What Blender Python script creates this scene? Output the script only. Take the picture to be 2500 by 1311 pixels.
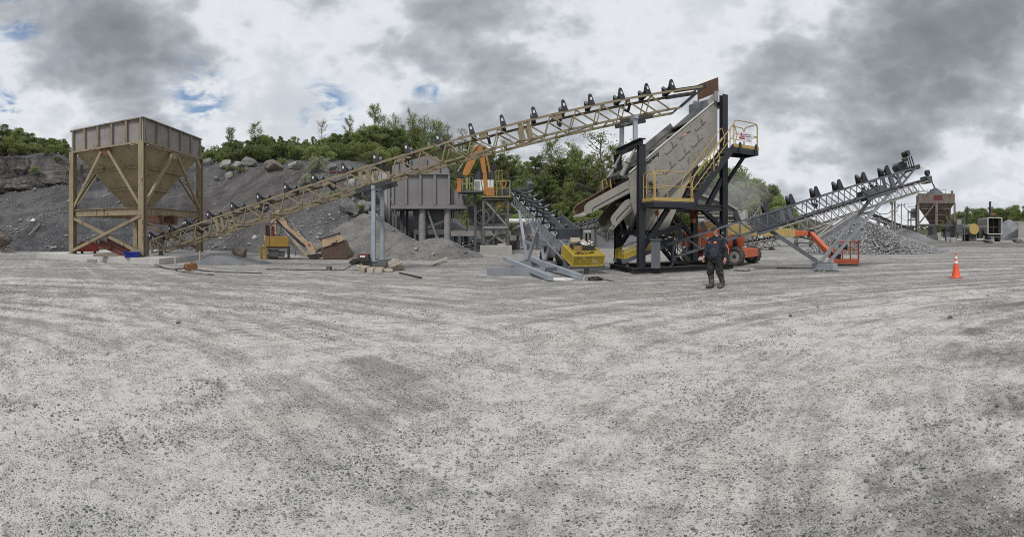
import bpy, bmesh, math, random
import numpy as np
from mathutils import Vector, Matrix, noise, Euler
R = math.radians
rnd = random.Random(7)
SC = bpy.context.scene
COL = SC.collection
for _o in list(bpy.data.objects):
    bpy.data.objects.remove(_o)

# ------------------------------------------------------------------ camera (cylindrical phone panorama)
EYE = 1.6
cam = bpy.data.cameras.new('camera')
cam.type = 'PANO'
for holder in (cam, getattr(cam, 'cycles', None)):
    try:
        holder.panorama_type = 'CENTRAL_CYLINDRICAL'
        holder.central_cylindrical_range_u_min = -1250/1100
        holder.central_cylindrical_range_u_max = 1250/1100
        holder.central_cylindrical_range_v_min = -746/1100
        holder.central_cylindrical_range_v_max = 565/1100
        holder.central_cylindrical_radius = 1.0
        break
    except Exception as ex:
        print('cam', ex)
cam.clip_start = 0.05
cam.clip_end = 3000
cam_o = bpy.data.objects.new('camera', cam)
COL.objects.link(cam_o)
cam_o.location = (0, 0, EYE)
cam_o.rotation_euler = (R(90), 0, 0)
SC.camera = cam_o

# ------------------------------------------------------------------ world: Nishita blue behind a broken overcast
SUN_EL, SUN_AZ = 52, 205          # azimuth clockwise from +Y
world = bpy.data.worlds.new('World')
SC.world = world
world.use_nodes = True
wn, wl = world.node_tree.nodes, world.node_tree.links
wn.clear()
def wnode(t, **k):
    n = wn.new(t)
    for a, b in k.items():
        setattr(n, a, b)
    return n
def wmath(op, a, b=None, c=None, clamp=False):
    n = wn.new('ShaderNodeMath'); n.operation = op; n.use_clamp = clamp
    for i, s in enumerate((a, b, c)):
        if s is None: continue
        if isinstance(s, (int, float)): n.inputs[i].default_value = s
        else: wl.new(s, n.inputs[i])
    return n.outputs[0]
tc = wnode('ShaderNodeTexCoord')
nrm = wnode('ShaderNodeVectorMath', operation='NORMALIZE'); wl.new(tc.outputs['Generated'], nrm.inputs[0])
DIR = nrm.outputs[0]
sep = wnode('ShaderNodeSeparateXYZ'); wl.new(DIR, sep.inputs[0])
den = wmath('ADD', wmath('MAXIMUM', sep.outputs[2], 0.0), 0.22)
cmb = wnode('ShaderNodeCombineXYZ')
wl.new(wmath('DIVIDE', sep.outputs[0], den), cmb.inputs[0])
wl.new(wmath('DIVIDE', sep.outputs[1], den), cmb.inputs[1])
def wnoise(scale, detail, rough, off, dist=0.0):
    mp = wnode('ShaderNodeVectorMath', operation='ADD'); wl.new(cmb.outputs[0], mp.inputs[0]); mp.inputs[1].default_value = off
    n = wnode('ShaderNodeTexNoise'); n.noise_dimensions = '3D'
    wl.new(mp.outputs[0], n.inputs['Vector'])
    n.inputs['Scale'].default_value = scale; n.inputs['Detail'].default_value = detail
    n.inputs['Roughness'].default_value = rough; n.inputs['Distortion'].default_value = dist
    return n.outputs[0]
def sky_dir(x, y):
    a = (x-1250)/1100; v = Vector((math.sin(a), math.cos(a), (565-y)/1100)); return v.normalized()
def blob(x, y, width, amount):      # a soft bank of cloud in one quarter of the sky
    d = wnode('ShaderNodeVectorMath', operation='DOT_PRODUCT'); wl.new(DIR, d.inputs[0]); d.inputs[1].default_value = sky_dir(x, y)
    k = 1.0/(1-math.cos(width))
    e = wmath('MULTIPLY', wmath('SUBTRACT', d.outputs['Value'], 1.0), k)
    return wmath('MULTIPLY', wmath('EXPONENT', e), amount)
BANKS = [(330, 85, .19, -.24), (190, 30, .15, -.19), (60, 130, .12, -.05), (450, 120, .07, -.09), (920, 40, .2, -.15), (730, 110, .12, -.07), (1250, 190, .12, -.10), (1130, 40, .12, -.12),
         (2300, 240, .21, -.18), (2430, 330, .15, -.20), (2160, 250, .13, -.10), (1850, 300, .14, -.08), (2450, 40, .2, -.14), (2150, 360, .12, -.1),
         (620, 120, .16, .11), (520, 240, .15, .08), (1960, 270, .25, -.07), (2060, 110, .22, -.03), (1400, 70, .3, -.07), (1260, 210, .2, -.06), (750, 60, .2, -.05), (2420, 430, .16, .24), (2000, 90, .16, .06), (120, 230, .16, .12), (1960, 390, .1, .12), (2330, 400, .08, .12), (700, 240, .15, .10)]
def dnoise(scale, detail, rough, off):
    mp = wnode('ShaderNodeMapping'); wl.new(DIR, mp.inputs[0]); mp.inputs['Scale'].default_value = (1, 1, 1.7); mp.inputs['Location'].default_value = off
    n = wnode('ShaderNodeTexNoise'); wl.new(mp.outputs[0], n.inputs['Vector']); n.inputs['Scale'].default_value = scale; n.inputs['Detail'].default_value = detail; n.inputs['Roughness'].default_value = rough
    return n.outputs[0]
def billow(scale, off): return wmath('ABSOLUTE', wmath('SUBTRACT', dnoise(scale, 3, .5, off), .5))
puff = wmath('ADD', wmath('MULTIPLY', billow(4.2, (1, 2, 3)), 1.7), wmath('ADD', wmath('MULTIPLY', billow(9, (4, 1, 7)), .85), wmath('MULTIPLY', billow(21, (2, 8, 5)), .4)))   # about 0.2 on average
base = wmath('ADD', wmath('MULTIPLY', wnoise(1.3, 4, .5, (3.1, 1.7, 0)), .55), wmath('MULTIPLY', dnoise(2.6, 9, .56, (5, 3, 1)), .95))
base = wmath('SUBTRACT', base, wmath('MULTIPLY', puff, .50))
val = wmath('ADD', wmath('MULTIPLY', wmath('ADD', base, -.06), .92), .02)
for b in BANKS:
    val = wmath('ADD', val, blob(*b))
ramp = wnode('ShaderNodeValToRGB'); wl.new(val, ramp.inputs[0])
cr = ramp.color_ramp
cr.elements[0].position = 0.0; cr.elements[0].color = (.175, .19, .212, 1)
cr.elements[1].position = 1.0; cr.elements[1].color = (.80, .82, .845, 1)
for p, c in ((.20, (.235, .253, .28)), (.33, (.335, .36, .392)), (.42, (.44, .47, .505)), (.50, (.64, .668, .70)), (.57, (.68, .706, .738)), (.67, (.56, .59, .628)), (.77, (.51, .543, .585)), (.88, (.66, .688, .725))):
    e = cr.elements.new(p); e.color = (*c, 1)
sky = wnode('ShaderNodeTexSky', sky_type='NISHITA', sun_disc=False)
sky.sun_elevation = R(SUN_EL); sky.sun_rotation = R(SUN_AZ)
bg_sky = wnode('ShaderNodeBackground'); wl.new(sky.outputs[0], bg_sky.inputs[0]); bg_sky.inputs[1].default_value = .1
bg_cl = wnode('ShaderNodeBackground'); wl.new(ramp.outputs[0], bg_cl.inputs[0]); bg_cl.inputs[1].default_value = 0.92
gap = wmath('MULTIPLY', wmath('SUBTRACT', wnoise(6, 6, .6, (1.3, 9.2, 5), .5), .47), 8, clamp=True)
gapw = None
for gx, gy, gw in ((45, 12, .065), (795, 265, .045), (490, 235, .05), (10, 260, .03), (1045, 215, .025)):
    g = blob(gx, gy, gw, 1.7); gapw = g if gapw is None else wmath('ADD', gapw, g)
gapm = wmath('MULTIPLY', wmath('MINIMUM', gapw, 1.0), gap, clamp=True)
mix = wnode('ShaderNodeMixShader'); wl.new(gapm, mix.inputs[0]); wl.new(bg_cl.outputs[0], mix.inputs[1]); wl.new(bg_sky.outputs[0], mix.inputs[2])
wo = wnode('ShaderNodeOutputWorld'); wl.new(mix.outputs[0], wo.inputs[0])

sun = bpy.data.lights.new('sun', 'SUN'); sun.energy = 2.1; sun.angle = R(11); sun.color = (1, .955, .9)
sun_o = bpy.data.objects.new('sun', sun); COL.objects.link(sun_o)
sun_o.rotation_euler = (R(90-SUN_EL), 0, R(180-SUN_AZ))
SC.view_settings.view_transform = 'Standard'; SC.view_settings.look = 'None'
SC.view_settings.gamma = 1; SC.view_settings.use_curve_mapping = False
SC.view_settings.exposure = 0.32
SC.cycles.use_adaptive_sampling = True; SC.cycles.max_bounces = 6; SC.cycles.transparent_max_bounces = 16
SC.cycles.use_denoising = False; SC.cycles.filter_width = 1.0

# ------------------------------------------------------------------ helpers
def az(x): return (x-1250)/1100
def P(x, y, d):                 # survey point: photo bearing, elevation and measured distance
    a = az(x); return Vector((d*math.sin(a), d*math.cos(a), EYE+(565-y)*d/1100))
def G(x, d, z=0.0):
    a = az(x); return Vector((d*math.sin(a), d*math.cos(a), z))
def facing(x): return -az(x)    # rotation that turns local -Y towards the viewer
V = lambda *a: Vector(a)

class MB:
    def __init__(s): s.v = []; s.f = []
    def add(s, vs, fs):
        o = len(s.v); s.v += [tuple(p) for p in vs]; s.f += [tuple(i+o for i in f) for f in fs]; return s
    def frame(s, c, ex, ey, ez):
        c, ex, ey, ez = map(Vector, (c, ex, ey, ez)); vs = []
        for k in (-1, 1):
            for j in (-1, 1):
                for i in (-1, 1): vs.append(c+ex*i+ey*j+ez*k)
        return s.add(vs, [(0, 2, 3, 1), (4, 5, 7, 6), (0, 1, 5, 4), (2, 6, 7, 3), (0, 4, 6, 2), (1, 3, 7, 5)])
    def box(s, x0, x1, y0, y1, z0, z1):
        return s.frame(((x0+x1)/2, (y0+y1)/2, (z0+z1)/2), ((x1-x0)/2, 0, 0), (0, (y1-y0)/2, 0), (0, 0, (z1-z0)/2))
    def axes(s, p, q, up):
        p, q = Vector(p), Vector(q); d = (q-p).normalized(); up = Vector(up)
        if abs(d.dot(up.normalized())) > .98: up = Vector((0, 1, 0)) if abs(d.y) < .9 else Vector((1, 0, 0))
        a = d.cross(up).normalized(); b = a.cross(d).normalized(); return p, q, d, a, b
    def bar(s, p, q, w, h=None, up=(0, 0, 1)):
        h = w if h is None else h; p, q, d, a, b = s.axes(p, q, up)
        return s.frame((p+q)/2, (q-p)/2, a*(w/2), b*(h/2))
    def ibeam(s, p, q, w, h, t=.02, up=(0, 0, 1)):
        p, q, d, a, b = s.axes(p, q, up); w2, h2, k = w/2, h/2, t/2
        return s.extr([(-w2, -h2), (w2, -h2), (w2, -h2+t), (k, -h2+t), (k, h2-t), (w2, h2-t), (w2, h2), (-w2, h2), (-w2, h2-t), (-k, h2-t), (-k, -h2+t), (-w2, -h2+t)], p, q, a, b)
    def extr(s, pf, p, q, a, b):
        n = len(pf); vs = [e+a*x+b*y for e in (p, q) for x, y in pf]
        return s.add(vs, [tuple(range(n-1, -1, -1)), tuple(range(n, 2*n))]+[(i, (i+1) % n, n+(i+1) % n, n+i) for i in range(n)])
    def angle(s, p, q, w, t=.012, up=(0, 0, 1), flip=1):
        p, q, d, a, b = s.axes(p, q, up); w2 = w/2; a = a*flip
        return s.extr([(-w2, w2), (-w2, w2-t), (w2-t, w2-t), (w2-t, -w2), (w2, -w2), (w2, w2)], p, q, a, b)
    def tube(s, pts, r, n=8, closed=False, caps=True):
        pts = [Vector(p) for p in pts]; m = len(pts); rings = []; prev = None
        for i, p in enumerate(pts):
            if closed: t = (pts[(i+1) % m]-pts[i-1]).normalized()
            else: t = (pts[min(i+1, m-1)]-pts[max(i-1, 0)]).normalized()
            if prev is None:
                a = t.cross(Vector((0, 0, 1)));
                if a.length < .1: a = t.cross(Vector((1, 0, 0)))
            else: a = prev-t*prev.dot(t)
            a.normalize(); prev = a; b = t.cross(a)
            rr = r[i] if isinstance(r, (list, tuple)) else r
            rings.append([p+(a*math.cos(2*math.pi*k/n)+b*math.sin(2*math.pi*k/n))*rr for k in range(n)])
        vs = [q for rg in rings for q in rg]; fs = []
        for i in range(m if closed else m-1):
            i2 = (i+1) % m
            for k in range(n):
                k2 = (k+1) % n; fs.append((i*n+k, i*n+k2, i2*n+k2, i2*n+k))
        if caps and not closed:
            fs.append(tuple(range(n-1, -1, -1))); fs.append(tuple((m-1)*n+k for k in range(n)))
        return s.add(vs, fs)
    def cyl(s, p, q, r, r2=None, n=16):
        return s.tube([p, q], [r, r if r2 is None else r2], n)
    def prism(s, poly, o, ux, uy, un, t):     # polygon in the plane (ux,uy), thickness t along un (centred)
        o, ux, uy, un = Vector(o), Vector(ux), Vector(uy), Vector(un).normalized(); n = len(poly)
        vs = [o+ux*a+uy*b-un*(t/2) for a, b in poly]+[o+ux*a+uy*b+un*(t/2) for a, b in poly]
        fs = [tuple(range(n-1, -1, -1)), tuple(range(n, 2*n))]+[(i, (i+1) % n, n+(i+1) % n, n+i) for i in range(n)]
        return s.add(vs, fs)
    def hull(s, bot, top):                      # loft between two rings of equal length
        n = len(bot); vs = [Vector(p) for p in bot]+[Vector(p) for p in top]
        return s.add(vs, [tuple(range(n-1, -1, -1)), tuple(range(n, 2*n))]+[(i, (i+1) % n, n+(i+1) % n, n+i) for i in range(n)])
    def shell(s, bot, top, t=.02):              # open ring wall with thickness
        n = len(bot); vs = []
        for ring in (bot, top):
            ring = [Vector(p) for p in ring]; c = sum(ring, Vector())/n
            vs += ring+[p+(c-p).normalized()*t*1.4 for p in ring]
        fs = []
        for i in range(n):
            k = (i+1) % n; fs += [(i, k, 2*n+k, 2*n+i), (n+i, 3*n+i, 3*n+k, n+k), (i, n+i, n+k, k), (2*n+i, 2*n+k, 3*n+k, 3*n+i)]
        return s.add(vs, fs)
    def sphere(s, c, r, n=10, sc=(1, 1, 1)):
        c = Vector(c); vs = []; fs = []
        for i in range(n//2+1):
            th = math.pi*i/(n//2)
            for k in range(n):
                ph = 2*math.pi*k/n; vs.append(c+Vector((r*sc[0]*math.sin(th)*math.cos(ph), r*sc[1]*math.sin(th)*math.sin(ph), r*sc[2]*math.cos(th))))
        for i in range(n//2):
            for k in range(n): fs.append((i*n+k, (i+1)*n+k, (i+1)*n+(k+1) % n, i*n+(k+1) % n))
        return s.add(vs, fs)
    def build(s, name, m, parent=None, world=False, smooth=False, bevel=0):
        vs = s.v
        if world and parent is not None:
            inv = PM[parent.name].inverted(); vs = [tuple(inv @ Vector(p)) for p in vs]
        me = bpy.data.meshes.new(name); me.from_pydata(vs, [], s.f); me.update()
        bm = bmesh.new(); bm.from_mesh(me); bmesh.ops.recalc_face_normals(bm, faces=bm.faces); bm.to_mesh(me); bm.free()
        if m is not None: me.materials.append(m)
        if smooth:
            me.polygons.foreach_set('use_smooth', [True]*len(me.polygons))
            try: me.set_sharp_from_angle(angle=R(38))
            except Exception: pass
        o = bpy.data.objects.new(name, me); COL.objects.link(o)
        if parent is not None: o.parent = parent; PM[o.name] = PM[parent.name].copy()
        else: PM[o.name] = Matrix.Identity(4)
        if bevel:
            b = o.modifiers.new('bevel', 'BEVEL'); b.width = bevel; b.segments = 2; b.limit_method = 'ANGLE'
        return o
PM = {}
def tag(o, label=None, cat=None, group=None, kind=None):
    if label: o['label'] = label
    if cat: o['category'] = cat
    if group: o['group'] = group
    if kind: o['kind'] = kind
    return o
def thing(name, label, cat, loc=(0, 0, 0), rz=0, group=None):
    o = bpy.data.objects.new(name, None); o.empty_display_size = .2; COL.objects.link(o)
    o.location = loc; o.rotation_euler = (0, 0, rz)
    PM[o.name] = Matrix.Translation(Vector(loc)) @ Matrix.Rotation(rz, 4, 'Z')
    return tag(o, label, cat, group)
def solo(mb, name, label, cat, m, loc=(0, 0, 0), rz=0, group=None, smooth=False, bevel=0):
    o = mb.build(name, m, smooth=smooth, bevel=bevel); o.location = loc; o.rotation_euler = (0, 0, rz)
    return tag(o, label, cat, group)
KIDS = {}
def dup(o, parent=None):
    c = o.copy(); COL.objects.link(c)
    if parent is not None: c.parent = parent
    for ch in KIDS.get(o.name, None) or list(o.children): dup(ch, c)
    return c
def raw_mesh(name, verts, faces_flat, nside, mats, smooth=False):
    me = bpy.data.meshes.new(name); nv = len(verts); nf = len(faces_flat)//nside
    me.vertices.add(nv); me.vertices.foreach_set('co', np.asarray(verts, dtype=np.float32).ravel())
    me.loops.add(nf*nside); me.loops.foreach_set('vertex_index', np.asarray(faces_flat, dtype=np.int32))
    me.polygons.add(nf); me.polygons.foreach_set('loop_start', np.arange(0, nf*nside, nside, dtype=np.int32))
    me.polygons.foreach_set('loop_total', np.full(nf, nside, dtype=np.int32))
    if smooth: me.polygons.foreach_set('use_smooth', np.ones(nf, dtype=bool))
    me.update(calc_edges=True); me.validate()
    for m in mats: me.materials.append(m)
    return me
def text_mesh(body, size, m, name, parent, loc, rot, shear=0.0, depth=.004, bold=0.0, align='LEFT'):
    cu = bpy.data.curves.new('lettering', 'FONT'); cu.body = body; cu.size = size; cu.shear = shear; cu.extrude = depth
    cu.offset = bold; cu.align_x = align; cu.resolution_u = 3
    t = bpy.data.objects.new('lettering', cu); COL.objects.link(t)
    dg = bpy.context.evaluated_depsgraph_get(); me = bpy.data.meshes.new_from_object(t.evaluated_get(dg))
    bpy.data.objects.remove(t); me.materials.clear(); me.materials.append(m)
    o = bpy.data.objects.new(name, me); COL.objects.link(o); o.parent = parent; o.location = loc; o.rotation_euler = rot
    return o

# ------------------------------------------------------------------ materials
class NT:
    def __init__(s, name):
        s.m = bpy.data.materials.new(name); s.m.use_nodes = True; s.t = s.m.node_tree; s.n = s.t.nodes; s.l = s.t.links
        s.b = s.n['Principled BSDF']; s.tc = s.n.new('ShaderNodeTexCoord'); s.out = s.n['Material Output']
        s.geo = s.n.new('ShaderNodeNewGeometry')
    def put(s, sock, v):
        if isinstance(v, (int, float)): sock.default_value = v
        elif isinstance(v, (tuple, list)): sock.default_value = (*v, 1) if len(v) == 3 and sock.type == 'RGBA' else v
        else: s.l.new(v, sock)
    def math(s, op, a, b=None, c=None, clamp=False):
        n = s.n.new('ShaderNodeMath'); n.operation = op; n.use_clamp = clamp
        for i, v in enumerate((a, b, c)):
            if v is not None: s.put(n.inputs[i], v)
        return n.outputs[0]
    def noise(s, scale, detail=4, rough=.55, vec=None, dist=0, out=0):
        n = s.n.new('ShaderNodeTexNoise'); s.l.new(vec or s.tc.outputs['Object'], n.inputs['Vector'])
        n.inputs['Scale'].default_value = scale; n.inputs['Detail'].default_value = detail; n.inputs['Roughness'].default_value = rough; n.inputs['Distortion'].default_value = dist
        return n.outputs[out]
    def vor(s, scale, feature='F1', vec=None, out='Distance', rand=1.0):
        n = s.n.new('ShaderNodeTexVoronoi'); n.feature = feature; s.l.new(vec or s.tc.outputs['Object'], n.inputs['Vector'])
        n.inputs['Scale'].default_value = scale; n.inputs['Randomness'].default_value = rand
        return n.outputs[out]
    def map(s, sc=(1, 1, 1), loc=(0, 0, 0), rot=(0, 0, 0), vec=None):
        n = s.n.new('ShaderNodeMapping'); s.l.new(vec or s.tc.outputs['Object'], n.inputs['Vector'])
        n.inputs['Scale'].default_value = sc; n.inputs['Location'].default_value = loc; n.inputs['Rotation'].default_value = rot
        return n.outputs[0]
    def ss(s, v, a, b, lo=0.0, hi=1.0):
        n = s.n.new('ShaderNodeMapRange'); n.interpolation_type = 'SMOOTHSTEP'; s.put(n.inputs[0], v)
        for i, q in enumerate((a, b, lo, hi)): n.inputs[i+1].default_value = q
        return n.outputs[0]
    def mix(s, f, a, b, mode='MIX'):
        n = s.n.new('ShaderNodeMix'); n.data_type = 'RGBA'; n.blend_type = mode
        s.put(n.inputs[0], f); s.put(n.inputs[6], a); s.put(n.inputs[7], b); return n.outputs[2]
    def ramp(s, v, stops):
        n = s.n.new('ShaderNodeValToRGB'); s.l.new(v, n.inputs[0]); cr = n.color_ramp
        cr.elements[0].position, cr.elements[0].color = stops[0][0], (*stops[0][1], 1)
        cr.elements[1].position, cr.elements[1].color = stops[-1][0], (*stops[-1][1], 1)
        for p, c in stops[1:-1]: e = cr.elements.new(p); e.color = (*c, 1)
        return n.outputs[0]
    def bump(s, h, strength=.3, dist=.02):
        n = s.n.new('ShaderNodeBump'); s.put(n.inputs['Height'], h); n.inputs['Strength'].default_value = strength; n.inputs['Distance'].default_value = dist
        s.l.new(n.outputs[0], s.b.inputs['Normal'])
    def set(s, color=None, rough=None, metal=None, spec=None):
        if color is not None: s.put(s.b.inputs['Base Color'], color)
        if rough is not None: s.put(s.b.inputs['Roughness'], rough)
        if metal is not None: s.put(s.b.inputs['Metallic'], metal)
        if spec is not None: s.put(s.b.inputs['Specular IOR Level'], spec)
        return s.m
def sc3(c, k): return tuple(min(1, x*k) for x in c)
MATS = {}
def paint(name, col, rough=.55, rust=0.0, rust_col=(.10, .045, .025), dirt=.35, dirt_col=(.22, .20, .18), scale=1.6, metal=0.0, spec=.35, streak=False):
    if name in MATS: return MATS[name]
    t = NT(name)
    n1 = t.noise(scale, 6, .6); n2 = t.noise(scale*9, 5, .65)
    c = t.mix(t.ss(n1, .3, .7), sc3(col, .86), sc3(col, 1.1))
    d = t.math('MULTIPLY', t.ss(n2, .46, .72), dirt)
    c = t.mix(d, c, dirt_col)
    r = rough
    if rust > 0:
        vec = t.map((1, 1, .18)) if streak else None
        n3 = t.noise(scale*2.6, 8, .7, vec=vec, dist=.4)
        m = t.ss(n3, .66-rust*.28, .74-rust*.26)
        c = t.mix(m, c, t.mix(t.noise(20, 3), sc3(rust_col, .6), sc3(rust_col, 1.7)))
        r = t.math('ADD', rough, t.math('MULTIPLY', m, .3))
    t.bump(n2, .12, .01)
    MATS[name] = t.set(c, r, metal, spec)
    return MATS[name]
# ------------------------------------------------------------------ ground
def circ3(a, b, c):
    ax, ay, bx, by, cx, cy = *a, *b, *c
    d = 2*(ax*(by-cy)+bx*(cy-ay)+cx*(ay-by))
    ux = ((ax*ax+ay*ay)*(by-cy)+(bx*bx+by*by)*(cy-ay)+(cx*cx+cy*cy)*(ay-by))/d
    uy = ((ax*ax+ay*ay)*(cx-bx)+(bx*bx+by*by)*(ax-cx)+(cx*cx+cy*cy)*(bx-ax))/d
    return ux, uy, math.hypot(ax-ux, ay-uy)
def gpt(x, y):
    p = G(x, 1760/(y-565)); return (p.x, p.y)
def ground_mat():
    t = NT('crushed_limestone_ground')
    big = t.noise(.22, 5, .55); mid = t.noise(1.1, 6, .62, dist=.3); fine = t.noise(9, 7, .68); grit = t.noise(95, 5, .75)
    sx = t.n.new('ShaderNodeSeparateXYZ'); t.l.new(t.tc.outputs['Object'], sx.inputs[0]); X, Y = sx.outputs[0], sx.outputs[1]
    rad = t.math('SQRT', t.math('ADD', t.math('MULTIPLY', X, X), t.math('MULTIPLY', Y, Y)))
    # dust lies thickest on the open yard, the rim by the machines is bare chippings
    def lane(h, su, sv, loc):      # traffic lanes: dust dragged out along the way the trucks drive
        mp = t.map((1, 1, 1), rot=(0, 0, R(h))); m2 = t.map((su, sv, 1), loc=loc, vec=mp); return t.noise(1.0, 6, .58, vec=m2, dist=.15)
    def arcs(p0, p1, p2, sr, st, loc):      # lanes worn by trucks swinging round the yard
        cx, cy, rr = circ3(gpt(*p0), gpt(*p1), gpt(*p2)); dx = t.math('SUBTRACT', X, cx); dy = t.math('SUBTRACT', Y, cy)
        r_ = t.math('SQRT', t.math('ADD', t.math('MULTIPLY', dx, dx), t.math('MULTIPLY', dy, dy))); th = t.math('ARCTAN2', dx, dy)
        cb = t.n.new('ShaderNodeCombineXYZ'); t.put(cb.inputs[0], t.math('MULTIPLY', r_, sr)); t.put(cb.inputs[1], t.math('MULTIPLY', th, rr*st)); cb.inputs[2].default_value = loc
        return t.noise(1.0, 6, .58, vec=cb.outputs[0], dist=.12)
    PA, PB = ((1250, 1150), (1750, 850), (2200, 740)), ((1100, 1050), (650, 830), (150, 745))
    side = t.ss(t.math('ADD', X, t.math('MULTIPLY', t.math('SUBTRACT', mid, .5), 5)), -2.2, 1.2)
    def both(sr, st, loc):
        a_, b_ = arcs(*PB, sr, st, loc), arcs(*PA, sr, st, loc+3); return t.math('ADD', t.math('MULTIPLY', a_, t.math('SUBTRACT', 1.0, side)), t.math('MULTIPLY', b_, side))
    l1 = both(1.5, .10, 2.0); l2 = lane(26, .15, 1.3, (7, 5, 2))
    dust = t.math('ADD', t.math('ADD', t.math('MULTIPLY', big, .26), t.math('MULTIPLY', mid, .25)), t.math('ADD', t.math('MULTIPLY', l1, .62), t.math('MULTIPLY', l2, .22)))
    l3 = both(4.2, .08, 7.0); l4 = lane(31, .11, 3.8, (6, 3, 1))
    dust = t.math('ADD', dust, t.math('MULTIPLY', t.math('SUBTRACT', t.math('ADD', l3, t.math('MULTIPLY', l4, .7)), .85), .42))
    dust = t.math('ADD', dust, t.ss(rad, 4.0, 15.0, .055, -.06))
    for a, w, k in (((gpt(1250, 1010), gpt(1800, 772), gpt(2150, 735)), .26, .15), ((gpt(1150, 960), gpt(1640, 765), gpt(2080, 705)), .22, .12), ((gpt(1500, 1010), gpt(1950, 820), gpt(2230, 745)), .24, .13),
                    ((gpt(250, 735), gpt(640, 765), gpt(1100, 800)), .24, .13), ((gpt(200, 790), gpt(620, 835), gpt(1100, 860)), .28, .11), ((gpt(420, 700), gpt(760, 712), gpt(1250, 735)), .24, .09), ((gpt(1380, 960), gpt(1840, 800), gpt(2180, 752)), .2, .12), ((gpt(1000, 1130), gpt(1600, 900), gpt(2050, 770)), .25, .11), ((gpt(330, 1000), gpt(760, 880), gpt(1250, 830)), .25, .11)):
        cx, cy, rr = circ3(*a)
        dx = t.math('SUBTRACT', X, cx); dy = t.math('SUBTRACT', Y, cy)
        q = t.math('ABSOLUTE', t.math('SUBTRACT', t.math('SQRT', t.math('ADD', t.math('MULTIPLY', dx, dx), t.math('MULTIPLY', dy, dy))), rr))
        dust = t.math('ADD', dust, t.math('MULTIPLY', t.ss(q, w*.4, w*1.5, k, 0.0), t.ss(t.noise(.8, 4), .34, .56)))
    m = t.ss(dust, .56, .78)
    clus = t.math('ADD', t.math('MULTIPLY', t.noise(2.3, 5, .62, dist=.5), .75), t.math('MULTIPLY', t.noise(.75, 4, .6, vec=t.map(loc=(3, 17, 2))), .42)); clus = t.ss(clus, .52, .72)
    col = t.mix(m, (.29, .28, .264), (.545, .53, .502)); col = t.mix(t.math('MULTIPLY', clus, .30), col, (.25, .245, .24))
    col = t.mix(t.math('MULTIPLY', t.ss(t.noise(.45, 4, .6, vec=t.map(loc=(31, 7, 2))), .52, .72), .35), col, (.50, .455, .385))
    col = t.mix(t.math('MULTIPLY', t.ss(fine, .47, .66), .62), col, (.25, .246, .24))
    col = t.mix(t.math('MULTIPLY', t.ss(grit, .50, .60), .62), col, (.15, .15, .152)); col = t.mix(t.math('MULTIPLY', t.ss(t.noise(48, 4, .7, vec=t.map(loc=(5, 5, 5))), .57, .66), .5), col, (.74, .73, .71))
    # chippings pressed into the dust
    bare = t.math('ADD', t.math('MULTIPLY', t.math('SUBTRACT', 1.0, m), .55), t.math('MULTIPLY', clus, .9))
    def chips(scale, lo, hi, k):
        d = t.vor(scale); n = t.n.new('ShaderNodeSeparateColor'); t.l.new(t.vor(scale, out='Color'), n.inputs[0])
        have = t.ss(t.math('SUBTRACT', t.math('ADD', t.math('MULTIPLY', bare, k), lo), n.outputs[0]), 0.0, .05)
        shape = t.ss(d, .30, .42, 1.0, 0.0); return t.math('MULTIPLY', have, shape), n.outputs[1]
    c1, v1 = chips(36, .06, 0, .50); c2, v2 = chips(80, .16, 0, .66)
    col = t.mix(t.math('MULTIPLY', c2, .9), col, t.mix(v2, (.085, .085, .09), (.30, .295, .29)))
    col = t.mix(t.math('MULTIPLY', c1, .92), col, t.mix(v1, (.07, .07, .075), (.33, .325, .32)))
    # tyre cleat prints
    prints = None
    for (px, py, ang, ln, wd) in ((600, 800, 8, 2.6, .5), (745, 812, 16, 3.0, .5), (925, 803, 5, 1.8, .45), (1095, 803, 0, 1.2, .4), (300, 752, 64, 4.2, .42)):
        c = gpt(px, py)
        mp = t.n.new('ShaderNodeMapping'); mp.vector_type = 'TEXTURE'; t.l.new(t.tc.outputs['Object'], mp.inputs[0])
        mp.inputs['Location'].default_value = (c[0], c[1], 0); mp.inputs['Rotation'].default_value = (0, 0, az(px)*-1+R(ang))
        s2 = t.n.new('ShaderNodeSeparateXYZ'); t.l.new(mp.outputs[0], s2.inputs[0]); u, v = s2.outputs[0], s2.outputs[1]
        wob = t.math('MULTIPLY', t.math('SUBTRACT', mid, .5), .5)
        box = t.math('MULTIPLY', t.ss(t.math('ABSOLUTE', t.math('ADD', u, wob)), wd*.42, wd*.62, 1, 0), t.ss(t.math('ABSOLUTE', v), ln*.32, ln*.6, 1, 0))
        wv = t.math('SINE', t.math('ADD', t.math('MULTIPLY', v, 2*math.pi/(.24 if abs(ang) < 20 else .15)), t.math('MULTIPLY', t.math('ABSOLUTE', u), 5)))
        pr = t.math('MULTIPLY', box, t.ss(t.math('ADD', wv, t.math('MULTIPLY', t.math('SUBTRACT', fine, .5), 2.2)), .1, .8))
        prints = pr if prints is None else t.math('MAXIMUM', prints, pr)
    col = t.mix(t.math('MULTIPLY', prints, .5), col, (.64, .63, .60))
    # damp oily stains
    st = None
    wx = t.math('ADD', X, t.math('MULTIPLY', t.math('SUBTRACT', t.noise(1.7, 4), .5), 1.3)); wy = t.math('ADD', Y, t.math('MULTIPLY', t.math('SUBTRACT', t.noise(1.7, 4, vec=t.map(loc=(9, 9, 9))), .5), 1.3))
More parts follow.
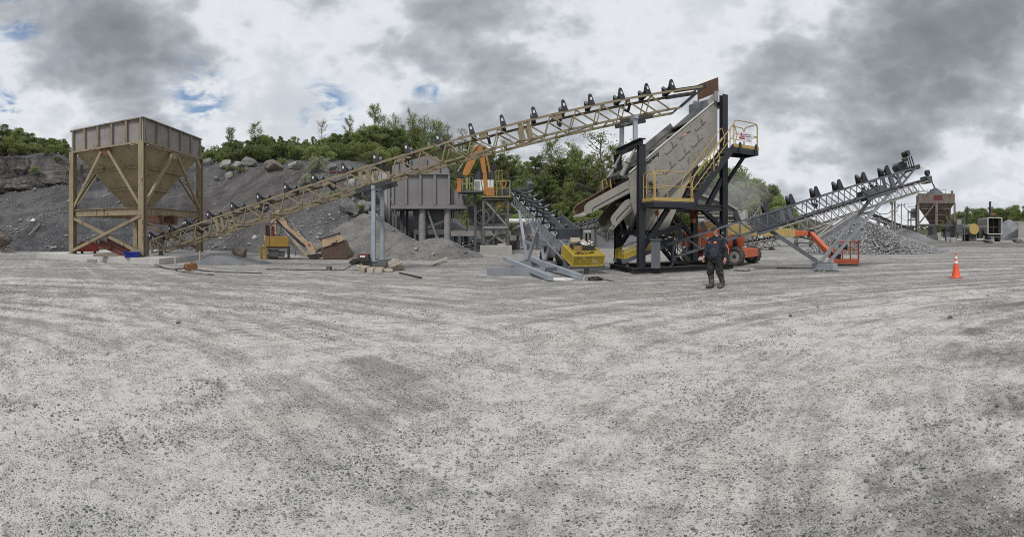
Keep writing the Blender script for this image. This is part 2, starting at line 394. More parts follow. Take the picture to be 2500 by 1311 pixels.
    for (px, py, r) in ((2270, 1275, .42), (2170, 1160, .22), (2450, 870, .6), (2440, 745, .8), (2450, 985, .42), (2380, 810, .3), (500, 950, .10), (2495, 1290, .2)):
        if r == 0: continue
        c = gpt(px, py); dx = t.math('SUBTRACT', wx, c[0]); dy = t.math('SUBTRACT', wy, c[1])
        q = t.math('SQRT', t.math('ADD', t.math('MULTIPLY', dx, dx), t.math('MULTIPLY', dy, dy)))
        b = t.ss(q, r*.35, r*1.5, 1.0, 0.0); st = b if st is None else t.math('MAXIMUM', st, b)
    st = t.math('MULTIPLY', st, t.ss(fine, .25, .6, .15, .62))
    col = t.mix(st, col, (.085, .08, .072))
    h = t.math('ADD', t.math('MULTIPLY', grit, .35), t.math('ADD', t.math('MULTIPLY', c1, 1.2), t.math('ADD', t.math('MULTIPLY', c2, .6), t.math('ADD', t.math('MULTIPLY', fine, .9), t.math('MULTIPLY', prints, 1.0)))))
    t.bump(h, .85, .034)
    return t.set(col, .95, 0, .15)
GMAT = ground_mat()
NPH, radii = 220, [0.0]+list(np.geomspace(.4, 1600, 110))
gv, gf = [], []
for r in radii[1:]:
    for k in range(NPH):
        a = 2*math.pi*k/NPH; x, y = r*math.sin(a), r*math.cos(a)
        amp = .018 if r < 40 else .0
        gv.append((x, y, amp*(noise.noise((x*.9, y*.9, 0))+.7*noise.noise((x*.3, y*.3, 5)))))
gv.append((0, 0, 0)); cidx = len(gv)-1
for i in range(len(radii)-2):
    for k in range(NPH):
        k2 = (k+1) % NPH; gf.append((i*NPH+k, i*NPH+k2, (i+1)*NPH+k2, (i+1)*NPH+k))
for k in range(NPH): gf.append((cidx, (k+1) % NPH, k))
mb = MB(); mb.v, mb.f = gv, gf
ground = mb.build('ground', GMAT, smooth=True); tag(ground, kind='structure')

# ------------------------------------------------------------------ rocks
def ico(sub):
    bm = bmesh.new(); bmesh.ops.create_icosphere(bm, subdivisions=sub, radius=1)
    v = np.array([x.co[:] for x in bm.verts]); f = np.array([[q.index for q in x.verts] for x in bm.faces]); bm.free(); return v, f
ICO1, ICO2, ICO3, ICO4 = ico(1), ico(2), ico(3), ico(4)
def stone_protos(n, seed, base=ICO1):
    rs = np.random.RandomState(seed); out = []
    for i in range(n):
        v = base[0]*(1+rs.uniform(-.28, .28, (len(base[0]), 1))); v = v*np.array([1, rs.uniform(.65, 1), rs.uniform(.45, .8)]); out.append(v)
    return out
STP = stone_protos(8, 3)
def stones(name, pts, sizes, m, seed=1, sink=.25):
    """one mesh of many small loose stones"""
    rs = np.random.RandomState(seed); n = len(pts); bv, bf = ICO1; nv = len(bv)
    idx = rs.randint(0, len(STP), n); P0 = np.array(STP)[idx]*np.asarray(sizes)[:, None, None]
    a = rs.uniform(0, 2*math.pi, n); b = rs.uniform(-.5, .5, n)
    ca, sa, cb, sb = np.cos(a), np.sin(a), np.cos(b), np.sin(b)
    x, y, z = P0[..., 0], P0[..., 1], P0[..., 2]
    y, z = y*cb[:, None]-z*sb[:, None], y*sb[:, None]+z*cb[:, None]
    x, y = x*ca[:, None]-y*sa[:, None], x*sa[:, None]+y*ca[:, None]
    W = np.stack([x, y, z], -1)+np.asarray(pts)[:, None, :]+np.array([0, 0, 1])*(np.asarray(sizes)*(.5-sink))[:, None, None]
    F = (bf[None]+np.arange(n)[:, None, None]*nv).reshape(-1)
    me = raw_mesh(name, W.reshape(-1, 3), F, 3, [m]); o = bpy.data.objects.new(name, me); COL.objects.link(o); return o
def stone_mat(name, cols, spread=(0, 1), bumpy=True):
    t = NT(name); r = t.geo.outputs['Random Per Island']
    c = t.ramp(r, [(i/(len(cols)-1), c) for i, c in enumerate(cols)])
    n = t.noise(14, 5, .65); c = t.mix(t.ss(n, .35, .7, 0, .55), c, (.36, .355, .35)); t.bump(n, .3, .02)
    return t.set(c, .92, 0, .2)
M_STONE = stone_mat('grey_limestone_chips', [(.08, .08, .083), (.13, .13, .135), (.2, .2, .2), (.16, .158, .155), (.38, .375, .36)])
M_PILE = stone_mat('crushed_stone_heap', [(.08, .082, .088), (.14, .145, .15), (.215, .22, .225), (.17, .172, .178), (.36, .36, .35)])
rs = np.random.RandomState(11)
def dens(x, y): return .28+.75*noise.noise((x*.75, y*.75, 3.3))+.85*noise.noise((x*2.4, y*2.4, 8))
pts, szs = [], []
while len(pts) < 26000:
    r = 1.9+12*rs.rand()**1.25; a = rs.uniform(-1.3, 1.3); x, y = r*math.sin(a), r*math.cos(a)
    if rs.rand() > max(.05, dens(x, y)): continue
    pts.append((x, y, .0)); s = .0035+.005*rs.rand()
    if rs.rand() < .10: s *= 1.7
    if rs.rand() < .006: s *= 2.1
    szs.append(s*(1+.05*r))
for (px, py, r0, n) in ((2260, 1240, .45, 60), (2200, 1150, .3, 25), (2470, 860, .6, 110), (2480, 1000, .4, 40), (500, 950, .25, 45), (640, 1180, .3, 30)):
    c = gpt(px, py)
    for i in range(n):
        a, q = rs.uniform(0, 6.28), r0*math.sqrt(rs.rand()); pts.append((c[0]+q*math.cos(a), c[1]+q*math.sin(a), 0)); szs.append(.007+.013*rs.rand()**2.5)
tag(stones('loose_gravel', pts, szs, M_STONE, 5), 'loose grey stone chips scattered over the dusty yard', 'gravel', kind='stuff')

# ------------------------------------------------------------------ quarry slope and wooded hill behind
XS = [-250, 0, 100, 180, 330, 480, 600, 750, 850, 930, 1000, 1100, 1250, 1450, 1600, 1800, 1900, 2050, 2200]
T_DT = [39, 37, 36, 35, 35, 35, 33, 31, 29, 31, 52, 56, 62, 72, 80, 88, 96, 120, 140]
T_YC = [480, 468, 462, 450, 428, 408, 408, 412, 428, 462, 520, 520, 520, 522, 530, 535, 540, 556, 563]
T_SL = [.70, .70, .70, .70, .70, .68, .66, .66, .66, .62, .4, .4, .4, .4, .4, .4, .4, .2, .2]
T_RY = [330, 352, 362, 382, 382, 380, 360, 352, 346, 338, 345, 366, 406, 425, 440, 462, 508, 556, 563]
T_CL = [4.4, 4.3, 3.9, 2.6, 1.6, .5, .3, .3, .3, .3, .3, .3, .3, .3, .3, .3, .3, .1, .1]   # rock step behind the crest
def tab(T, x): return float(np.interp(x, XS, T))
def terrain(phi, d):
    x = 1250+1100*phi; dt, sl = tab(T_DT, x), tab(T_SL, x); k = (565-tab(T_YC, x))/1100
    dc = (sl*dt+1.6)/max(.05, sl-k); zc = 1.6+k*dc; cl = tab(T_CL, x)
    rd = max(110, dc+25); zr = max(zc+cl, 1.6+(565-tab(T_RY, x))*rd/1100)
    px, py = d*math.sin(phi), d*math.cos(phi)
    nz = noise.fractal((px*.16, py*.16, 1.5), 1.0, 2.1, 4)
    d2 = d+nz*1.3
    if d2 < dt: z = -.3+(d2-dt)*.5
    elif d2 < dc: z = -.3+(zc+.3)*(d2-dt)/(dc-dt)
    elif d2 < dc+2: z = zc
    elif d2 < dc+2+cl*.5+.5:
        q = (d2-dc-2)/(cl*.5+.5)
        if cl > 2: q = (0 if q < .15 else .45 if q < .5 else .5 if q < .6 else .95) if abs(nz) < .45 else q
        z = zc+cl*q
    elif d2 < rd: z = zc+cl+(zr-zc-cl)*(d2-dc-2.5-cl*.5)/(rd-dc-2.5-cl*.5)
    else: z = zr-(d2-rd)*.06
    if d2 > dt:
        gul = noise.noise((phi*42, d*.05, 2)); z += .32*nz+.16*gul+.10*noise.noise((px*.9, py*.9, 4))
    return z
def slope_mat():
    t = NT('quarry_slope')
    vec = t.tc.outputs['Object']; big = t.noise(.11, 5, .6); mid = t.noise(.7, 6, .65); fine = t.noise(5, 6, .7); grit = t.noise(26, 4, .75)
    c = t.mix(t.ss(big, .38, .62), (.074, .076, .083), (.116, .117, .123))
    c = t.mix(t.ss(t.noise(.06, 3, .5, vec=t.map(loc=(4, 9, 3))), .54, .68), c, (.102, .092, .092))
    c = t.mix(t.ss(mid, .45, .75, 0, .5), c, (.17, .168, .167)); c = t.mix(t.ss(fine, .5, .7, 0, .7), c, (.065, .065, .068)); c = t.mix(t.ss(grit, .58, .7, 0, .75), c, (.40, .395, .38))
    d = t.vor(9); n = t.n.new('ShaderNodeSeparateColor'); t.l.new(t.vor(9, out='Color'), n.inputs[0])
    st = t.math('MULTIPLY', t.ss(d, .3, .4, 1, 0), t.ss(n.outputs[0], .76, .80)); c = t.mix(t.math('MULTIPLY', st, .8), c, t.mix(n.outputs[1], (.2, .2, .2), (.46, .455, .44)))
    gl = t.noise(1.0, 5, .6, vec=t.map((.11, 1.3, .5), vec=t.map((1, 1, 1), rot=(0, 0, R(-58)))), dist=.2); c = t.mix(t.ss(gl, .48, .60, 0, .55), c, (.055, .055, .058)); c = t.mix(t.ss(gl, .30, .42, .45, 0), c, (.20, .197, .193))
    # bare ledge rock on steep faces
    sepn = t.n.new('ShaderNodeSeparateXYZ'); t.l.new(t.geo.outputs['True Normal'], sepn.inputs[0])
    steep = t.ss(sepn.outputs[2], .45, .62, 1, 0)
    band = t.noise(1.4, 6, .7, vec=t.map((.4, .4, 2.5)))
    rock = t.ramp(band, [(.25, (.045, .042, .042)), (.45, (.105, .092, .087)), (.55, (.17, .155, .148)), (.75, (.27, .26, .25))])
    c = t.mix(steep, c, rock)
    sepp = t.n.new('ShaderNodeSeparateXYZ'); t.l.new(vec, sepp.inputs[0])
    hill = t.math('MULTIPLY', t.ss(t.math('ADD', sepp.outputs[1], t.math('MULTIPLY', mid, 14)), 54, 66), t.ss(steep, 0, 1, 1, .2))
    c = t.mix(hill, c, t.mix(fine, (.05, .058, .03), (.10, .098, .075)))
    t.bump(t.math('ADD', t.math('MULTIPLY', fine, 1), t.math('ADD', t.math('MULTIPLY', grit, .5), t.math('MULTIPLY', st, .7))), .9, .12)
    return t.set(c, .95, 0, .1)
M_SLOPE = slope_mat()
phis = np.linspace(-1.6, 1.0, 500); ds = np.concatenate([np.linspace(27, 62, 110), np.linspace(63, 180, 60)])
tv = [(d*math.sin(p), d*math.cos(p), terrain(p, d)) for p in phis for d in ds]; nd = len(ds)
tf = [((i)*nd+j, (i+1)*nd+j, (i+1)*nd+j+1, i*nd+j+1) for i in range(len(phis)-1) for j in range(nd-1)]
tf = [f for f in tf if max(tv[i][2] for i in f) > -.6]
mb = MB(); mb.v, mb.f = tv, tf
hillo = mb.build('quarry_slope_terrain', M_SLOPE); tag(hillo, kind='structure')
def on_hill(px, d, dz=0.0):
    a = az(px); return Vector((d*math.sin(a), d*math.cos(a), max(0, terrain(a, d))+dz))
def hill_at(px, py, d0=28, d1=110):        # where the line of sight of a photo feature meets the slope
    a = az(px); k = (565-py)/1100; d = d0
    while d < d1:
        if terrain(a, d) >= 1.6+k*d: return d
        d += .25
    return d1

pts, szs = [], []
for i in range(11000):
    x = rs.uniform(-150, 960); a = az(x); dt = tab(T_DT, x); d = dt+(18*rs.rand())*(1 if x > 180 else .7); z = terrain(a, d)
    if z < .05: continue
    if rs.rand() > .5+noise.noise((d*.3*math.sin(a), d*.3, 1)): continue
    pts.append((d*math.sin(a), d*math.cos(a), z)); szs.append((.032+.09*rs.rand()**4+(.22*rs.rand() if rs.rand() < .012 else 0))*(1+.8*max(0, 1-(d-dt)/6)))
M_SLST = stone_mat('slope_rubble', [(.10, .10, .105), (.2, .195, .19), (.3, .295, .29), (.16, .15, .15), (.42, .41, .39)])
tag(stones('slope_rubble', pts, szs, M_SLST, 9, sink=.3), 'pale and grey rubble strewn over the dark quarry slope', 'rubble', kind='stuff')

def rock_mat(name, a, b, c):
    t = NT(name); n = t.noise(2.2, 7, .65, dist=.4); f = t.noise(11, 6, .7)
    col = t.ramp(n, [(.28, a), (.5, b), (.72, c)]); col = t.mix(t.ss(f, .5, .72, 0, .65), col, sc3(a, .7)); t.bump(t.math('ADD', n, t.math('MULTIPLY', f, .5)), .8, .1)
    return t.set(col, .93, 0, .15)
M_ROCK = rock_mat('grey_boulder', (.085, .085, .086), (.16, .157, .152), (.27, .262, .25))
M_ROCKP = rock_mat('pale_boulder', (.13, .13, .13), (.25, .245, .235), (.40, .39, .375))
M_ROCKT = rock_mat('tan_boulder', (.10, .085, .075), (.18, .152, .132), (.26, .235, .205))
def boulder(loc, size, seed, m, label, cat='boulder', group=None, blocky=.5):
    v, f = ICO3; rs2 = np.random.RandomState(seed); ph = rs2.uniform(-9, 9, 3); out = []
    pl = [Vector(rs2.normal(size=3)).normalized() for _ in range(13)]; pd = rs2.uniform(.42, .78, 13)
    for q in v:
        p = Vector(q); p *= 1+.28*noise.fractal(p*1.1+Vector(ph), 1, 2, 4)
        for n_, d_ in zip(pl, pd):
            e = p.dot(n_)-d_
            if e > 0: p -= n_*e*(.75+blocky*.25)
        p += Vector([noise.noise(p*5+Vector(ph)+Vector((i*7, 0, 0))) for i in range(3)])*.05
        out.append((p.x*size[0], p.y*size[1], p.z*size[2]))
    mb = MB(); mb.v = out; mb.f = [tuple(int(i) for i in x) for x in f]
    o = mb.build('boulder', m); o.location = loc; o.rotation_euler = (rs2.uniform(-.2, .2), rs2.uniform(-.2, .2), rs2.uniform(-.3, .3)-math.atan2(loc[0], loc[1]))
    return tag(o, label, cat, group)
BL = [  # px, py of the foot, width px, height px, material, label
    (613, 408, 44, 28, M_ROCK, 'big square grey boulder on the crest of the slope, the tallest one', .95),
    (662, 414, 44, 24, M_ROCKT, 'rounded tan boulder on the slope crest, right of the big square one', .4),
    (548, 412, 28, 22, M_ROCKP, 'pale angular boulder on the slope crest, nearest the hopper but one', .8),
    (583, 410, 26, 16, M_ROCKP, 'small pale slab leaning on the big square boulder', .8),
    (724, 416, 42, 22, M_ROCKP, 'pale blocky boulder on the crest above the long conveyor', .9),
    (770, 414, 18, 12, M_ROCKP, 'small pale boulder beside the white blossoming bush', .6),
    (808, 416, 28, 18, M_ROCK, 'round grey boulder just left of the concrete wall top', .4),
    (505, 402, 28, 18, M_ROCK, 'dark grey boulder on the crest right beside the hopper bin', .5),
    (557, 432, 20, 16, M_ROCKP, 'pale stone stuck in the slope below the crest boulders', .6),
    (527, 444, 12, 11, M_ROCKP, 'small pale stone on the slope beside the hopper leg', .6),
    (655, 418, 15, 10, M_ROCK, 'little grey stone at the foot of the rounded tan boulder', .6),
    (860, 470, 60, 34, M_ROCKP, 'large pale cracked block in the outcrop by the wall foot', .8),
    (900, 486, 46, 32, M_ROCKP, 'pale outcrop block tight against the concrete wall', .8),
    (842, 512, 52, 36, M_ROCK, 'broad grey block low in the outcrop, half buried', .7),
    (893, 516, 42, 30, M_ROCKP, 'pale weathered block low in the outcrop by the grey post frame', .7),
    (915, 545, 30, 30, M_ROCKP, 'pale block at the very bottom of the outcrop behind the post frame', .7),
    (862, 534, 22, 14, M_ROCK, 'small dark stone lying below the outcrop', .5),
]
for i, (px, py, w, h, m, lb, bk) in enumerate(BL):
    d = hill_at(px, py); p = on_hill(px, d); s = d/1100
    boulder((p.x, p.y, p.z+h*s*.30), (w*s*.66, w*s*.55, h*s*.80), 40+i, m, lb, blocky=bk)
p = G(585, 26.5); boulder((p.x, p.y, .3), (.62, .5, .48), 91, M_ROCKT, 'lone tan boulder on the ground between hopper pad and excavator', blocky=.6)
p = G(5, 34); boulder((p.x, p.y, 1.0), (1.0, .8, .8), 93, M_ROCKT, 'tan boulder at the far left edge of the yard', blocky=.5)
p = G(443, 28.5, .3); boulder((p.x, p.y, .75), (.3, .3, .36), 94, M_ROCKP, 'small upright pale stone on the back of the concrete pad', blocky=.9)

# ledges of reddish rock in the left slope
M_LEDGE = rock_mat('rusty_ledge_rock', (.05, .046, .045), (.12, .107, .102), (.23, .212, .203))
for i, (px, py, w, h) in enumerate(((15, 448, 90, 50), (55, 442, 70, 45), (100, 446, 60, 22), (35, 468, 100, 26), (125, 440, 60, 16), (75, 452, 60, 20), (5, 415, 60, 45), (50, 412, 50, 30), (150, 436, 36, 15), (30, 432, 60, 30))):
    d = hill_at(px, py)-.3; p = on_hill(px, d); s = d/1100
    boulder((p.x, p.y, p.z+h*s*.3), (w*s*.6, w*s*.35, h*s*.62), 140+i, M_LEDGE, 'jagged reddish brown rock ledge jutting from the left slope', 'rock ledge', 'rock ledges in the left slope', .9)
# ------------------------------------------------------------------ trees and bushes
def leaf_mat(name, a, b, c):
    t = NT(name); r = t.geo.outputs['Random Per Island']; col = t.ramp(r, [(0, a), (.55, b), (1, c)])
    oi = t.n.new('ShaderNodeObjectInfo'); hs = t.n.new('ShaderNodeHueSaturation'); t.l.new(col, hs.inputs['Color'])
    hs.inputs['Hue'].default_value = .5; t.put(hs.inputs['Value'], t.math('ADD', .75, t.math('MULTIPLY', oi.outputs['Random'], .5))); t.put(hs.inputs['Hue'], t.math('ADD', .485, t.math('MULTIPLY', oi.outputs['Random'], .03)))
    t.set(hs.outputs[0], .6, 0, .25)
    tr = t.n.new('ShaderNodeBsdfTranslucent'); t.l.new(hs.outputs[0], tr.inputs[0]); mx = t.n.new('ShaderNodeMixShader'); mx.inputs[0].default_value = .42
    t.l.new(t.b.outputs[0], mx.inputs[1]); t.l.new(tr.outputs[0], mx.inputs[2]); t.l.new(mx.outputs[0], t.out.inputs[0]); return t.m
M_LEAF = leaf_mat('spring_foliage', (.145, .185, .058), (.22, .265, .09), (.31, .345, .145))
M_LEAFD = leaf_mat('dark_foliage', (.09, .125, .044), (.14, .185, .066), (.20, .24, .095))
M_LEAFY = leaf_mat('budding_foliage', (.15, .17, .065), (.22, .24, .10), (.30, .32, .16))
M_BLOSSOM = leaf_mat('white_blossom', (.22, .26, .12), (.36, .39, .27), (.58, .59, .52))
M_BARK = paint('bark', (.115, .095, .075), .9, dirt=.5)
def leaves(name, centres, sizes, m, rs2):
    n = len(centres); c = np.asarray(centres); s = np.asarray(sizes)[:, None]
    a = rs2.normal(size=(n, 3)); a /= np.linalg.norm(a, axis=1)[:, None]; b = rs2.normal(size=(n, 3)); b -= a*(a*b).sum(1)[:, None]; b /= np.linalg.norm(b, axis=1)[:, None]
    q = np.stack([c-a*s-b*s*.6, c+a*s-b*s*.6, c+a*s*.8+b*s*.6, c-a*s*.8+b*s*.6], 1).reshape(-1, 3)
    return raw_mesh(name, q, np.arange(4*n), 4, [m])
def tree_proto(kind, seed):
    """a tree one metre-unit tall is scaled later; built at natural size about 6 m"""
    rs2 = np.random.RandomState(seed); tr = MB(); pts, szs = [], []
    if kind in ('broad', 'dark'):
        H, W = 6.0, 2.0; tr.tube([(0, 0, -.6), (.06, .03, 1.3), (-.05, .08, 2.8), (.02, 0, 4.6)], [.17, .13, .10, .03], 7)
        cl = []
        for i in range(26):
            z = 1.2+4.6*rs2.rand()**.85; env = W*math.sin(math.pi*min(.97, max(.10, (z-.6)/5.8)))**.7
            a = rs2.uniform(0, 6.28); q = env*math.sqrt(rs2.uniform(.15, 1)); cl.append((q*math.cos(a), q*math.sin(a), z, rs2.uniform(.45, .85)))
        for (x, y, z, r) in cl:
            if rs2.rand() < .7: tr.tube([(0, 0, max(.9, z-1.3-rs2.rand())), (x*.5, y*.5, z-.5), (x, y, z)], [.06, .04, .012], 5)
            n = int(230*r/.6); d = rs2.normal(size=(n, 3)); d /= np.linalg.norm(d, axis=1)[:, None]; rad = r*rs2.uniform(.45, 1.12, n)[:, None]
            for p in d*rad*np.array([1, 1, .75])+np.array([x, y, z]): pts.append(p); szs.append(rs2.uniform(.05, .10))
        m = M_LEAF if kind == 'broad' else M_LEAFD
    elif kind in ('open', 'bare'):
        H = 8.0; tr.tube([(0, 0, -.6), (.05, .05, 2), (-.08, .02, 4.4), (.04, 0, 7.6)], [.12, .10, .07, .015], 6)
        for i in range(30):
            z0 = 1.4+5.6*rs2.rand(); L = (.6+1.5*math.sin(math.pi*min(1, (8.1-z0)/7.2)))*rs2.uniform(.55, 1); a = rs2.uniform(0, 6.28)
            e = np.array([math.cos(a)*L*.75, math.sin(a)*L*.75, L*.85]); s0 = np.array([0, 0, z0]); md = s0+e*.5+np.array([0, 0, -.08*L])
            tr.tube([s0, md, s0+e], [.035, .022, .008], 4, caps=False)
            for k in range(3):
                t0 = rs2.uniform(.35, .95); b0 = s0+e*t0; b1 = b0+np.array([rs2.normal()*.35, rs2.normal()*.35, .3]); tr.tube([b0, b1], [.014, .006], 3, caps=False)
                for j in range(20 if kind == 'open' else 6):
                    pts.append(b0+(b1-b0)*rs2.rand()+rs2.normal(size=3)*.16); szs.append(rs2.uniform(.04, .085))
            for j in range(34 if kind == 'open' else 8): pts.append(s0+e*rs2.uniform(.3, 1.05)+rs2.normal(size=3)*.17); szs.append(rs2.uniform(.04, .085))
        m = M_LEAF if kind == 'open' else M_LEAFY
    else:                                  # bush
        H = 2.4
        for i in range(7): a = rs2.uniform(0, 6.28); tr.tube([(0, 0, -.4), (.3*math.cos(a), .3*math.sin(a), .7), (.8*math.cos(a), .8*math.sin(a), 1.6*rs2.uniform(.6, 1.1))], [.05, .03, .008], 4)
        for i in range(15):
            a = rs2.uniform(0, 6.28); q = 1.15*math.sqrt(rs2.rand()); z = .35+1.7*rs2.rand()*(1-.45*q/1.15); r = rs2.uniform(.3, .55)
            n = int(170*r/.45); d = rs2.normal(size=(n, 3)); d /= np.linalg.norm(d, axis=1)[:, None]; rad = r*rs2.uniform(.4, 1.15, n)[:, None]
            for p in d*rad*np.array([1, 1, .8])+np.array([q*math.cos(a), q*math.sin(a), z]): pts.append(p); szs.append(rs2.uniform(.035, .075))
        m = {'bush': M_LEAFD, 'gbush': M_LEAF, 'blossom': M_BLOSSOM}[kind]
    tm = tr.build('trunk', M_BARK); me_t = tm.data; bpy.data.objects.remove(tm)
    return me_t, leaves('crown', pts, szs, m, rs2), H
PROT = {k: [tree_proto(k, s) for s in ss] for k, ss in (('broad', (1, 2, 3)), ('dark', (4, 5, 6)), ('open', (7, 8, 9)), ('bare', (10, 11)), ('bush', (12, 13, 14)), ('gbush', (15, 16)), ('blossom', (17,)))}
def plant(kind, loc, h, label, group, wide=1.0, name='tree'):
    mt, mc, H = rnd.choice(PROT[kind]); s = h/H
    o = thing(name, label, 'bush' if name == 'bush' else 'tree', loc, rnd.uniform(0, 6.28), group); o.scale = (s*wide*rnd.uniform(.9, 1.1), s*wide*rnd.uniform(.9, 1.1), s)
    for n, me in (('trunk' if name == 'tree' else 'stem', mt), ('crown' if name == 'tree' else 'foliage', mc)):
        c = bpy.data.objects.new(n, me); COL.objects.link(c); c.parent = o
    return o
TL = [(-80, 296), (0, 303), (60, 318), (110, 336), (165, 350), (490, 356), (540, 350), (600, 348), (640, 332), (700, 340), (760, 336), (830, 330), (900, 308), (960, 296), (1010, 305), (1060, 312), (1110, 335), (1150, 350), (1200, 356), (1250, 374), (1320, 378), (1360, 358), (1400, 360), (1450, 374), (1500, 384), (1560, 398), (1650, 402), (1700, 408), (1750, 412), (1800, 428), (1850, 444), (1900, 474), (1930, 505)]
def tl(x): return float(np.interp(x, [a for a, _ in TL], [b for _, b in TL]))
REG = [  # x range, rows of (distance, spacing px, kinds, height range)
    ('trees on the left hilltop', 'leafy green tree on the hilltop left of the hopper', -70, 172, ((54, 19, ('broad', 'gbush'), (2.2, 3.4)), (63, 20, ('broad', 'dark'), (3.5, 5)), (76, 24, ('broad',), (4.5, 6.5)))),
    ('trees on the hill above the boulders', 'leafy tree on the wooded hill above the crest boulders', 480, 860, ((57, 20, ('bush', 'gbush'), (1.8, 3.0)), (66, 21, ('dark', 'gbush', 'broad'), (3.0, 4.6)), (78, 22, ('dark', 'broad', 'broad'), (4, 6)), (92, 22, ('dark', 'broad', 'open'), (4.5, 6.5)), (106, 24, ('dark', 'broad'), (4, 6)))),
    ('trees on the hill behind the crusher', 'slender spring green tree on the hill behind the crusher hopper', 860, 1160, ((62, 30, ('gbush', 'broad'), (2.5, 4)), (72, 26, ('open', 'broad', 'dark'), (4, 5.5)), (82, 24, ('open', 'open', 'dark'), (5, 7)), (90, 26, ('broad', 'open'), (4.5, 6)), (100, 22, ('open', 'open', 'broad'), (5, 7)))),
    ('trees on the hill behind the galvanised conveyor', 'bushy green tree on the hillside behind the galvanised conveyor', 1160, 1570, ((66, 34, ('gbush', 'broad'), (2.2, 3.6)), (72, 30, ('dark', 'broad', 'gbush'), (3.2, 5)), (84, 30, ('dark', 'dark', 'broad'), (4, 6)), (97, 30, ('dark', 'broad'), (4, 6)), (107, 32, ('broad', 'dark', 'open'), (4, 6)))),
    ('trees on the hill behind the screen tower', 'green tree on the hill falling away right of the screen tower', 1570, 1935, ((86, 26, ('broad', 'dark', 'gbush'), (5, 8)), (97, 17, ('broad', 'dark', 'broad'), (8, 12)), (108, 15, ('open', 'broad', 'broad'), (10, 15)))),
]
for grp, lab, xa, xb, rows in REG:
    for (dd, sp, kinds, (h0, h1)) in rows:
        x = xa+rnd.uniform(0, sp)
        while x < xb:
            d = dd*rnd.uniform(.93, 1.06); k = rnd.choice(kinds); p = on_hill(x, d, -.1); h = rnd.uniform(h0, h1)
            mx = EYE+(565-tl(x)-rnd.uniform(-6, 14))*d/1100-p.z
            if mx > 1.0: plant(k, p, max(1.2, min(h*1.25, mx)) if dd > 90 else min(h, mx), lab, grp, wide=1.25 if k in ('bush', 'gbush', 'dark') else 1.05)
            x += sp*rnd.uniform(.65, 1.35)
# the tall thin trees that stand clear of the wood
for (x, ytop, d, k, w, lab) in (
    (560, 310, 64, 'open', .9, 'thin pale green tree standing alone above the scrub, nearest the hopper'),
    (622, 298, 66, 'open', 1.25, 'full crowned tree rising above the scrub over the square boulder'),
    (652, 330, 70, 'open', 1.1, 'shorter open tree just right of the full crowned one'),
    (786, 288, 84, 'bare', 1.1, 'nearly bare tree standing alone on the ridge over the excavator'),
    (852, 284, 82, 'open', 1.0, 'pointed open tree at the left end of the tall row behind the crusher'),
    (884, 300, 80, 'open', 1.0, 'open tree in the tall row, above the concrete wall'),
    (915, 256, 84, 'open', 1.0, 'the tallest thin tree on the ridge, above the crusher hopper'),
    (938, 272, 86, 'bare', .9, 'sparse thin tree just right of the tallest one'),
    (966, 274, 86, 'open', .9, 'thin tree above the crusher hopper roof'),
    (1008, 266, 88, 'open', .8, 'narrow tall tree behind the crusher hopper top'),
    (1036, 276, 86, 'bare', 1.0, 'nearly leafless tall tree above the crusher hopper'),
    (1066, 292, 86, 'open', .9, 'thin tree rising behind the middle of the long conveyor'),
    (1092, 300, 90, 'bare', .7, 'faint twiggy tree by the middle of the long conveyor'),
    (1128, 308, 92, 'bare', .8, 'pale twiggy tree seen through the long conveyor by the orange boom'),
    (1232, 330, 92, 'bare', .9, 'twiggy tree seen under the long conveyor right of the orange boom'),
    (1345, 338, 92, 'open', 1.2, 'full tree on the ridge left of the tall sparse tree'),
    (1400, 346, 92, 'open', 1.2, 'open tree on the ridge between two taller ones'),
    (1466, 314, 86, 'bare', 1.5, 'wide sparse tree with bare twigs left of the galvanised frame'),
    (1500, 352, 90, 'open', 1.0, 'leafy tree beside the bare twigged one, behind the screen tower'),
    (1820, 412, 100, 'open', .9, 'tree poking above the wood right of the screen tower'),
    (1742, 396, 98, 'broad', 1.0, 'rounded tree right behind the black tower post'),
    (1785, 408, 99, 'broad', 1.0, 'bushy tree at the top of the right hand wood')):
    p = on_hill(x, d, -.1); plant(k, p, EYE+(565-ytop)*d/1100-p.z, lab, None, wide=w)
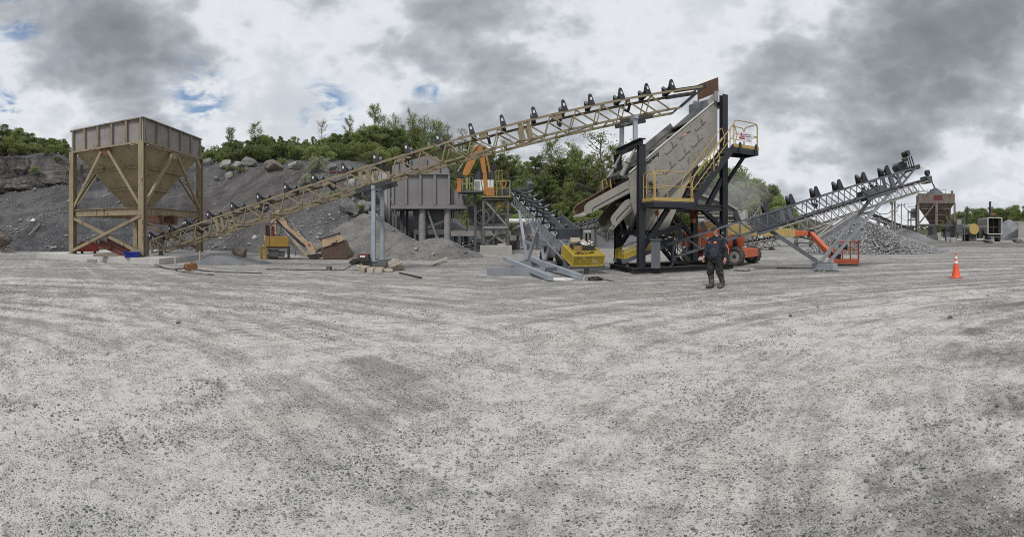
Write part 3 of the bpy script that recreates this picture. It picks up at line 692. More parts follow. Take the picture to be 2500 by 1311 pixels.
# bushes on the slope and round the plant
for (x, y, d, h, k, lab) in (
    (775, 418, None, 1.9, 'blossom', 'bush covered in white blossom on the crest above the long conveyor'),
    (752, 450, None, 1.4, 'blossom', 'low blossoming bush on the slope just under the bigger white one'),
    (1390, 520, 56, 2.6, 'gbush', 'young green bush below the wood left of the screen chutes'), (1362, 522, 57, 4.2, 'open', 'young pointed sapling in the brush behind the galvanised conveyor'),
    (1330, 512, 57, 3.0, 'gbush', 'green bush behind the rollers of the galvanised conveyor'), (1420, 515, 58, 2.2, 'gbush', 'green bush just left of the rusty screen chute'),
    (1440, 500, 60, 3.0, 'dark', 'dark bush behind the upper screen chute'), (1300, 500, 58, 2.6, 'gbush', 'green bush above the head of the galvanised conveyor'),
    (85, 425, None, 1.0, 'gbush', 'small pale green bush growing on the left rock ledges'), (175, 440, None, .9, 'gbush', 'small bush behind the left hopper post'), (140, 402, None, .8, 'bush', 'low dark shrub on the crest of the left slope'), (118, 380, None, .8, 'bush', 'little dark shrub on the skyline of the left slope'), (30, 388, None, .9, 'bush', 'low shrub on top of the left rock cliff'),
    (585, 425, None, .7, 'gbush', 'tuft of yellow green weeds under the square boulder'), (560, 418, None, .8, 'gbush', 'tuft of weeds beside the pale crest boulder'), (690, 402, None, 1.0, 'gbush', 'small bright bush between two crest boulders'),
    (820, 485, None, .9, 'gbush', 'yellow green weeds on the outcrop behind the long conveyor'), (845, 490, None, .7, 'gbush', 'weeds among the outcrop blocks'), (880, 520, None, .8, 'gbush', 'yellow weeds running down the outcrop to the post frame'), (895, 540, None, .6, 'gbush', 'lowest tuft of weeds in the outcrop')):
    dd = d or hill_at(x, y); p = on_hill(x, dd, -.05); plant(k, p, h, lab, None, wide=1.15, name='tree' if k == 'open' else 'bush')
# wood line far off on the right
for i in range(26):
    x = 2285+i*9.5+rnd.uniform(-5, 5); d = rnd.uniform(105, 130); top = 512 if 2330 < x < 2400 else 508
    if x > 2470: top = 502
    h = EYE+(565-top-rnd.uniform(-4, 16))*d/1100
    plant(rnd.choice(('broad', 'dark', 'broad')), G(x, d), h, 'round green tree in the far wood behind the trailer', 'trees behind the right hand yard', wide=1.1)
plant('bare', G(2328, 90), 5.2, 'grey budding tree just right of the far bin', None, 1.2)
for i in range(14):
    x = 1990+i*24; plant('dark', G(x, 170), EYE+(565-rnd.uniform(546, 553))*170/1100, 'far low tree on the horizon seen under the right hand conveyors', 'trees on the far horizon', 1.6)
# ------------------------------------------------------------------ paints and metals
TAN = paint('tan_machine_paint', (.262, .216, .138), .6, rust=.34, rust_col=(.085, .05, .033), dirt=.35, dirt_col=(.17, .145, .11), streak=True)
TANP = paint('weathered_tan_panel', (.225, .19, .14), .65, rust=.42, rust_col=(.11, .06, .045), dirt=.5, dirt_col=(.17, .155, .15), streak=True)
LILAC = paint('stained_bin_plate', (.24, .222, .21), .7, rust=.36, rust_col=(.15, .09, .075), dirt=.55, dirt_col=(.30, .28, .27), streak=True)
LEGGREY = paint('leg_grey_paint', (.20, .215, .235), .5, dirt=.3, dirt_col=(.22, .22, .22))
CTAN = paint('conveyor_tan_paint', (.21, .174, .108), .6, rust=.3, dirt=.35, dirt_col=(.14, .12, .09))
BLACK = paint('black_rubber_roller', (.018, .019, .021), .42, dirt=.12, dirt_col=(.1, .1, .1), spec=.5)
ROLLER = paint('worn_steel_roller', (.062, .065, .069), .34, dirt=.2, dirt_col=(.15, .15, .15), spec=.6)
BLKST = paint('black_steel_paint', (.016, .018, .024), .45, dirt=.10, dirt_col=(.08, .08, .085), spec=.45)
BLKDUST = paint('dusty_black_steel', (.035, .035, .036), .7, rust=.15, dirt=.4, dirt_col=(.13, .125, .12))
GALV = paint('galvanised_steel', (.36, .39, .43), .42, dirt=.25, dirt_col=(.26, .28, .3), metal=.45, spec=.5)
BGREY = paint('blue_grey_paint', (.088, .097, .112), .5, dirt=.2, dirt_col=(.2, .2, .21))
LGREY = paint('light_blue_grey_paint', (.30, .335, .38), .45, dirt=.22, dirt_col=(.24, .25, .26), metal=.25)
CREAM = paint('off_white_screen_paint', (.262, .253, .228), .55, rust=.12, dirt=.5, dirt_col=(.195, .188, .172), streak=True)
YELLOW = paint('safety_yellow', (.37, .265, .09), .5, rust=.08, dirt=.35, dirt_col=(.28, .21, .1))
LEMON = paint('guard_yellow', (.41, .305, .05), .5, dirt=.25, dirt_col=(.35, .28, .08))
ORANGE = paint('lift_orange', (.50, .112, .045), .5, dirt=.45, dirt_col=(.33, .19, .14))
AMBER = paint('breaker_orange', (.35, .165, .045), .5, rust=.15, dirt=.3, dirt_col=(.28, .15, .06))
PEACH = paint('faded_peach_paint', (.46, .335, .22), .6, rust=.16, rust_col=(.3, .12, .06), dirt=.3, dirt_col=(.42, .32, .22))
CATYEL = paint('old_machine_yellow', (.30, .185, .04), .55, rust=.2, dirt=.4, dirt_col=(.22, .16, .08))
RUST = paint('bare_rust', (.13, .07, .045), .85, rust=.4, dirt=.4, dirt_col=(.2, .13, .09))
DKRED = paint('dull_dark_red', (.10, .03, .025), .7, rust=.3, dirt=.4, dirt_col=(.13, .1, .09))
RED = paint('engine_red', (.24, .035, .025), .5, dirt=.3, dirt_col=(.2, .07, .05))
BLUE = paint('crate_blue', (.018, .04, .30), .45, dirt=.1, dirt_col=(.05, .06, .3))
WOOD = paint('weathered_timber', (.30, .25, .19), .85, dirt=.6, dirt_col=(.19, .165, .135), scale=3, streak=True)
WOODP = paint('pale_timber', (.38, .345, .285), .85, dirt=.4, dirt_col=(.33, .29, .22), scale=3)
CONC = paint('raw_concrete', (.34, .33, .315), .9, dirt=.5, dirt_col=(.22, .215, .21), scale=.9)
CONCD = paint('dusty_concrete_pad', (.46, .45, .43), .92, dirt=.55, dirt_col=(.33, .325, .315), scale=.8)
GREYST = paint('dusty_grey_steel', (.225, .215, .21), .65, rust=.08, dirt=.35, dirt_col=(.30, .29, .28))
CRUSH = paint('crusher_grey_plate', (.198, .192, .194), .6, rust=.05, dirt=.25, dirt_col=(.215, .207, .203), scale=.6)
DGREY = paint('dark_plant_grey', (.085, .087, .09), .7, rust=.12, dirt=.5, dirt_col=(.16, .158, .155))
PALEST = paint('dust_coated_steel', (.26, .25, .235), .8, dirt=.6, dirt_col=(.37, .36, .34))
WHITE = paint('white_paint', (.62, .62, .60), .5, rust=.08, dirt=.35, dirt_col=(.4, .39, .37))
CHROME = paint('bright_rod', (.62, .62, .62), .22, dirt=.15, metal=.9)
TYRE = paint('tyre_rubber', (.045, .044, .043), .85, dirt=.6, dirt_col=(.16, .155, .15), scale=3)
RIM = paint('grey_wheel_rim', (.27, .265, .255), .6, dirt=.5, dirt_col=(.2, .195, .19))
HOSE = paint('black_hose', (.02, .02, .02), .6, dirt=.2)
GLASS = paint('dark_cab_glass', (.02, .025, .03), .08, dirt=.05, spec=.8)
CARD = paint('cardboard', (.38, .27, .16), .85, dirt=.2, dirt_col=(.3, .2, .12))
def mesh_mat(name, col, cell, cover):
    t = NT(name); t.set(col, .5)
    def saw(ax, rot):
        mp = t.map((1, 1, 1), rot=rot); s2 = t.n.new('ShaderNodeSeparateXYZ'); t.l.new(mp, s2.inputs[0])
        return t.ss(t.math('PINGPONG', s2.outputs[ax], cell/2), cell/2*cover, cell/2*cover+.002, 1, 0)
    sx = t.n.new('ShaderNodeSeparateXYZ'); t.l.new(t.tc.outputs['Object'], sx.inputs[0])
    h = t.math('ADD', sx.outputs[0], sx.outputs[1])
    def line(e): return t.math('LESS_THAN', t.math('PINGPONG', e, cell/2), cell/2*cover)
    a = line(t.math('ADD', h, sx.outputs[2])); b = line(t.math('SUBTRACT', h, sx.outputs[2])); f = t.math('MAXIMUM', a, b)
    tr = t.n.new('ShaderNodeBsdfTransparent'); mx = t.n.new('ShaderNodeMixShader'); t.l.new(f, mx.inputs[0]); t.l.new(tr.outputs[0], mx.inputs[1]); t.l.new(t.b.outputs[0], mx.inputs[2]); t.l.new(mx.outputs[0], t.out.inputs[0]); return t.m
YMESH = mesh_mat('yellow_expanded_mesh', (.44, .33, .035), .05, .30)
GMESH = mesh_mat('grey_guard_mesh', (.06, .065, .075), .05, .20)

# ------------------------------------------------------------------ generic belt conveyor
def idler_parts(w, mats, tall=.46):
    """local: x along the belt, y across, z square to the belt"""
    fr = MB(); y = w/2; ends = []; inn = []
    fr.angle((0, -y-.06, .035), (0, y+.06, .035), .07, .012)
    for s in (-1, 1):
        ends.append(MB().prism([(-.115, 0), (.115, 0), (.07, tall), (.025, tall+.04), (-.025, tall+.04), (-.07, tall)], (0, s*(y+.04), .0), (1, 0, 0), (0, -s*.08, 1), (0, 1, 0), .035))
        inn.append(MB().prism([(-.06, 0), (.06, 0), (.04, .17), (-.04, .17)], (0, s*y*.40, .06), (1, 0, 0), (0, 0, 1), (0, 1, 0), .02))
    ce = MB().cyl((0, -y*.36, .2), (0, y*.36, .2), .068, n=12)
    wings = [MB().cyl((0, s*y*.44, .225), (0, s*(y*.94), tall-.03), .068, n=12) for s in (-1, 1)]
    lab = MB().box(-.035, .035, -y-.07, -y-.063, tall*.45, tall*.72)
    return fr, ce, wings, lab, ends, inn
def idler_proto(w, tall=.46, roller=None, plates=True):
    fr, ce, wings, lab, ends, inn = idler_parts(w, None, tall)
    o = fr.build('idler', BLKST)
    roller = roller or ROLLER
    for q in ends: q.build('end_bracket', BLKST, o)
    for q in inn: q.build('roller_bracket', BLKST, o)
    ce.build('roller', roller or BLACK, o, smooth=True)
    for q in wings: q.build('roller', roller or BLACK, o, smooth=True)
    if plates: lab.build('label_plate', WHITE, o)
    return o
def return_proto(w):
    o = MB().bar((0, -w/2, 0), (0, w/2, 0), .05).build('return_idler', BLKST)
    for s in (-1, 1):
        MB().cyl((0, s*.05, -.33), (0, s*w*.46, -.16), .06, n=12).build('roller', BLACK, o, smooth=True)
        MB().bar((0, s*w*.47, -.14), (0, s*w*.47, 0), .05, .03).build('hanger', BLKST, o)
    return o
def put(proto, root, loc, rot, first):
    c = proto if first else dup(proto)
    c.parent = root; inv = PM[root.name].inverted(); c.location = inv @ Vector(loc); c.rotation_euler = rot; return c
def conveyor(name, label, A, B, w, depth, mat, panel, idl, ret=(), chord=.09, lace=.052, cat='conveyor', t_bot=(0, 1), near_sign=None, tall=.46, idler=True, splices=(), group=None, roller=None, fine=False, plates=True):
    A, B = Vector(A), Vector(B); d = (B-A).normalized(); L = (B-A).length; s = d.cross(Vector((0, 0, 1))).normalized()
    mid = (A+B)/2; s = -s if s.dot(Vector((mid.x, mid.y, 0))) > 0 else s        # towards the yard
    n = s.cross(d); n = n if n.z > 0 else -n
    root = thing(name, label, cat, (A.x, A.y, 0), 0, group)
    def pt(t, side, h): return A+d*(t*L)+s*(side*w/2)+n*h
    for sd, nm in ((1, 0), (-1, 0)):
        MB().angle(pt(0, sd, 0), pt(1, sd, 0), chord, .014, up=n, flip=sd).build('top_chord', mat, root, True)
        MB().angle(pt(t_bot[0], sd, -depth), pt(t_bot[1], sd, -depth), chord, .014, up=-n, flip=sd).build('bottom_chord', mat, root, True)
        m = MB(); k = 0; x = t_bot[0]*L
        while x+panel < t_bot[1]*L+.01:
            a, b, c = x/L, (x+panel*.33)/L, (x+panel)/L
            m.angle(pt(a, sd, -depth+.02), pt(b, sd, -.02), lace, .01, up=s)
            if fine: m.build('lacing_bar', mat, root, True); m = MB()
            m.angle(pt(b, sd, -.02), pt(c, sd, -depth+.02), lace, .01, up=s)
            if fine: m.build('lacing_bar', mat, root, True); m = MB()
            x += panel
        if not fine: m.build('lacing', mat, root, True)
        for tt in splices:
            for e, w_ in ((-.16, .17), (.16, .15)): MB().bar(pt(tt+e/L, sd*1.02, 0), pt(tt+e/L, sd*1.02, -depth), .02, w_, up=d).build('splice_plate', mat, root, True)
    m = MB(); x = 0; k = 0
    while x <= L:
        bars = [(pt(x/L, -1, -.03), pt(x/L, 1, -.03), lace*1.2)]
        if t_bot[0]*L <= x <= t_bot[1]*L:
            bars.append((pt(x/L, -1, -depth), pt(x/L, 1, -depth), lace))
            if x+2*panel <= t_bot[1]*L: bars.append((pt(x/L, -1, -depth), pt((x+2*panel)/L, 1, -depth), lace))
        for p_, q_, w_ in bars:
            m.angle(p_, q_, w_, .01, up=n); m.build('cross_brace', mat, root, True); m = MB()
        x += 2*panel
    rot = Matrix((d, s, n)).transposed().to_euler() if d.cross(s).dot(n) > 0 else Matrix((d, -s, n)).transposed().to_euler()
    ymir = 1 if d.cross(s).dot(n) > 0 else -1
    if idler:
        pr = idler_proto(w, tall, roller, plates)
        if ymir > 0:
            for ch in pr.children:
                if ch.name.startswith('label_plate'): ch.scale = (1, -1, 1)
        for i, t in enumerate(idl): put(pr, root, pt(t, 0, .03), rot, i == 0)
        if ret:
            pr = return_proto(w)
            for i, t in enumerate(ret): put(pr, root, pt(t, 0, -.03), rot, i == 0)
    return root, pt, d, s, n, L

# ------------------------------------------------------------------ concrete pad and storage hopper
e1, e2 = Vector((-.978, -.21, 0)), Vector((-.21, .978, 0)); FC = Vector((-16.86, 15.73, 0))
def W(a, b, z): return FC+e1*a+e2*b+Vector((0, 0, z))
m = MB(); m.hull([W(-1.55, -.85, -.2), W(7.1, -.85, -.2), W(7.1, 8.2, -.2), W(-1.55, 8.2, -.2)], [W(-1.55, -.85, .3), W(7.1, -.85, .3), W(7.1, 8.2, .3), W(-1.55, 8.2, .3)])
tag(m.build('concrete_pad', CONCD), kind='structure')
hop = thing('storage_hopper', 'tall rusty tan storage hopper on four posts standing on the concrete pad', 'hopper', W(2.45, 3.15, .3))
HW, HD = 4.9, 6.3
for a, b in ((0, 0), (HW, 0), (0, HD), (HW, HD)):
    m = MB(); m.ibeam(W(a, b, .33), W(a, b, 6.2), .33, .33, .035, up=e2); pp_ = m.build('post', TAN, hop, True); MB().frame(W(a, b, .315), e1*.24, e2*.24, (0, 0, .015)).build('base_plate', TAN, pp_, True)
ring = lambda a0, a1, b0, b1, z: [W(a0, b0, z), W(a1, b0, z), W(a1, b1, z), W(a0, b1, z)]
sides = [((0, 0), (HW, 0), e2*-1), ((HW, 0), (HW, HD), e1), ((HW, HD), (0, HD), e2), ((0, HD), (0, 0), e1*-1)]
for (a, b), (c, d2), out in sides:
    p, q = W(a, b, 0), W(c, d2, 0); u = (q-p).normalized(); L = (q-p).length; up = Vector((0, 0, 1))
    MB().frame((p+q)/2+up*6.8, u*(L/2-.02), out*.012, up*.60).build('bin_plate', LILAC, hop, True)
    for k in range(6):
        c0 = p+u*(L*k/5) if 0 < k < 5 else p+u*(.07 if k == 0 else L-.07); MB().frame(c0+out*.065+up*6.8, u*.065, out*.05, up*.585).build('stiffener', TANP, hop, True)
    MB().frame((p+q)/2+out*.06+up*7.42, u*(L/2+.1), out*.075, up*.03).build('top_rim', TANP, hop, True)
    MB().frame((p+q)/2+out*.07+up*6.17, u*(L/2+.12), out*.09, up*.045).build('bottom_rim', TAN, hop, True)
    # knee braces meeting at a gusset in the middle of each side
    md = (p+q)/2+out*.05
    MB().frame(md+up*5.93, u*.34, out*.02, up*.22).build('gusset', RUST if out == sides[0][2] else TAN, hop, True)
    for s0, end in ((-1, p), (1, q)):
        MB().angle(md+u*(s0*.25)+up*5.95, end+out*.05+up*2.95-u*(s0*.1), .15, .02, up=out).build('knee_brace', TAN, hop, True)
    MB().ibeam(p+u*.17+up*2.65, q-u*.17+up*2.65, .2, .40, .025).build('girt', TAN, hop, True)
cone_t, cone_b = ring(.12, HW-.12, .12, HD-.12, 6.14), ring(1.9, 3.0, 2.55, 3.75, 3.0)
MB().shell(cone_b, cone_t, .03).build('cone', paint('hopper_cone_tan', (.33, .272, .168), .6, rust=.30, rust_col=(.12, .06, .04), dirt=.35, dirt_col=(.19, .16, .115), streak=True), hop, True)
for t in (.34, .68):
    r0 = [a.lerp(b, t) for a, b in zip(cone_t, cone_b)]; c0 = sum(r0, Vector())/4
    m = MB()
    for i in range(4):
        p, q = r0[i], r0[(i+1) % 4]; o = ((p+q)/2-c0); o.z = 0; o.normalize(); m.frame((p+q)/2+o*.06, (q-p)/2+(q-p).normalized()*.12, o*.08, Vector((0, 0, .05)))
    m.build('hopper_rib', TAN, hop, True)
MB().shell(ring(1.85, 3.05, 2.5, 3.8, 2.45), ring(1.85, 3.05, 2.5, 3.8, 3.0), .03).build('outlet_box', TAN, hop, True)
p0, p1 = W(2.8, 3.0, 2.38), Vector((-16.8, 17.75, 1.98)); u = (p1-p0).normalized(); sd = u.cross(Vector((0, 0, 1))).normalized()
m = MB(); m.frame((p0+p1)/2, (p1-p0)/2, sd*.5, Vector((0, 0, .03)))
for k in (-1, 1): m.frame((p0+p1)/2+sd*(k*.5)+Vector((0, 0, .24)), (p1-p0)/2, sd*.03, Vector((0, 0, .22)))
m.build('feeder_pan', RUST, hop, True)
def xbrace(p, q, out, z0, z1):
    for (a, b) in (((p, z0), (q, z1)), ((q, z0), (p, z1))):
        k = .05 if a[0] is p else .13
        MB().angle(a[0]+out*k+Vector((0, 0, a[1])), b[0]+out*k+Vector((0, 0, b[1])), .15, .02, up=out).build('cross_brace', TAN, hop, True)
xbrace(W(0, 0, 0), W(HW, 0, 0), e2*-1, .45, 2.4); xbrace(W(HW, 0, 0), W(HW, HD, 0), e1, .45, 2.4); xbrace(W(HW, HD, 0), W(0, HD, 0), e2, .45, 2.4)

# things lying on the pad
g = thing('engine_unit', 'dull red boxy engine unit standing on the pad under the hopper', 'engine', G(217, 26.6, .3), facing(217)); 
m = MB(); m.box(-.62, .58, -.35, .35, .12, .62); m.box(-.5, .3, -.3, .3, .62, .7); m.build('housing', RED, g, bevel=.02)
MB().box(-.68, -.6, -.3, .3, .14, .5).build('radiator', DKRED, g)
for x in (-.4, .35): MB().box(x-.08, x+.08, -.3, .3, 0, .12).build('foot', BLKDUST, g)
MB().tube([(.45, 0, .6), (.45, 0, .82), (.55, 0, .9)], .04).build('pipe', RUST, g)
for i, (x0, y0, x1, y1, z0, z1, lab) in enumerate(((243, 25.6, 312, 23.6, .95, .42, 'rusty dark red steel beam propped at a slant on the pad, the nearer of two'), (262, 26.6, 326, 24.6, 1.1, .5, 'rusty dark red steel beam propped at a slant on the pad, the farther of two'))):
    a, b = G(x0, y0, z0), G(x1, y1, z1); m = MB(); m.ibeam(a, b, .22, .38, .03); o = m.build('steel_beam', DKRED); tag(o, lab, 'beam', 'slanting beams under the hopper')
g = thing('plastic_crate', 'bright blue plastic crate on the pad beside the front hopper post', 'crate', G(321, 22.7, .3), facing(321)+.1)
MB().shell([(-.34, -.2, .02), (.34, -.2, .02), (.34, .2, .02), (-.34, .2, .02)], [(-.4, -.26, .26), (.4, -.26, .26), (.4, .26, .26), (-.4, .26, .26)], .02).build('wall', BLUE, g)
MB().box(-.34, .34, -.2, .2, 0, .02).build('base', BLUE, g)
m = MB()
for q in (((-.41, -.27), (.41, -.27)), ((.41, -.27), (.41, .27)), ((.41, .27), (-.41, .27)), ((-.41, .27), (-.41, -.27))): m.bar((*q[0], .26), (*q[1], .26), .04, .035)
m.build('rim', BLUE, g)
solo(MB().box(-.3, .3, -.09, .09, 0, .03).box(-.2, .2, -.05, .05, .03, .12), 'rag_bundle', 'crumpled tan rag lying on the rim of the blue crate', 'rag', WOODP, G(330, 22.65, .562), facing(330)+.3)
solo(MB().box(-.64, .64, -.09, .09, 0, .11), 'timber_baulk', 'dark timber baulk lying flat on the pad left of the blue crate', 'timber', WOOD, G(258, 23.4, .3), facing(258)-.08, bevel=.01)
solo(MB().box(-.24, .24, -.1, .1, 0, .14).box(-.2, .2, .1, .14, .02, .1), 'pale_block', 'pale concrete kerb block lying against the front edge of the pad', 'block', CONC, G(225, 23.2, .02), facing(225)-.15)
for x, d, h, lab in ((359, 24.0, 1.05, 'blue grey steel stub post under the conveyor tail, left one'), (393, 24.6, .75, 'blue grey steel stub post under the conveyor tail, right one')):
    m = MB(); m.ibeam((0, 0, .02), (0, 0, h), .24, .24, .02, up=(0, 1, 0)); m.box(-.17, .17, -.17, .17, 0, .02); solo(m, 'stub_post', lab, 'post', BGREY, G(x, d, .3), facing(x))

# ------------------------------------------------------------------ the long tan conveyor
YC = 17.8
def zt(X): return 5.74+.2591*X
def cx(px): return math.tan(az(px))*YC
A, B = Vector((-18.45, YC, zt(-18.45))), Vector((7.80, YC, zt(7.80)-.06))
ix = [385, 433, 472, 527, 585, 648, 714, 781, 853, 928, 1003, 1078, 1157, 1231, 1306, 1377, 1441, 1513, 1575, 1634]
LX = B.x-A.x
lc, pt, cd, cs, cn, CL = conveyor('belt_conveyor', 'long tan lattice conveyor without belt, climbing from the hopper to the screen top', A, B, 1.0, .70, CTAN, 1.035,
    [(cx(p)-A.x)/LX for p in ix], [(cx(p)-A.x)/LX for p in (490, 641, 808, 990, 1190, 1362, 1528)], t_bot=(.02, .955), splices=[(cx(p)-A.x)/LX for p in (548, 895, 1277)], tall=.41, fine=True)
for s in (-1, 1): m = MB(); m.angle(pt(.955, s, -.70), pt(1, s, -.05), .075, .014, up=cs); m.bar(pt(.95, s, 0), pt(1.005, s, 0), .06, .16, up=cn); m.build('head_frame', BLKST, lc, True)
for s in (-1, 1): m = MB(); m.bar(pt(-.07, s*.95, -.25), pt(.02, s*.95, -.12), .05, .22, up=cn); m.bar(pt(.02, s, .02), pt(.02, s, -.72), .06, .14, up=cd); m.build('tail_frame', CTAN, lc, True)
MB().cyl(pt(-.06, -.8, -.2), pt(-.06, .8, -.2), .22, n=18).build('tail_pulley', DGREY, lc, True, smooth=True)
m = MB(); a, b = (cx(868)-A.x)/LX, (cx(950)-A.x)/LX
for s in (-1, 1): MB().bar(pt(a, s*.95, -.84), pt(b, s*.95, -.84), .12, .2, up=cn).build('bearer', BLKDUST, lc, True)
m = MB(); a, b = (cx(1497)-A.x)/LX, (cx(1590)-A.x)/LX
for s in (-1, 1): MB().bar(pt(a, s*.95, -.80), pt(b-.012, s*.95, -.80), .12, .16, up=cn).build('bearer', BLKDUST, lc, True)
for px in (440, 640, 805, 985, 1180, 1357): t = (cx(px)-A.x)/LX; MB().frame(pt(t, 1.03, -.1), cd*.16, cs*.012, cn*.12).build('gusset', CTAN, lc, True)
# galvanised trestle under the middle of it
tr = thing('conveyor_trestle', 'slim galvanised two post frame carrying the long conveyor, feet among timbers', 'support frame', (-5.45, YC, 0))
zb = zt(-5.45)-.96
for dy, x in ((-.62, 0), (.62, 0)):
    MB().box(x-.075, x+.075, dy-.075, dy+.075, .42, zb-.08).build('leg', LGREY, tr, bevel=.008)
for z in (zb-.0, 2.15): MB().box(-.07, .07, -.54, .54, z-.07, z+.07).build('crossbar', LGREY, tr)
MB().box(-.07, .07, -.74, -.54, zb-.08, zb+.07).build('cap', LGREY, tr); MB().box(-.07, .07, .54, .74, zb-.08, zb+.07).build('cap', LGREY, tr)
for dy in (-.62, .62): MB().box(-.16, .16, dy-.16, dy+.16, .40, .42).build('foot_plate', LGREY, tr)
# timbers under it
TB = [ # local x, y, z centre, half sizes, yaw, tilt, mat, label
    (-.05, -.62, .11, (.52, .10, .105), .04, 0, WOOD, 'big squared timber lying lowest at the front of the trestle foot'),
    (.02, -.98, .09, (.13, .24, .09), .1, 0, WOODP, 'short pale timber block showing its end grain in front of the trestle'),
    (-.27, -1.0, .09, (.12, .26, .09), -.06, 0, WOOD, 'short brown timber block at the front left of the trestle foot'),
    (.33, -.94, .08, (.16, .2, .08), .02, 0, WOODP, 'grey pale timber block at the front right of the trestle foot'),
    (-.1, .55, .11, (.55, .10, .105), .0, 0, WOOD, 'squared timber lying under the back leg of the trestle'),
    (.05, -.60, .31, (.50, .13, .09), 0, 0, DGREY, 'dark steel bearer lying across the timbers under the trestle foot'),
    (.05, .58, .31, (.50, .13, .09), 0, 0, DGREY, 'dark steel bearer under the back leg of the trestle'),
    (-.35, -.86, .215, (.26, .16, .03), -.18, -.10, WOODP, 'pale plank laid on top of the front timbers'),
    (.62, -.75, .07, (.2, .09, .06), .2, 0, WOODP, 'pale plank end poking out right of the trestle timbers'),
    (.48, -.1, .30, (.40, .07, .05), .95, .3, WOODP, 'pale plank leaning on the pile beside the trestle leg, nearest the leg'),
    (.60, -.2, .27, (.42, .07, .045), .9, .28, WOODP, 'pale plank in the middle of the leaning stack by the trestle'),
    (.74, -.28, .22, (.42, .07, .045), .85, .26, WOODP, 'pale plank at the outer side of the leaning stack by the trestle'),
    (.66, .05, .12, (.36, .25, .1), .8, 0, WOOD, 'rough timber supporting the leaning planks by the trestle')]
for (x, y, z, h, yaw, tl_, mt, lab) in TB:
    o = MB().box(-h[0], h[0], -h[1], h[1], -h[2], h[2]).build('timber' if mt is not DGREY else 'steel_bearer', mt, bevel=.008); o.location = (-5.45+x, YC+y-0.0, z+.005); o.rotation_euler = (0, -tl_, yaw); tag(o, lab, 'timber' if mt is not DGREY else 'beam', 'timbers under the trestle')
g = thing('power_pack', 'small dark red and black hydraulic power pack left of the trestle leg', 'power pack', (-5.83, YC-.75, .405), -.05)
m = MB(); m.box(-.2, .25, -.14, .14, .14, .3); m.build('cover', DKRED, g, bevel=.02); MB().box(-.26, .3, -.17, .17, 0, .14).build('base', BLACK, g, bevel=.02); MB().box(-.1, .12, -.147, -.14, .17, .24).build('plate', WHITE, g)
def coil(name, label, c, r, turns, rad, mat, seed, flat=.02, tails=()):
    q = random.Random(seed); m = MB()
    for k in range(turns):
        rr = r*q.uniform(.65, 1.1); ox, oy = q.uniform(-.15, .15)*r, q.uniform(-.15, .15)*r; ph = q.uniform(0, 6.28); ex = q.uniform(.75, 1.15)
        m.tube([(c[0]+ox+rr*math.cos(t/16*6.283+ph)*ex, c[1]+oy+rr*math.sin(t/16*6.283+ph), c[2]+rad+flat*k+.02*math.sin(t*.9+ph)) for t in range(16)], rad, 5, closed=True)
    for tl_ in tails: m.tube([Vector(p) for p in tl_], rad, 5)
    cc = Vector(c); m.v = [tuple(Vector(p)-cc) for p in m.v]; o = m.build(name, mat, smooth=True); o.location = cc; return tag(o, label, 'cable')
coil('cable_coil', 'black cable coiled on the ground left of the trestle timbers', (-6.25, YC-.5, .25), .26, 6, .02, HOSE, 3, .03, tails=[[(-6.4, YC-.6, .2), (-6.7, YC-.8, .02), (-7.2, YC-.9, .02)]])
# ------------------------------------------------------------------ idle excavator arm on a stand, in front of the slope
EX, ED = 745, 26.0
ex = thing('excavator_arm', 'faded peach excavator boom with its bucket curled on the ground by the slope', 'excavator', G(EX, ED), facing(EX))
K = .002524*ED/26
def E2(u, v): return ((u-1170)*K, (1165-v)*K)
def flat(poly, y, t): return MB().prism([E2(*q) for q in poly], (0, y, 0), (1, 0, 0), (0, 0, 1), (0, 1, 0), t)
m = MB(); x0, z0 = E2(255, 880); x1, z1 = E2(800, 640); m.box(x0, x1, -.45, .55, z0, z1); m.build('engine_cabinet', CATYEL, ex, bevel=.02)
xm = E2(360, 0)[0]; m = MB().box(xm-.012, xm+.012, -.462, -.45, z0+.03, z1-.05); m.build('door_gap', BLKDUST, ex)
MB().box(x0-.012, x0+.09, -.44, .5, z1-.22, z1+.02).build('corner_plate', WHITE, ex)
a, b = E2(270, 650), E2(350, 390); MB().box(a[0], b[0]+.0, -.35, .35, a[1], b[1]).build('radiator', DKRED, ex)
a, b = E2(405, 640), E2(470, 410); MB().box(a[0], b[0], -.25, .3, a[1], b[1]).build('grille', DKRED, ex)
m = MB(); m.tube([(*E2(290, 640)[:1], -.4, E2(0, 640)[1]), (E2(285, 0)[0], -.4, E2(0, 380)[1]), (E2(320, 0)[0], -.4, E2(0, 355)[1]), (E2(560, 0)[0], -.4, E2(0, 365)[1]), (E2(630, 0)[0], -.4, E2(0, 410)[1]), (E2(625, 0)[0], -.4, E2(0, 540)[1]), (E2(570, 0)[0], -.4, E2(0, 640)[1])], .025, 7); m.build('guard_hoop', BLKDUST, ex, smooth=True)
for u0, u1, mt in ((150, 185, CATYEL), (262, 300, CATYEL), (770, 812, BLKDUST)):
    for y in (-.42, .5): MB().box(E2(u0, 0)[0], E2(u1, 0)[0], y-.05, y+.05, 0, E2(0, 880)[1]).build('stand_leg', mt, ex)
for v in (920, 1000, 1080, 1150): MB().box(E2(185, 0)[0], E2(262, 0)[0], -.44, -.40, E2(0, v)[1]-.02, E2(0, v)[1]+.02).build('ladder_rung', CATYEL, ex)
for v in (905, 1160):
    for y in (-.42, .5): MB().box(E2(300, 0)[0], E2(770, 0)[0], y-.03, y+.03, max(0, E2(0, v)[1]-.03), E2(0, v)[1]+.03).build('stand_rail', BLKDUST, ex)
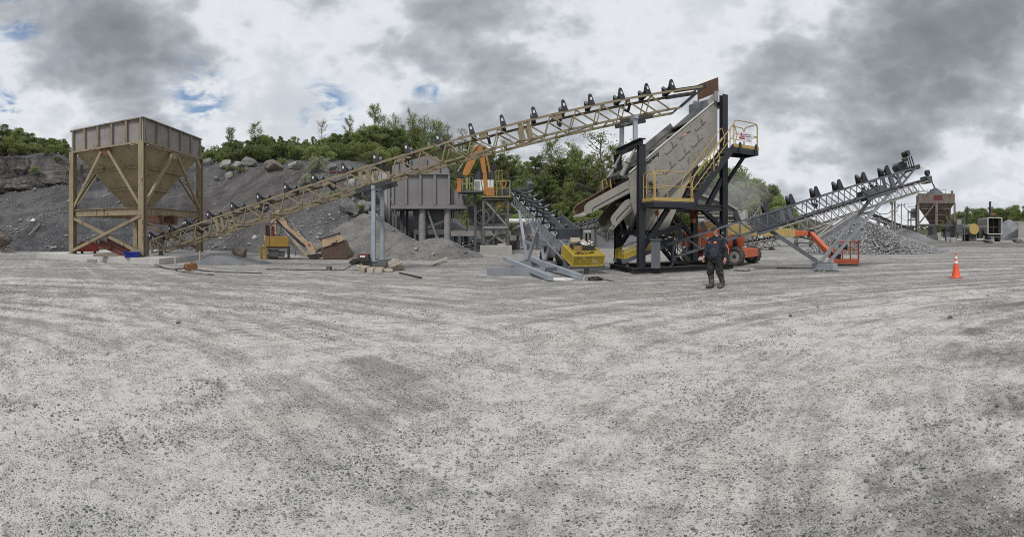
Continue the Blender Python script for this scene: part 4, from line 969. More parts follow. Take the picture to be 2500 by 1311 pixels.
m = MB(); m.cyl((E2(310, 0)[0], 0, .30), (E2(560, 0)[0], 0, .30), .24, n=18); m.cyl((E2(560, 0)[0], 0, .30), (E2(700, 0)[0], 0, .28), .17, n=16); m.cyl((E2(345, 0)[0], 0, .3), (E2(372, 0)[0], 0, .3), .27, n=18); m.build('hydraulic_tank', GREYST, ex, smooth=True)
flat([(400, 600), (395, 300), (415, 200), (440, 175), (590, 175), (585, 215), (510, 260), (520, 600)], .02, .5).build('mast', PEACH, ex, bevel=.015)
flat([(410, 130), (450, 75), (585, 60), (590, 95), (575, 175), (520, 185), (415, 180)], .02, .56).build('mast_cap', paint('pale_yellow_cap', (.52, .46, .25), .6, rust=.1), ex, bevel=.015)
boom = [(525, 235), (590, 180), (640, 200), (760, 315), (870, 470), (1000, 495), (1090, 630), (1250, 780), (1300, 775), (1345, 830), (1355, 870), (1420, 1040), (1300, 1068), (1170, 850), (860, 560), (700, 440)]
flat(boom, .05, .42).build('boom', PEACH, ex, bevel=.012)
flat([(930, 540), (1000, 500), (1085, 625), (1010, 630)], -.17, .03).build('boom_patch', PEACH, ex)
flat([(520, 250), (700, 455), (1180, 860), (1160, 905), (1000, 780), (540, 330)], .06, .34).build('boom_underside', BLKDUST, ex)
a, b, c = E2(690, 505), E2(890, 730), E2(1195, 1085)
MB().cyl((a[0], -.22, a[1]), (b[0], -.22, b[1]), .035, n=10).build('cylinder_rod', CHROME, ex, smooth=True)
m = MB(); m.cyl((b[0], -.22, b[1]), (c[0], -.22, c[1]), .10, n=14); m.build('cylinder_barrel', paint('faded_cylinder', (.40, .32, .23), .6, rust=.15), ex, smooth=True)
a, b = E2(1255, 830), (0, 0); MB().cyl((a[0], -.2, a[1]), (a[0], -.1-.02, a[1]), .07, n=14).build('pivot_pin', paint('pin_orange', (.42, .13, .05), .6), ex, smooth=True)
flat([(1200, 1080), (1280, 1060), (1420, 1040), (1540, 1050), (1550, 1120), (1420, 1165), (1290, 1165)], .05, .36).build('knuckle', BLKDUST, ex, bevel=.02)
flat([(1375, 880), (1500, 880), (1520, 930), (1400, 960)], .05, .12).build('bucket_link', paint('link_tan', (.36, .27, .19), .6, rust=.2), ex, bevel=.015)
flat([(1390, 1000), (1480, 930), (1540, 910), (1560, 960), (1420, 1020)], -.08, .1).build('bucket_link', BLKDUST, ex, bevel=.015)
bk = flat([(1525, 905), (2110, 720), (2160, 860), (2215, 1030), (2150, 1120), (2060, 1160), (1600, 1158), (1555, 1100)], .05, 1.0).build('bucket', paint('worn_bucket', (.095, .065, .048), .75, rust=.4, dirt=.5, dirt_col=(.16, .13, .11)), ex, bevel=.02)
flat([(1490, 715), (1955, 572), (2045, 705), (1990, 755), (1575, 892)], -.06, .9).build('bucket_back_plate', PEACH, bk, bevel=.012)
m = MB()
for q in ([(1760, 790), (1880, 765), (1880, 795), (1765, 822)], [(1855, 735), (1895, 725), (1895, 740), (1858, 752)], [(1925, 590), (1950, 585), (1955, 615), (1935, 620)], [(1510, 725), (1535, 720), (1545, 750), (1520, 755)]): flat(q, -.517, .012).build('slot', BLACK, bk)
flat([(1635, 695), (1870, 622), (1878, 640), (1645, 715)], -.516, .008).build('worn_lettering_strip', paint('worn_grey', (.3, .25, .21), .7), bk)
flat([(1480, 700), (1960, 553), (1975, 575), (1490, 722)], -.03, 1.0).build('lip', BLKDUST, bk)
m = MB()
for pts_ in ([(440, 190), (560, 190), (700, 220), (820, 330), (960, 480)], [(770, 280), (770, 360), (850, 430), (960, 490)], [(780, 300), (960, 440), (1100, 580), (1180, 690)], [(820, 760), (930, 900), (950, 1010), (940, 1120)], [(680, 510), (640, 600), (600, 650), (510, 600)], [(880, 800), (960, 830), (970, 960)], [(520, 250), (430, 340), (400, 400)]):
    m.tube([(E2(*q)[0], -.22-.03*math.sin(i), E2(*q)[1]) for i, q in enumerate(pts_)], .018, 6)
m.build('hydraulic_hose', HOSE, ex, smooth=True)
a, b = E2(850, 350), E2(1040, 545); MB().cyl((a[0], -.2, a[1]), (b[0], -.2, b[1]), .04, n=10).build('stick_cylinder', WHITE, ex, smooth=True)

# ------------------------------------------------------------------ crusher feed hopper, wall, jaw crusher
CX, CD = 1045, 36.0
def LQ(x0, d0):
    k = d0/1100
    return lambda px, py: ((px-x0)*k, EYE+(565-py)*k)
q = LQ(CX, CD)
ch = thing('crusher_hopper', 'big grey steel plate feed hopper of the crusher on thick round columns', 'hopper', G(CX, CD), facing(CX))
def face(poly, y, t, Q=q): return MB().prism([Q(*p) for p in poly], (0, y, 0), (1, 0, 0), (0, 0, 1), (0, 1, 0), t)
main = [(957, 500), (957, 425), (1098, 425), (1098, 500)]
face(main, 2.0, 4.0).build('bin_wall', CRUSH, ch)
face([(957, 424.4), (957, 404), (975, 381), (1066, 381), (1097, 414), (1097, 424.4)], 2.1, 3.9).build('raised_wall', CRUSH, ch)
face([(1101, 500), (1101, 457), (1128, 466), (1140, 474), (1140, 500)], 2.2, 3.7).build('side_wing', CRUSH, ch)
for px in (959, 991, 1026, 1061, 1096):
    x, z0 = q(px, 499); z1 = q(px, 426)[1]; MB().box(x-.09, x+.09, -.17, 0, z0, z1).build('stiffener', CRUSH, ch)
for px, py in ((1103, 458), (1130, 468), (1139, 474)):
    x, z0 = q(px, 499); z1 = q(px, py)[1]; MB().box(x-.07, x+.07, .17, .35, z0, z1).build('stiffener', CRUSH, ch)
m = MB()
for px in (974, 1005, 1043, 1075): x, z0 = q(px, 423); m2 = MB().box(x-.035, x+.035, .085, .15, z0, q(px, 390 if px != 1075 else 400)[1]); m2.build('slot_bar', BLKDUST, ch)
x0, z0 = q(955, 425.5); x1, _ = q(1099, 425); MB().box(x0, x1, -.2, .1, z0-.04, z0+.05).build('seam_angle', GREYST, ch)
x0, z0 = q(955, 510); x1, z1 = q(1142, 500.5); MB().box(x0, x1, -.22, .2, z0, z1).build('base_beam', CRUSH, ch); MB().box(x0, x1, 3.7, 4.0, z0, z1).build('base_beam', CRUSH, ch)
x2 = q(1140, 0)[0]; MB().box(x2-.2, x2, .2, 3.7, z0+.01, z1-.02).build('base_beam', CRUSH, ch)
for px, y in ((1031, .3), (1093, .3), (1031, 3.6), (1093, 3.6)):
    x = q(px, 0)[0]; MB().cyl((x, y, 0), (x, y, z0), .30, n=20).build('column', GREYST, ch, smooth=True)
for px in (959, 966): x = q(px, 0)[0]; MB().box(x-.08, x+.08, .0, .16, 0, z0).build('side_post', DGREY, ch)
for px, y in ((975, 2.4), (982, 1.6), (990, 3.0)): x = q(px, 0)[0]; MB().box(x-.1, x+.1, y-.1, y+.1, 0, z0).build('side_post', DGREY, ch)
a, b = q(1044, 514), q(1068, 584); MB().cyl((a[0], .2, a[1]), (b[0], .4, b[1]), .1, n=10).build('strut', GREYST, ch, smooth=True)
# feeder slung under it
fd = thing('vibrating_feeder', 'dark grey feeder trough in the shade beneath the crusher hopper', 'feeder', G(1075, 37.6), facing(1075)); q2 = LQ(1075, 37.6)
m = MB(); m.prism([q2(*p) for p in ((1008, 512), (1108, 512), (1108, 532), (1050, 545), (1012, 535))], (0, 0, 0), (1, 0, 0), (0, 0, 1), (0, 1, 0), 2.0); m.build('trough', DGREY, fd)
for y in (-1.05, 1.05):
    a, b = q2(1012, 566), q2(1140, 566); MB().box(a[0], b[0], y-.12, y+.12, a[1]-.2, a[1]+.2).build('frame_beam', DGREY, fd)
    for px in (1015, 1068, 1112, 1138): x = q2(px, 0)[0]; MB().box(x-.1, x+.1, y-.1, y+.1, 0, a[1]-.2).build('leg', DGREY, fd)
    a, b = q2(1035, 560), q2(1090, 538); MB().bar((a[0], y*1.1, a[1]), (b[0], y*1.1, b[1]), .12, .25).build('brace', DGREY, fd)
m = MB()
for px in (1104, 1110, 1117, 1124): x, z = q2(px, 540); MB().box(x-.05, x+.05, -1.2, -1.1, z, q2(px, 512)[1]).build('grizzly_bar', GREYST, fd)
# retaining wall of the feed ramp
rw = thing('retaining_wall', 'tall grey concrete retaining wall between the rock outcrop and the crusher hopper', 'wall', G(890, 39.5), facing(890)); q3 = LQ(890, 39.5)
a, b = q3(806, 510), q3(908, 419); MB().box(a[0], b[0], .3, .9, -.5, b[1]).build('upper_panel', CONC, rw)
a, b = q3(908, 560), q3(931, 419); MB().box(a[0], b[0], -.4, .9, -.5, b[1]).build('side_panel', CONC, rw)
a, b = q3(932, 560), q3(944, 421); MB().box(a[0], b[0], -.5, .8, -.5, b[1]).build('edge_panel', paint('pale_concrete', (.46, .455, .44), .9, dirt=.4), rw)
a, b = q3(945, 560), q3(951, 421); MB().box(a[0], b[0], -.45, .8, -.5, b[1]).build('edge_panel', CONC, rw)
a, b = q3(804, 421), q3(958, 417); MB().box(a[0], b[0], .2, 1.0, a[1]+.005, b[1]).build('coping', DKRED, rw)
# jaw crusher
jc = thing('jaw_crusher', 'dark grey jaw crusher with a pale spoked flywheel behind the breaker tower', 'crusher', G(1175, 37.0), facing(1175)); q4 = LQ(1175, 37.0)
m = MB(); a, b = q4(1144, 548), q4(1173, 504); m.box(a[0], b[0], -.6, 1.4, a[1], b[1]); m.build('jaw_box', DGREY, jc, bevel=.03)
a, b = q4(1146, 563), q4(1242, 546); MB().box(a[0], b[0], -.5, 1.3, a[1], b[1]).build('body', GREYST, jc, bevel=.03)
a, b = q4(1174, 545), q4(1205, 512); MB().box(a[0], b[0], -.1, 1.2, a[1], b[1]).build('pitman_housing', DGREY, jc, bevel=.1)
c = q4(1177, 531); fl = MB(); r_ = .54
fl.tube([(c[0]+r_*math.cos(t/28*6.283), -.72, c[1]+r_*math.sin(t/28*6.283)) for t in range(28)], .085, 8, closed=True); fw = fl.build('flywheel', PALEST, jc, smooth=True)
m = MB()
for k in range(6): t = k*math.pi/3+.3; MB().bar((c[0]+.1*math.cos(t), -.72, c[1]+.1*math.sin(t)), (c[0]+r_*math.cos(t), -.72, c[1]+r_*math.sin(t)), .05, .13, up=(0, 1, 0)).build('spoke', PALEST, fw)
MB().cyl((c[0], -.82, c[1]), (c[0], -.1, c[1]), .13, n=14).build('hub', GREYST, fw, smooth=True)
for y in (-.9, 1.4):
    a, b = q4(1103, 576), q4(1246, 563.5); MB().box(a[0], b[0], y-.14, y+.14, a[1], b[1]).build('frame_beam', GREYST, jc)
    for px in (1124, 1152, 1202, 1240): x = q4(px, 0)[0]; MB().box(x-.11, x+.11, y-.1, y+.1, 0, a[1]).build('leg', DGREY, jc)
m = MB().box(*[q4(1205, 0)[0], q4(1235, 0)[0]], .0, .8, q4(0, 546)[1], q4(0, 524)[1]); m.build('motor', DGREY, jc, bevel=.08)
x, z = q4(1141, 562); m = MB()
for i in range(10): m.sphere((x, -1.05, z+.14*i), .055, 6, (1, 1, 1.4))
m.build('chain', BLACK, jc)
A1, B1 = P(1117, 603, 36.2), P(1235, 579, 35.6)
conveyor('short_conveyor', 'short dark belt conveyor running out low under the jaw crusher', A1, B1, .9, .35, DGREY, .7, [.15, .35, .55, .75], chord=.1, lace=.06, tall=.3)
bb = bpy.data.objects['short_conveyor']; m = MB(); d_ = (B1-A1); m.frame((A1+B1)/2+Vector((0, 0, .22)), d_/2, Vector((0, .42, 0)), Vector((0, 0, .03))); m.build('belt', BLKDUST, bb, True)
MB().bar(A1+Vector((-.5, -.5, -.1)), A1+Vector((.35, -.5, .05)), .08, .55).build('tail_box', DGREY, bb, True)
for t in (.25, .8): p = A1.lerp(B1, t); MB().box(p.x-.06, p.x+.06, p.y-.4, p.y-.3, 0, p.z).build('leg', DGREY, bb, True)

# ------------------------------------------------------------------ rock breaker on its pedestal tower
BX, BD = 1211, 31.2; q5 = LQ(BX, BD)
a, b = q5(1172, 621), q5(1250, 601); cb = MB().box(a[0], b[0], 0, 1.8, -.15, .60)
solo(cb, 'concrete_footing', 'large pale concrete footing block under the rock breaker tower', 'footing', CONC, G(BX, BD), facing(BX), bevel=.03)
tw = thing('breaker_tower', 'braced grey steel tower with railed platform that carries the orange rock breaker', 'tower', G(BX, BD, .602), facing(BX))
zq = lambda y: q5(0, y)[1]-.602
xl, xr, ztop = q5(1180, 0)[0], q5(1240, 0)[0], zq(482)
for x in (xl, xr):
    for y in (.2, 1.6): MB().ibeam((x, y, 0), (x, y, ztop), .17, .17, .02, up=(0, 1, 0)).build('post', DGREY, tw)
for y in (.12, 1.68):
    for (z0_, z1_) in ((.05, zq(556)), (zq(553), ztop-.1)):
        MB().angle((xl, y, z0_), (xr, y, z1_), .11, .015, up=(0, 1, 0)).build('cross_brace', GREYST, tw); MB().angle((xr, y+.03, z0_), (xl, y+.03, z1_), .11, .015, up=(0, 1, 0)).build('cross_brace', GREYST, tw)
    MB().bar((xl, y, zq(555)), (xr, y, zq(555)), .1, .16).build('girt', GREYST, tw); MB().bar((xl, y, ztop-.1), (xr, y, ztop-.1), .1, .2).build('girt', DGREY, tw)
x0, x1 = q5(1175, 0)[0], q5(1246, 0)[0]; MB().box(x0, x1, -.05, 1.9, ztop, ztop+.1).build('deck', paint('deck_ochre', (.24, .19, .10), .7, rust=.3), tw)
def rail(name, parent, pts_, posts, mt, r=.024, mid=True, h=1.05):
    m = MB(); m.tube(pts_, r, 7)
    if mid: m.tube([Vector(p)-Vector((0, 0, h*.5)) for p in pts_], r*.85, 6)
    for p in posts: p = Vector(p); m.tube([p, p-Vector((0, 0, h))], r, 7)
    return m.build(name, mt, parent, smooth=True)
zt_ = ztop+.1
rail('handrail', tw, [(xr+.15, 0, zt_+1.05), (xr+.15, 1.8, zt_+1.05)], [(xr+.15, 0, zt_+1.05), (xr+.15, 1.8, zt_+1.05)], GREYST, .03)
rail('handrail', tw, [(q5(1213, 0)[0], 0, zt_+1.05), (xr+.15, 0, zt_+1.05)], [(q5(1213, 0)[0], 0, zt_+1.05), (q5(1226, 0)[0], 0, zt_+1.05)], paint('dull_yellow_rail', (.30, .25, .10), .6, dirt=.4), .028)
m = MB(); xh, zh = q5(1229, 0)[0], zq(447); m.tube([(xh+.2*math.cos(t/18*6.283), .5, zh+.22*math.sin(t/18*6.283)) for t in range(18)], .05, 7, closed=True)
m.build('hose_reel', AMBER, tw, smooth=True); m = MB().box(xh-.3, xh+.3, .3, .9, zt_, zt_+.55); m.build('valve_box', DGREY, tw); m = MB().box(q5(1213, 0)[0], q5(1240, 0)[0], .3, 1.2, zq(506), zq(490)); m.build('tank', CATYEL, tw, bevel=.04)
m = MB()
for i in range(6): m.tube([(xh-.3+.1*i, .2, zt_+.5), (xh-.4+.13*i, .05, zt_+.2), (xh-.25+.1*i, .0, zt_-.3*(i % 2)), (xh-.1+.05*i, .1, zt_+.1)], .018, 5)
m.build('hydraulic_hose', HOSE, tw, smooth=True)
bk = thing('rock_breaker', 'orange hydraulic rock breaker arm folded over the crusher hopper', 'rock breaker', G(BX, BD, .602+zt_), facing(BX)); zb = lambda y: zq(y)-zt_
def q6(px, py): return (q5(px, 0)[0], zb(py))
def bf(poly, y, t): return MB().prism([q6(*p) for p in poly], (0, y, 0), (1, 0, 0), (0, 0, 1), (0, 1, 0), t)
bf([(1186, 477.5), (1187, 457), (1207, 456), (1208, 477.5)], .6, .9).build('pedestal', AMBER, bk, bevel=.03)
bf([(1179, 476), (1181, 455), (1178, 430), (1169, 372), (1163, 355), (1168, 348), (1176, 352), (1182, 372), (1190, 440), (1191, 470)], .5, .42).build('boom', AMBER, bk, bevel=.02)
bf([(1166, 351), (1176, 352), (1172, 368), (1160, 392), (1144, 424), (1136, 428), (1127, 424), (1134, 404), (1150, 374), (1157, 356)], .5, .3).build('stick', AMBER, bk, bevel=.02)
a, b, c = q6(1116, 415), q6(1130, 394), q6(1142, 378); MB().cyl((a[0], .5, a[1]), (b[0], .5, b[1]), .035, n=8).build('cylinder_rod', CHROME, bk, smooth=True); MB().cyl((b[0], .5, b[1]), (c[0], .5, c[1]), .07, n=10).build('cylinder_barrel', AMBER, bk, smooth=True)
a, b = q6(1196, 420), q6(1186, 374); MB().cyl((a[0], .25, a[1]), (b[0], .25, b[1]), .07, n=10).build('cylinder_barrel', AMBER, bk, smooth=True)
bf([(1114, 431), (1115, 418), (1121, 413), (1128, 422), (1131, 430), (1124, 434)], .5, .4).build('swivel_bracket', BLACK, bk, bevel=.02)
bf([(1115, 434), (1126, 433), (1124, 468), (1113, 468)], .5, .34).build('hammer', paint('rusty_orange_hammer', (.40, .15, .05), .6, rust=.25), bk, bevel=.03)
a, b = q6(1119, 468), q6(1118, 485); MB().cyl((a[0], .5, a[1]), (b[0], .5, b[1]), .06, .03, n=10).build('chisel', DGREY, bk, smooth=True)
m = MB(); m.tube([(*q6(1196, 455)[:1], .3, zb(455)), (q6(1198, 0)[0], .3, zb(410)), (q6(1190, 0)[0], .3, zb(360)), (q6(1176, 0)[0], .3, zb(346)), (q6(1150, 0)[0], .3, zb(372)), (q6(1122, 0)[0], .3, zb(412))], .025, 6)
m.tube([(q6(1180, 0)[0], .25, zb(470)), (q6(1174, 0)[0], .25, zb(440)), (q6(1178, 0)[0], .25, zb(420))], .03, 6); m.build('hydraulic_hose', HOSE, bk, smooth=True)
# operator cab on its own walkway behind
OD = 34.5; q7 = LQ(1180, OD)
op = thing('operator_cab', 'small operator cab, dark glass above white louvres, on a raised walkway behind the orange breaker', 'cab', G(1180, OD), facing(1180))
z0, z1, zm = q7(0, 466)[1], q7(0, 411)[1], q7(0, 439)[1]; xa, xb = q7(1158, 0)[0], q7(1205, 0)[0]
MB().box(xa, xb, 0, 1.4, z0, zm).build('lower_panel', WHITE, op)
for i in range(9): z = z0+.08+i*(zm-z0-.14)/9; MB().box(xa+.05, xa+.42, -.02, 0, z, z+.03).build('louvre', GREYST, op)
MB().box(xa, xb, .05, 1.35, zm, z1-.06).build('glazing', GLASS, op)
for x in (xa, xa+.45, xb-.55, xb-.06): MB().box(x, x+.06, 0, .05, zm, z1-.06).build('window_post', BLKST, op)
MB().box(xa-.05, xb+.05, -.05, 1.45, z1-.06, z1+.03).build('roof', BLKST, op); MB().box(q7(1203, 0)[0], q7(1210, 0)[0], .2, .6, z1-.1, q7(0, 396)[1]).build('vent_stack', BLKST, op)
xw = q7(1122, 0)[0]; MB().box(xw, xb+.2, -.3, 1.6, z0-.14, z0).build('walkway', DGREY, op)
rail('handrail', op, [(xw, -.28, z0+1.0), (xa-.05, -.28, z0+1.0)], [(xw+i*(xa-xw-.1)/4, -.28, z0+1.0) for i in range(5)], PALEST, .022, h=1.0)
MB().box(q7(1140, 0)[0]-.07, q7(1140, 0)[0]+.07, -.3, -.26, z0+.1, z0+.95).build('safety_flag', paint('dull_yellow_rail', (.30, .25, .10), .6, dirt=.4), op)
for px in (1160, 1205): x = q7(px, 0)[0]; MB().ibeam((x, .5, 0), (x, .5, z0-.14), .2, .2, .02, up=(0, 1, 0)).build('post', DGREY, op)
rail('ladder_cage', op, [(q7(1211, 0)[0], .2, q7(0, 416)[1]), (q7(1226, 0)[0], .2, q7(0, 415)[1])], [(q7(px, 0)[0], .2, q7(0, 415.5)[1]) for px in (1211, 1218, 1226)], paint('dull_yellow_rail', (.30, .25, .10), .6, dirt=.4), .03, h=.9)
# walls and odd pieces of plant further back
def wallblock(name, x0, x1, y0, y1, d, depth, mt, label, cat):
    k = d/1100; xm = (x0+x1)/2; z1 = EYE+(565-y0)*k; z0 = max(0, EYE+(565-y1)*k) if y1 is not None else 0
    return solo(MB().box((x0-xm)*k, (x1-xm)*k, 0, depth, z0, z1), name, label, cat, mt, G(xm, d), facing(xm), bevel=.02)
WALLC = paint('old_dark_concrete', (.16, .157, .152), .9, dirt=.6, dirt_col=(.24, .235, .23), scale=.8)
wallblock('concrete_wall', 1386, 1515, 546, None, 46, .6, WALLC, 'grey concrete retaining wall low behind the screen chutes', 'wall')
wallblock('concrete_wall', 1262, 1380, 549, None, 47, .6, WALLC, 'grey concrete block wall seen through the galvanised conveyor', 'wall')
hp = thing('long_trough', 'long white topped steel trough in the distance between breaker tower and galvanised conveyor', 'trough', G(1255, 42), facing(1255)); q8 = LQ(1255, 42)
a, b = q8(1195, 545), q8(1315, 534); MB().box(a[0], b[0], 0, 1.2, a[1], b[1]).build('tank', WHITE, hp, bevel=.15)
for px in (1200, 1240, 1280, 1312): x = q8(px, 0)[0]; MB().box(x-.1, x+.1, .2, 1, 0, a[1]).build('leg', DGREY, hp)
a, b = q8(1230, 592), q8(1300, 575); MB().box(a[0], b[0], -.2, .6, a[1], b[1]).build('low_beam', GREYST, hp)
hc = thing('surge_bin', 'squat dusty bin and chute standing behind the galvanised conveyor legs', 'bin', G(1287, 39), facing(1287)); q9 = LQ(1287, 39)
a, b = q9(1262, 575), q9(1315, 552); MB().box(a[0], b[0], 0, 2, a[1], b[1]).build('bin_wall', PALEST, hc)
for px in (1264, 1290, 1313): x = q9(px, 0)[0]; MB().box(x-.12, x+.12, .1, .4, 0, a[1]).build('leg', DGREY, hc)
a, b = q9(1250, 560), q9(1292, 544); MB().bar((a[0], -.2, a[1]), (b[0], -.2, b[1]), .9, .12).build('chute', GREYST, hc)
a, b = q9(1240, 605), q9(1268, 588); MB().box(a[0], b[0], .5, 1.6, 0, b[1]).build('lower_box', DGREY, hc)
for (x0, y0, d0, x1, y1, d1, lab) in ((1392, 556, 43, 1500, 530, 40, 'dark belt conveyor rising to the right behind the yellow guard'), (1436, 562, 47, 1512, 537, 45, 'thin far lattice conveyor seen under the screen chutes')):
    A2, B2 = P(x0, y0, d0), P(x1, y1, d1); r_, *_ = conveyor('distant_conveyor', lab, A2, B2, .9, .5, DGREY if x0 == 1392 else PALEST, .8, [.2, .4, .6, .8], tall=.25, chord=.09, lace=.05)
    MB().frame((A2+B2)/2+Vector((0, 0, .2)), (B2-A2)/2, Vector((0, .4, 0)), Vector((0, 0, .03))).build('belt', BLKDUST, r_, True)
    for t in (.1, .6): p = A2.lerp(B2, t); MB().box(p.x-.07, p.x+.07, p.y-.4, p.y+.4, 0, p.z-.4).build('trestle', DGREY, r_, True)

# ------------------------------------------------------------------ galvanised conveyor coming towards the yard
A3, B3 = P(1414, 609, 17.35), P(1269, 472, 24.4)
gc, gp, gd, gs, gn, GL = conveyor('galvanised_conveyor', 'galvanised conveyor with black idlers running away uphill, yellow mesh guard at its near end', A3, B3, .92, .52, GALV, .36,
    [.14, .25, .36, .47, .58, .69, .80, .90], tall=.36, chord=.085, lace=.026, t_bot=(.02, .97), splices=[.5], fine=True)
for tt, nm in ((1.0, 'head_pulley'), (-.02, 'tail_pulley')): MB().cyl(gp(tt, -.95, .12), gp(tt, .95, .12), .17, n=18).build(nm, BLACK, gc, True, smooth=True)
m = MB().frame(gp(1.0, -1.15, .35), gd*.2, gs*.16, gn*.28); m.build('drive_motor', DGREY, gc, True, bevel=.05)
for sd in (1, -1): MB().frame(gp(.235, sd*.62, .34), gd*(GL*.115), gs*.014+gn*.0, gn*.2).build('skirt_plate', BGREY, gc, True)
MB().frame(gp(.115, 0, .30), gs*.52, gd*.014, gn*.22).build('skirt_end_plate', BGREY, gc, True)
for sd in (1, -1): MB().bar(gp(.12, sd*.9, .05), gp(.12, sd*.9, .55), .05).build('skirt_post', BGREY, gc, True); MB().bar(gp(-.02, sd, 0), gp(-.02, sd, -.6), .07).build('tail_post', BGREY, gc, True)
# tail guard
fr = MB(); T0, T1, S0, Hh0, Hh1 = -.115, .02, 1.36, -.28, .12
c8 = {(i, j, k): gp(T0 if i == 0 else T1, S0*(1 if j == 0 else -1), Hh0 if k == 0 else Hh1) for i in (0, 1) for j in (0, 1) for k in (0, 1)}
for (p_, q_) in (((0, 0, 0), (0, 1, 0)), ((0, 0, 1), (0, 1, 1)), ((1, 0, 0), (1, 1, 0)), ((0, 0, 0), (1, 0, 0)), ((0, 0, 1), (1, 0, 1)), ((0, 1, 0), (1, 1, 0)), ((0, 1, 1), (1, 1, 1)), ((0, 0, 0), (0, 0, 1)), ((0, 1, 0), (0, 1, 1)), ((1, 0, 0), (1, 0, 1)), ((1, 1, 0), (1, 1, 1))):
    fr.bar(c8[p_], c8[q_], .035)
gf_ = fr.build('guard_frame', LEMON, gc, True)
for (a_, b_, c_, d2_) in (((0, 0, 0), (0, 1, 0), (0, 1, 1), (0, 0, 1)), ((0, 0, 0), (1, 0, 0), (1, 0, 1), (0, 0, 1)), ((0, 1, 0), (1, 1, 0), (1, 1, 1), (0, 1, 1)), ((0, 0, 1), (0, 1, 1), (1, 1, 1), (1, 0, 1))):
    pp = [c8[a_], c8[b_], c8[c_], c8[d2_]]; nn = (pp[1]-pp[0]).cross(pp[3]-pp[0]).normalized()*.004
    m = MB(); m.hull([p-nn for p in pp], [p+nn for p in pp]); m.build('guard_mesh', YMESH, gf_, True)
pl = gp(T0+.005, 0, Hh0-.06); MB().frame(pl, gs*.72, gd*.06, gn*.04).build('guard_sill', BGREY, gc, True)
for s_, t_ in ((-.15, T0+.03), (1.25, T0+.10)):
    p = gp(t_, s_, Hh0-.06); MB().ibeam((p.x, p.y, 0), (p.x, p.y, p.z), .17, .17, .02, up=(0, 1, 0)).build('support_post', BGREY, gc, True)
# A-frames and base
Fa, Fb = P(1286, 640, 20.2), P(1328, 640, 20.2)
for F_, sd in ((Fa, 1), (Fb, -1)):
    F_ = Vector((F_.x, F_.y, .3)); q0, q1 = gp(.80, sd*.98, -.5), gp(.44, sd*.98, -.52)
    MB().bar(F_, q0, .13, .13).build('frame_leg', LGREY, gc, True); MB().bar(F_+Vector((.03, -.08, 0)), q1, .13, .13).build('frame_leg', LEGGREY, gc, True)
    MB().bar(F_.lerp(q0, .36), F_.lerp(q1, .55), .09, .11).build('frame_tie', LGREY, gc, True)
MB().bar(gp(.80, 1, -.5).lerp(Fa, .0)+Vector((0, 0, -.75)), gp(.80, -1, -.5)+Vector((0, 0, -.75)), .08, .1).build('frame_tie', LGREY, gc, True)
bs = thing('ground_frame', 'blue grey steel frame of beams and rails lying on the ground by the galvanised conveyor', 'steel frame', (.4, 17.5, 0))
def gbeam(nm, p, q_, w, h, z0, mt): MB().bar(Vector((p.x, p.y, z0+h/2)), Vector((q_.x, q_.y, z0+h/2)), w, h).build(nm, mt, bs, True)
gbeam('front_beam', G(1189, 16.5), G(1331, 16.4), .22, .28, 0, LEGGREY); gbeam('rear_beam', G(1254, 20.1), G(1358, 19.9), .22, .28, 0, LEGGREY)
for (x0, x1, d1) in ((1233, 1345, 14.4), (1297, 1418, 14.75)):
    p, q_ = G(x0, 20.0, .38), G(x1, d1, .11); MB().bar(p, q_, .17, .17).build('rail', LGREY, bs, True)
p, q_ = G(1233, 20, .38).lerp(G(1345, 14.4, .11), .66), G(1297, 20, .38).lerp(G(1418, 14.75, .11), .62); MB().bar(p, q_, .1, .13).build('cross_tube', BGREY, bs, True)
for F_ in (Fa, Fb): MB().box(F_.x-.16, F_.x+.16, F_.y-.12, F_.y+.12, .28, .30).build('foot_plate', BGREY, bs, True)
for p in (G(1228, 17.6), G(1290, 18.2)): MB().prism([(-.45, 0), (.45, 0), (.45, .24), (.35, .24)], p, (1, 0, 0), (0, 0, 1), (0, 1, 0), .03).build('gusset', BGREY, bs, True)
# things on the guard
zc = gp(-.04, 0, Hh1); up_rot = Matrix((gs, gd, gn)).transposed().to_euler() if gs.cross(gd).dot(gn) > 0 else Matrix((-gs, gd, gn)).transposed().to_euler()
bx = thing('carton', 'open cardboard carton with its flaps up, resting on the yellow guard', 'box', gp(-.025, .45, Hh1+.008)); bx.rotation_euler = up_rot; PM[bx.name] = Matrix.Translation(bx.location) @ up_rot.to_matrix().to_4x4()
MB().shell([(-.2, -.2, 0), (.2, -.2, 0), (.2, .2, 0), (-.2, .2, 0)], [(-.2, -.2, .18), (.2, -.2, .18), (.2, .2, .18), (-.2, .2, .18)], .008).build('wall', CARD, bx); MB().box(-.2, .2, -.2, .2, 0, .012).build('base', CARD, bx)
for pts_ in ([(-.2, -.2, .18), (-.2, .2, .18), (-.33, .2, .28), (-.33, -.2, .28)], [(.2, -.2, .18), (.2, .2, .18), (.31, .2, .30), (.31, -.2, .30)], [(-.2, .2, .18), (.2, .2, .18), (.2, .30, .32), (-.2, .30, .32)]):
    m = MB(); m.hull(pts_, [(x, y, z+.008) for x, y, z in pts_]); m.build('flap', WOODP, bx)
m = MB(); q_ = random.Random(4)
for i in range(9): m.bar((q_.uniform(-.17, .17), q_.uniform(-.17, .17), .05+.02*i), (q_.uniform(-.17, .17), q_.uniform(-.17, .17), .06+.02*i), .05, .03)
m.build('contents', BLKDUST, bx)
tb = thing('parts_bin', 'grey plastic parts bin heaped with metal parts on the yellow guard', 'bin', gp(-.03, -.35, Hh1+.008)); tb.rotation_euler = up_rot; PM[tb.name] = Matrix.Translation(tb.location) @ up_rot.to_matrix().to_4x4()
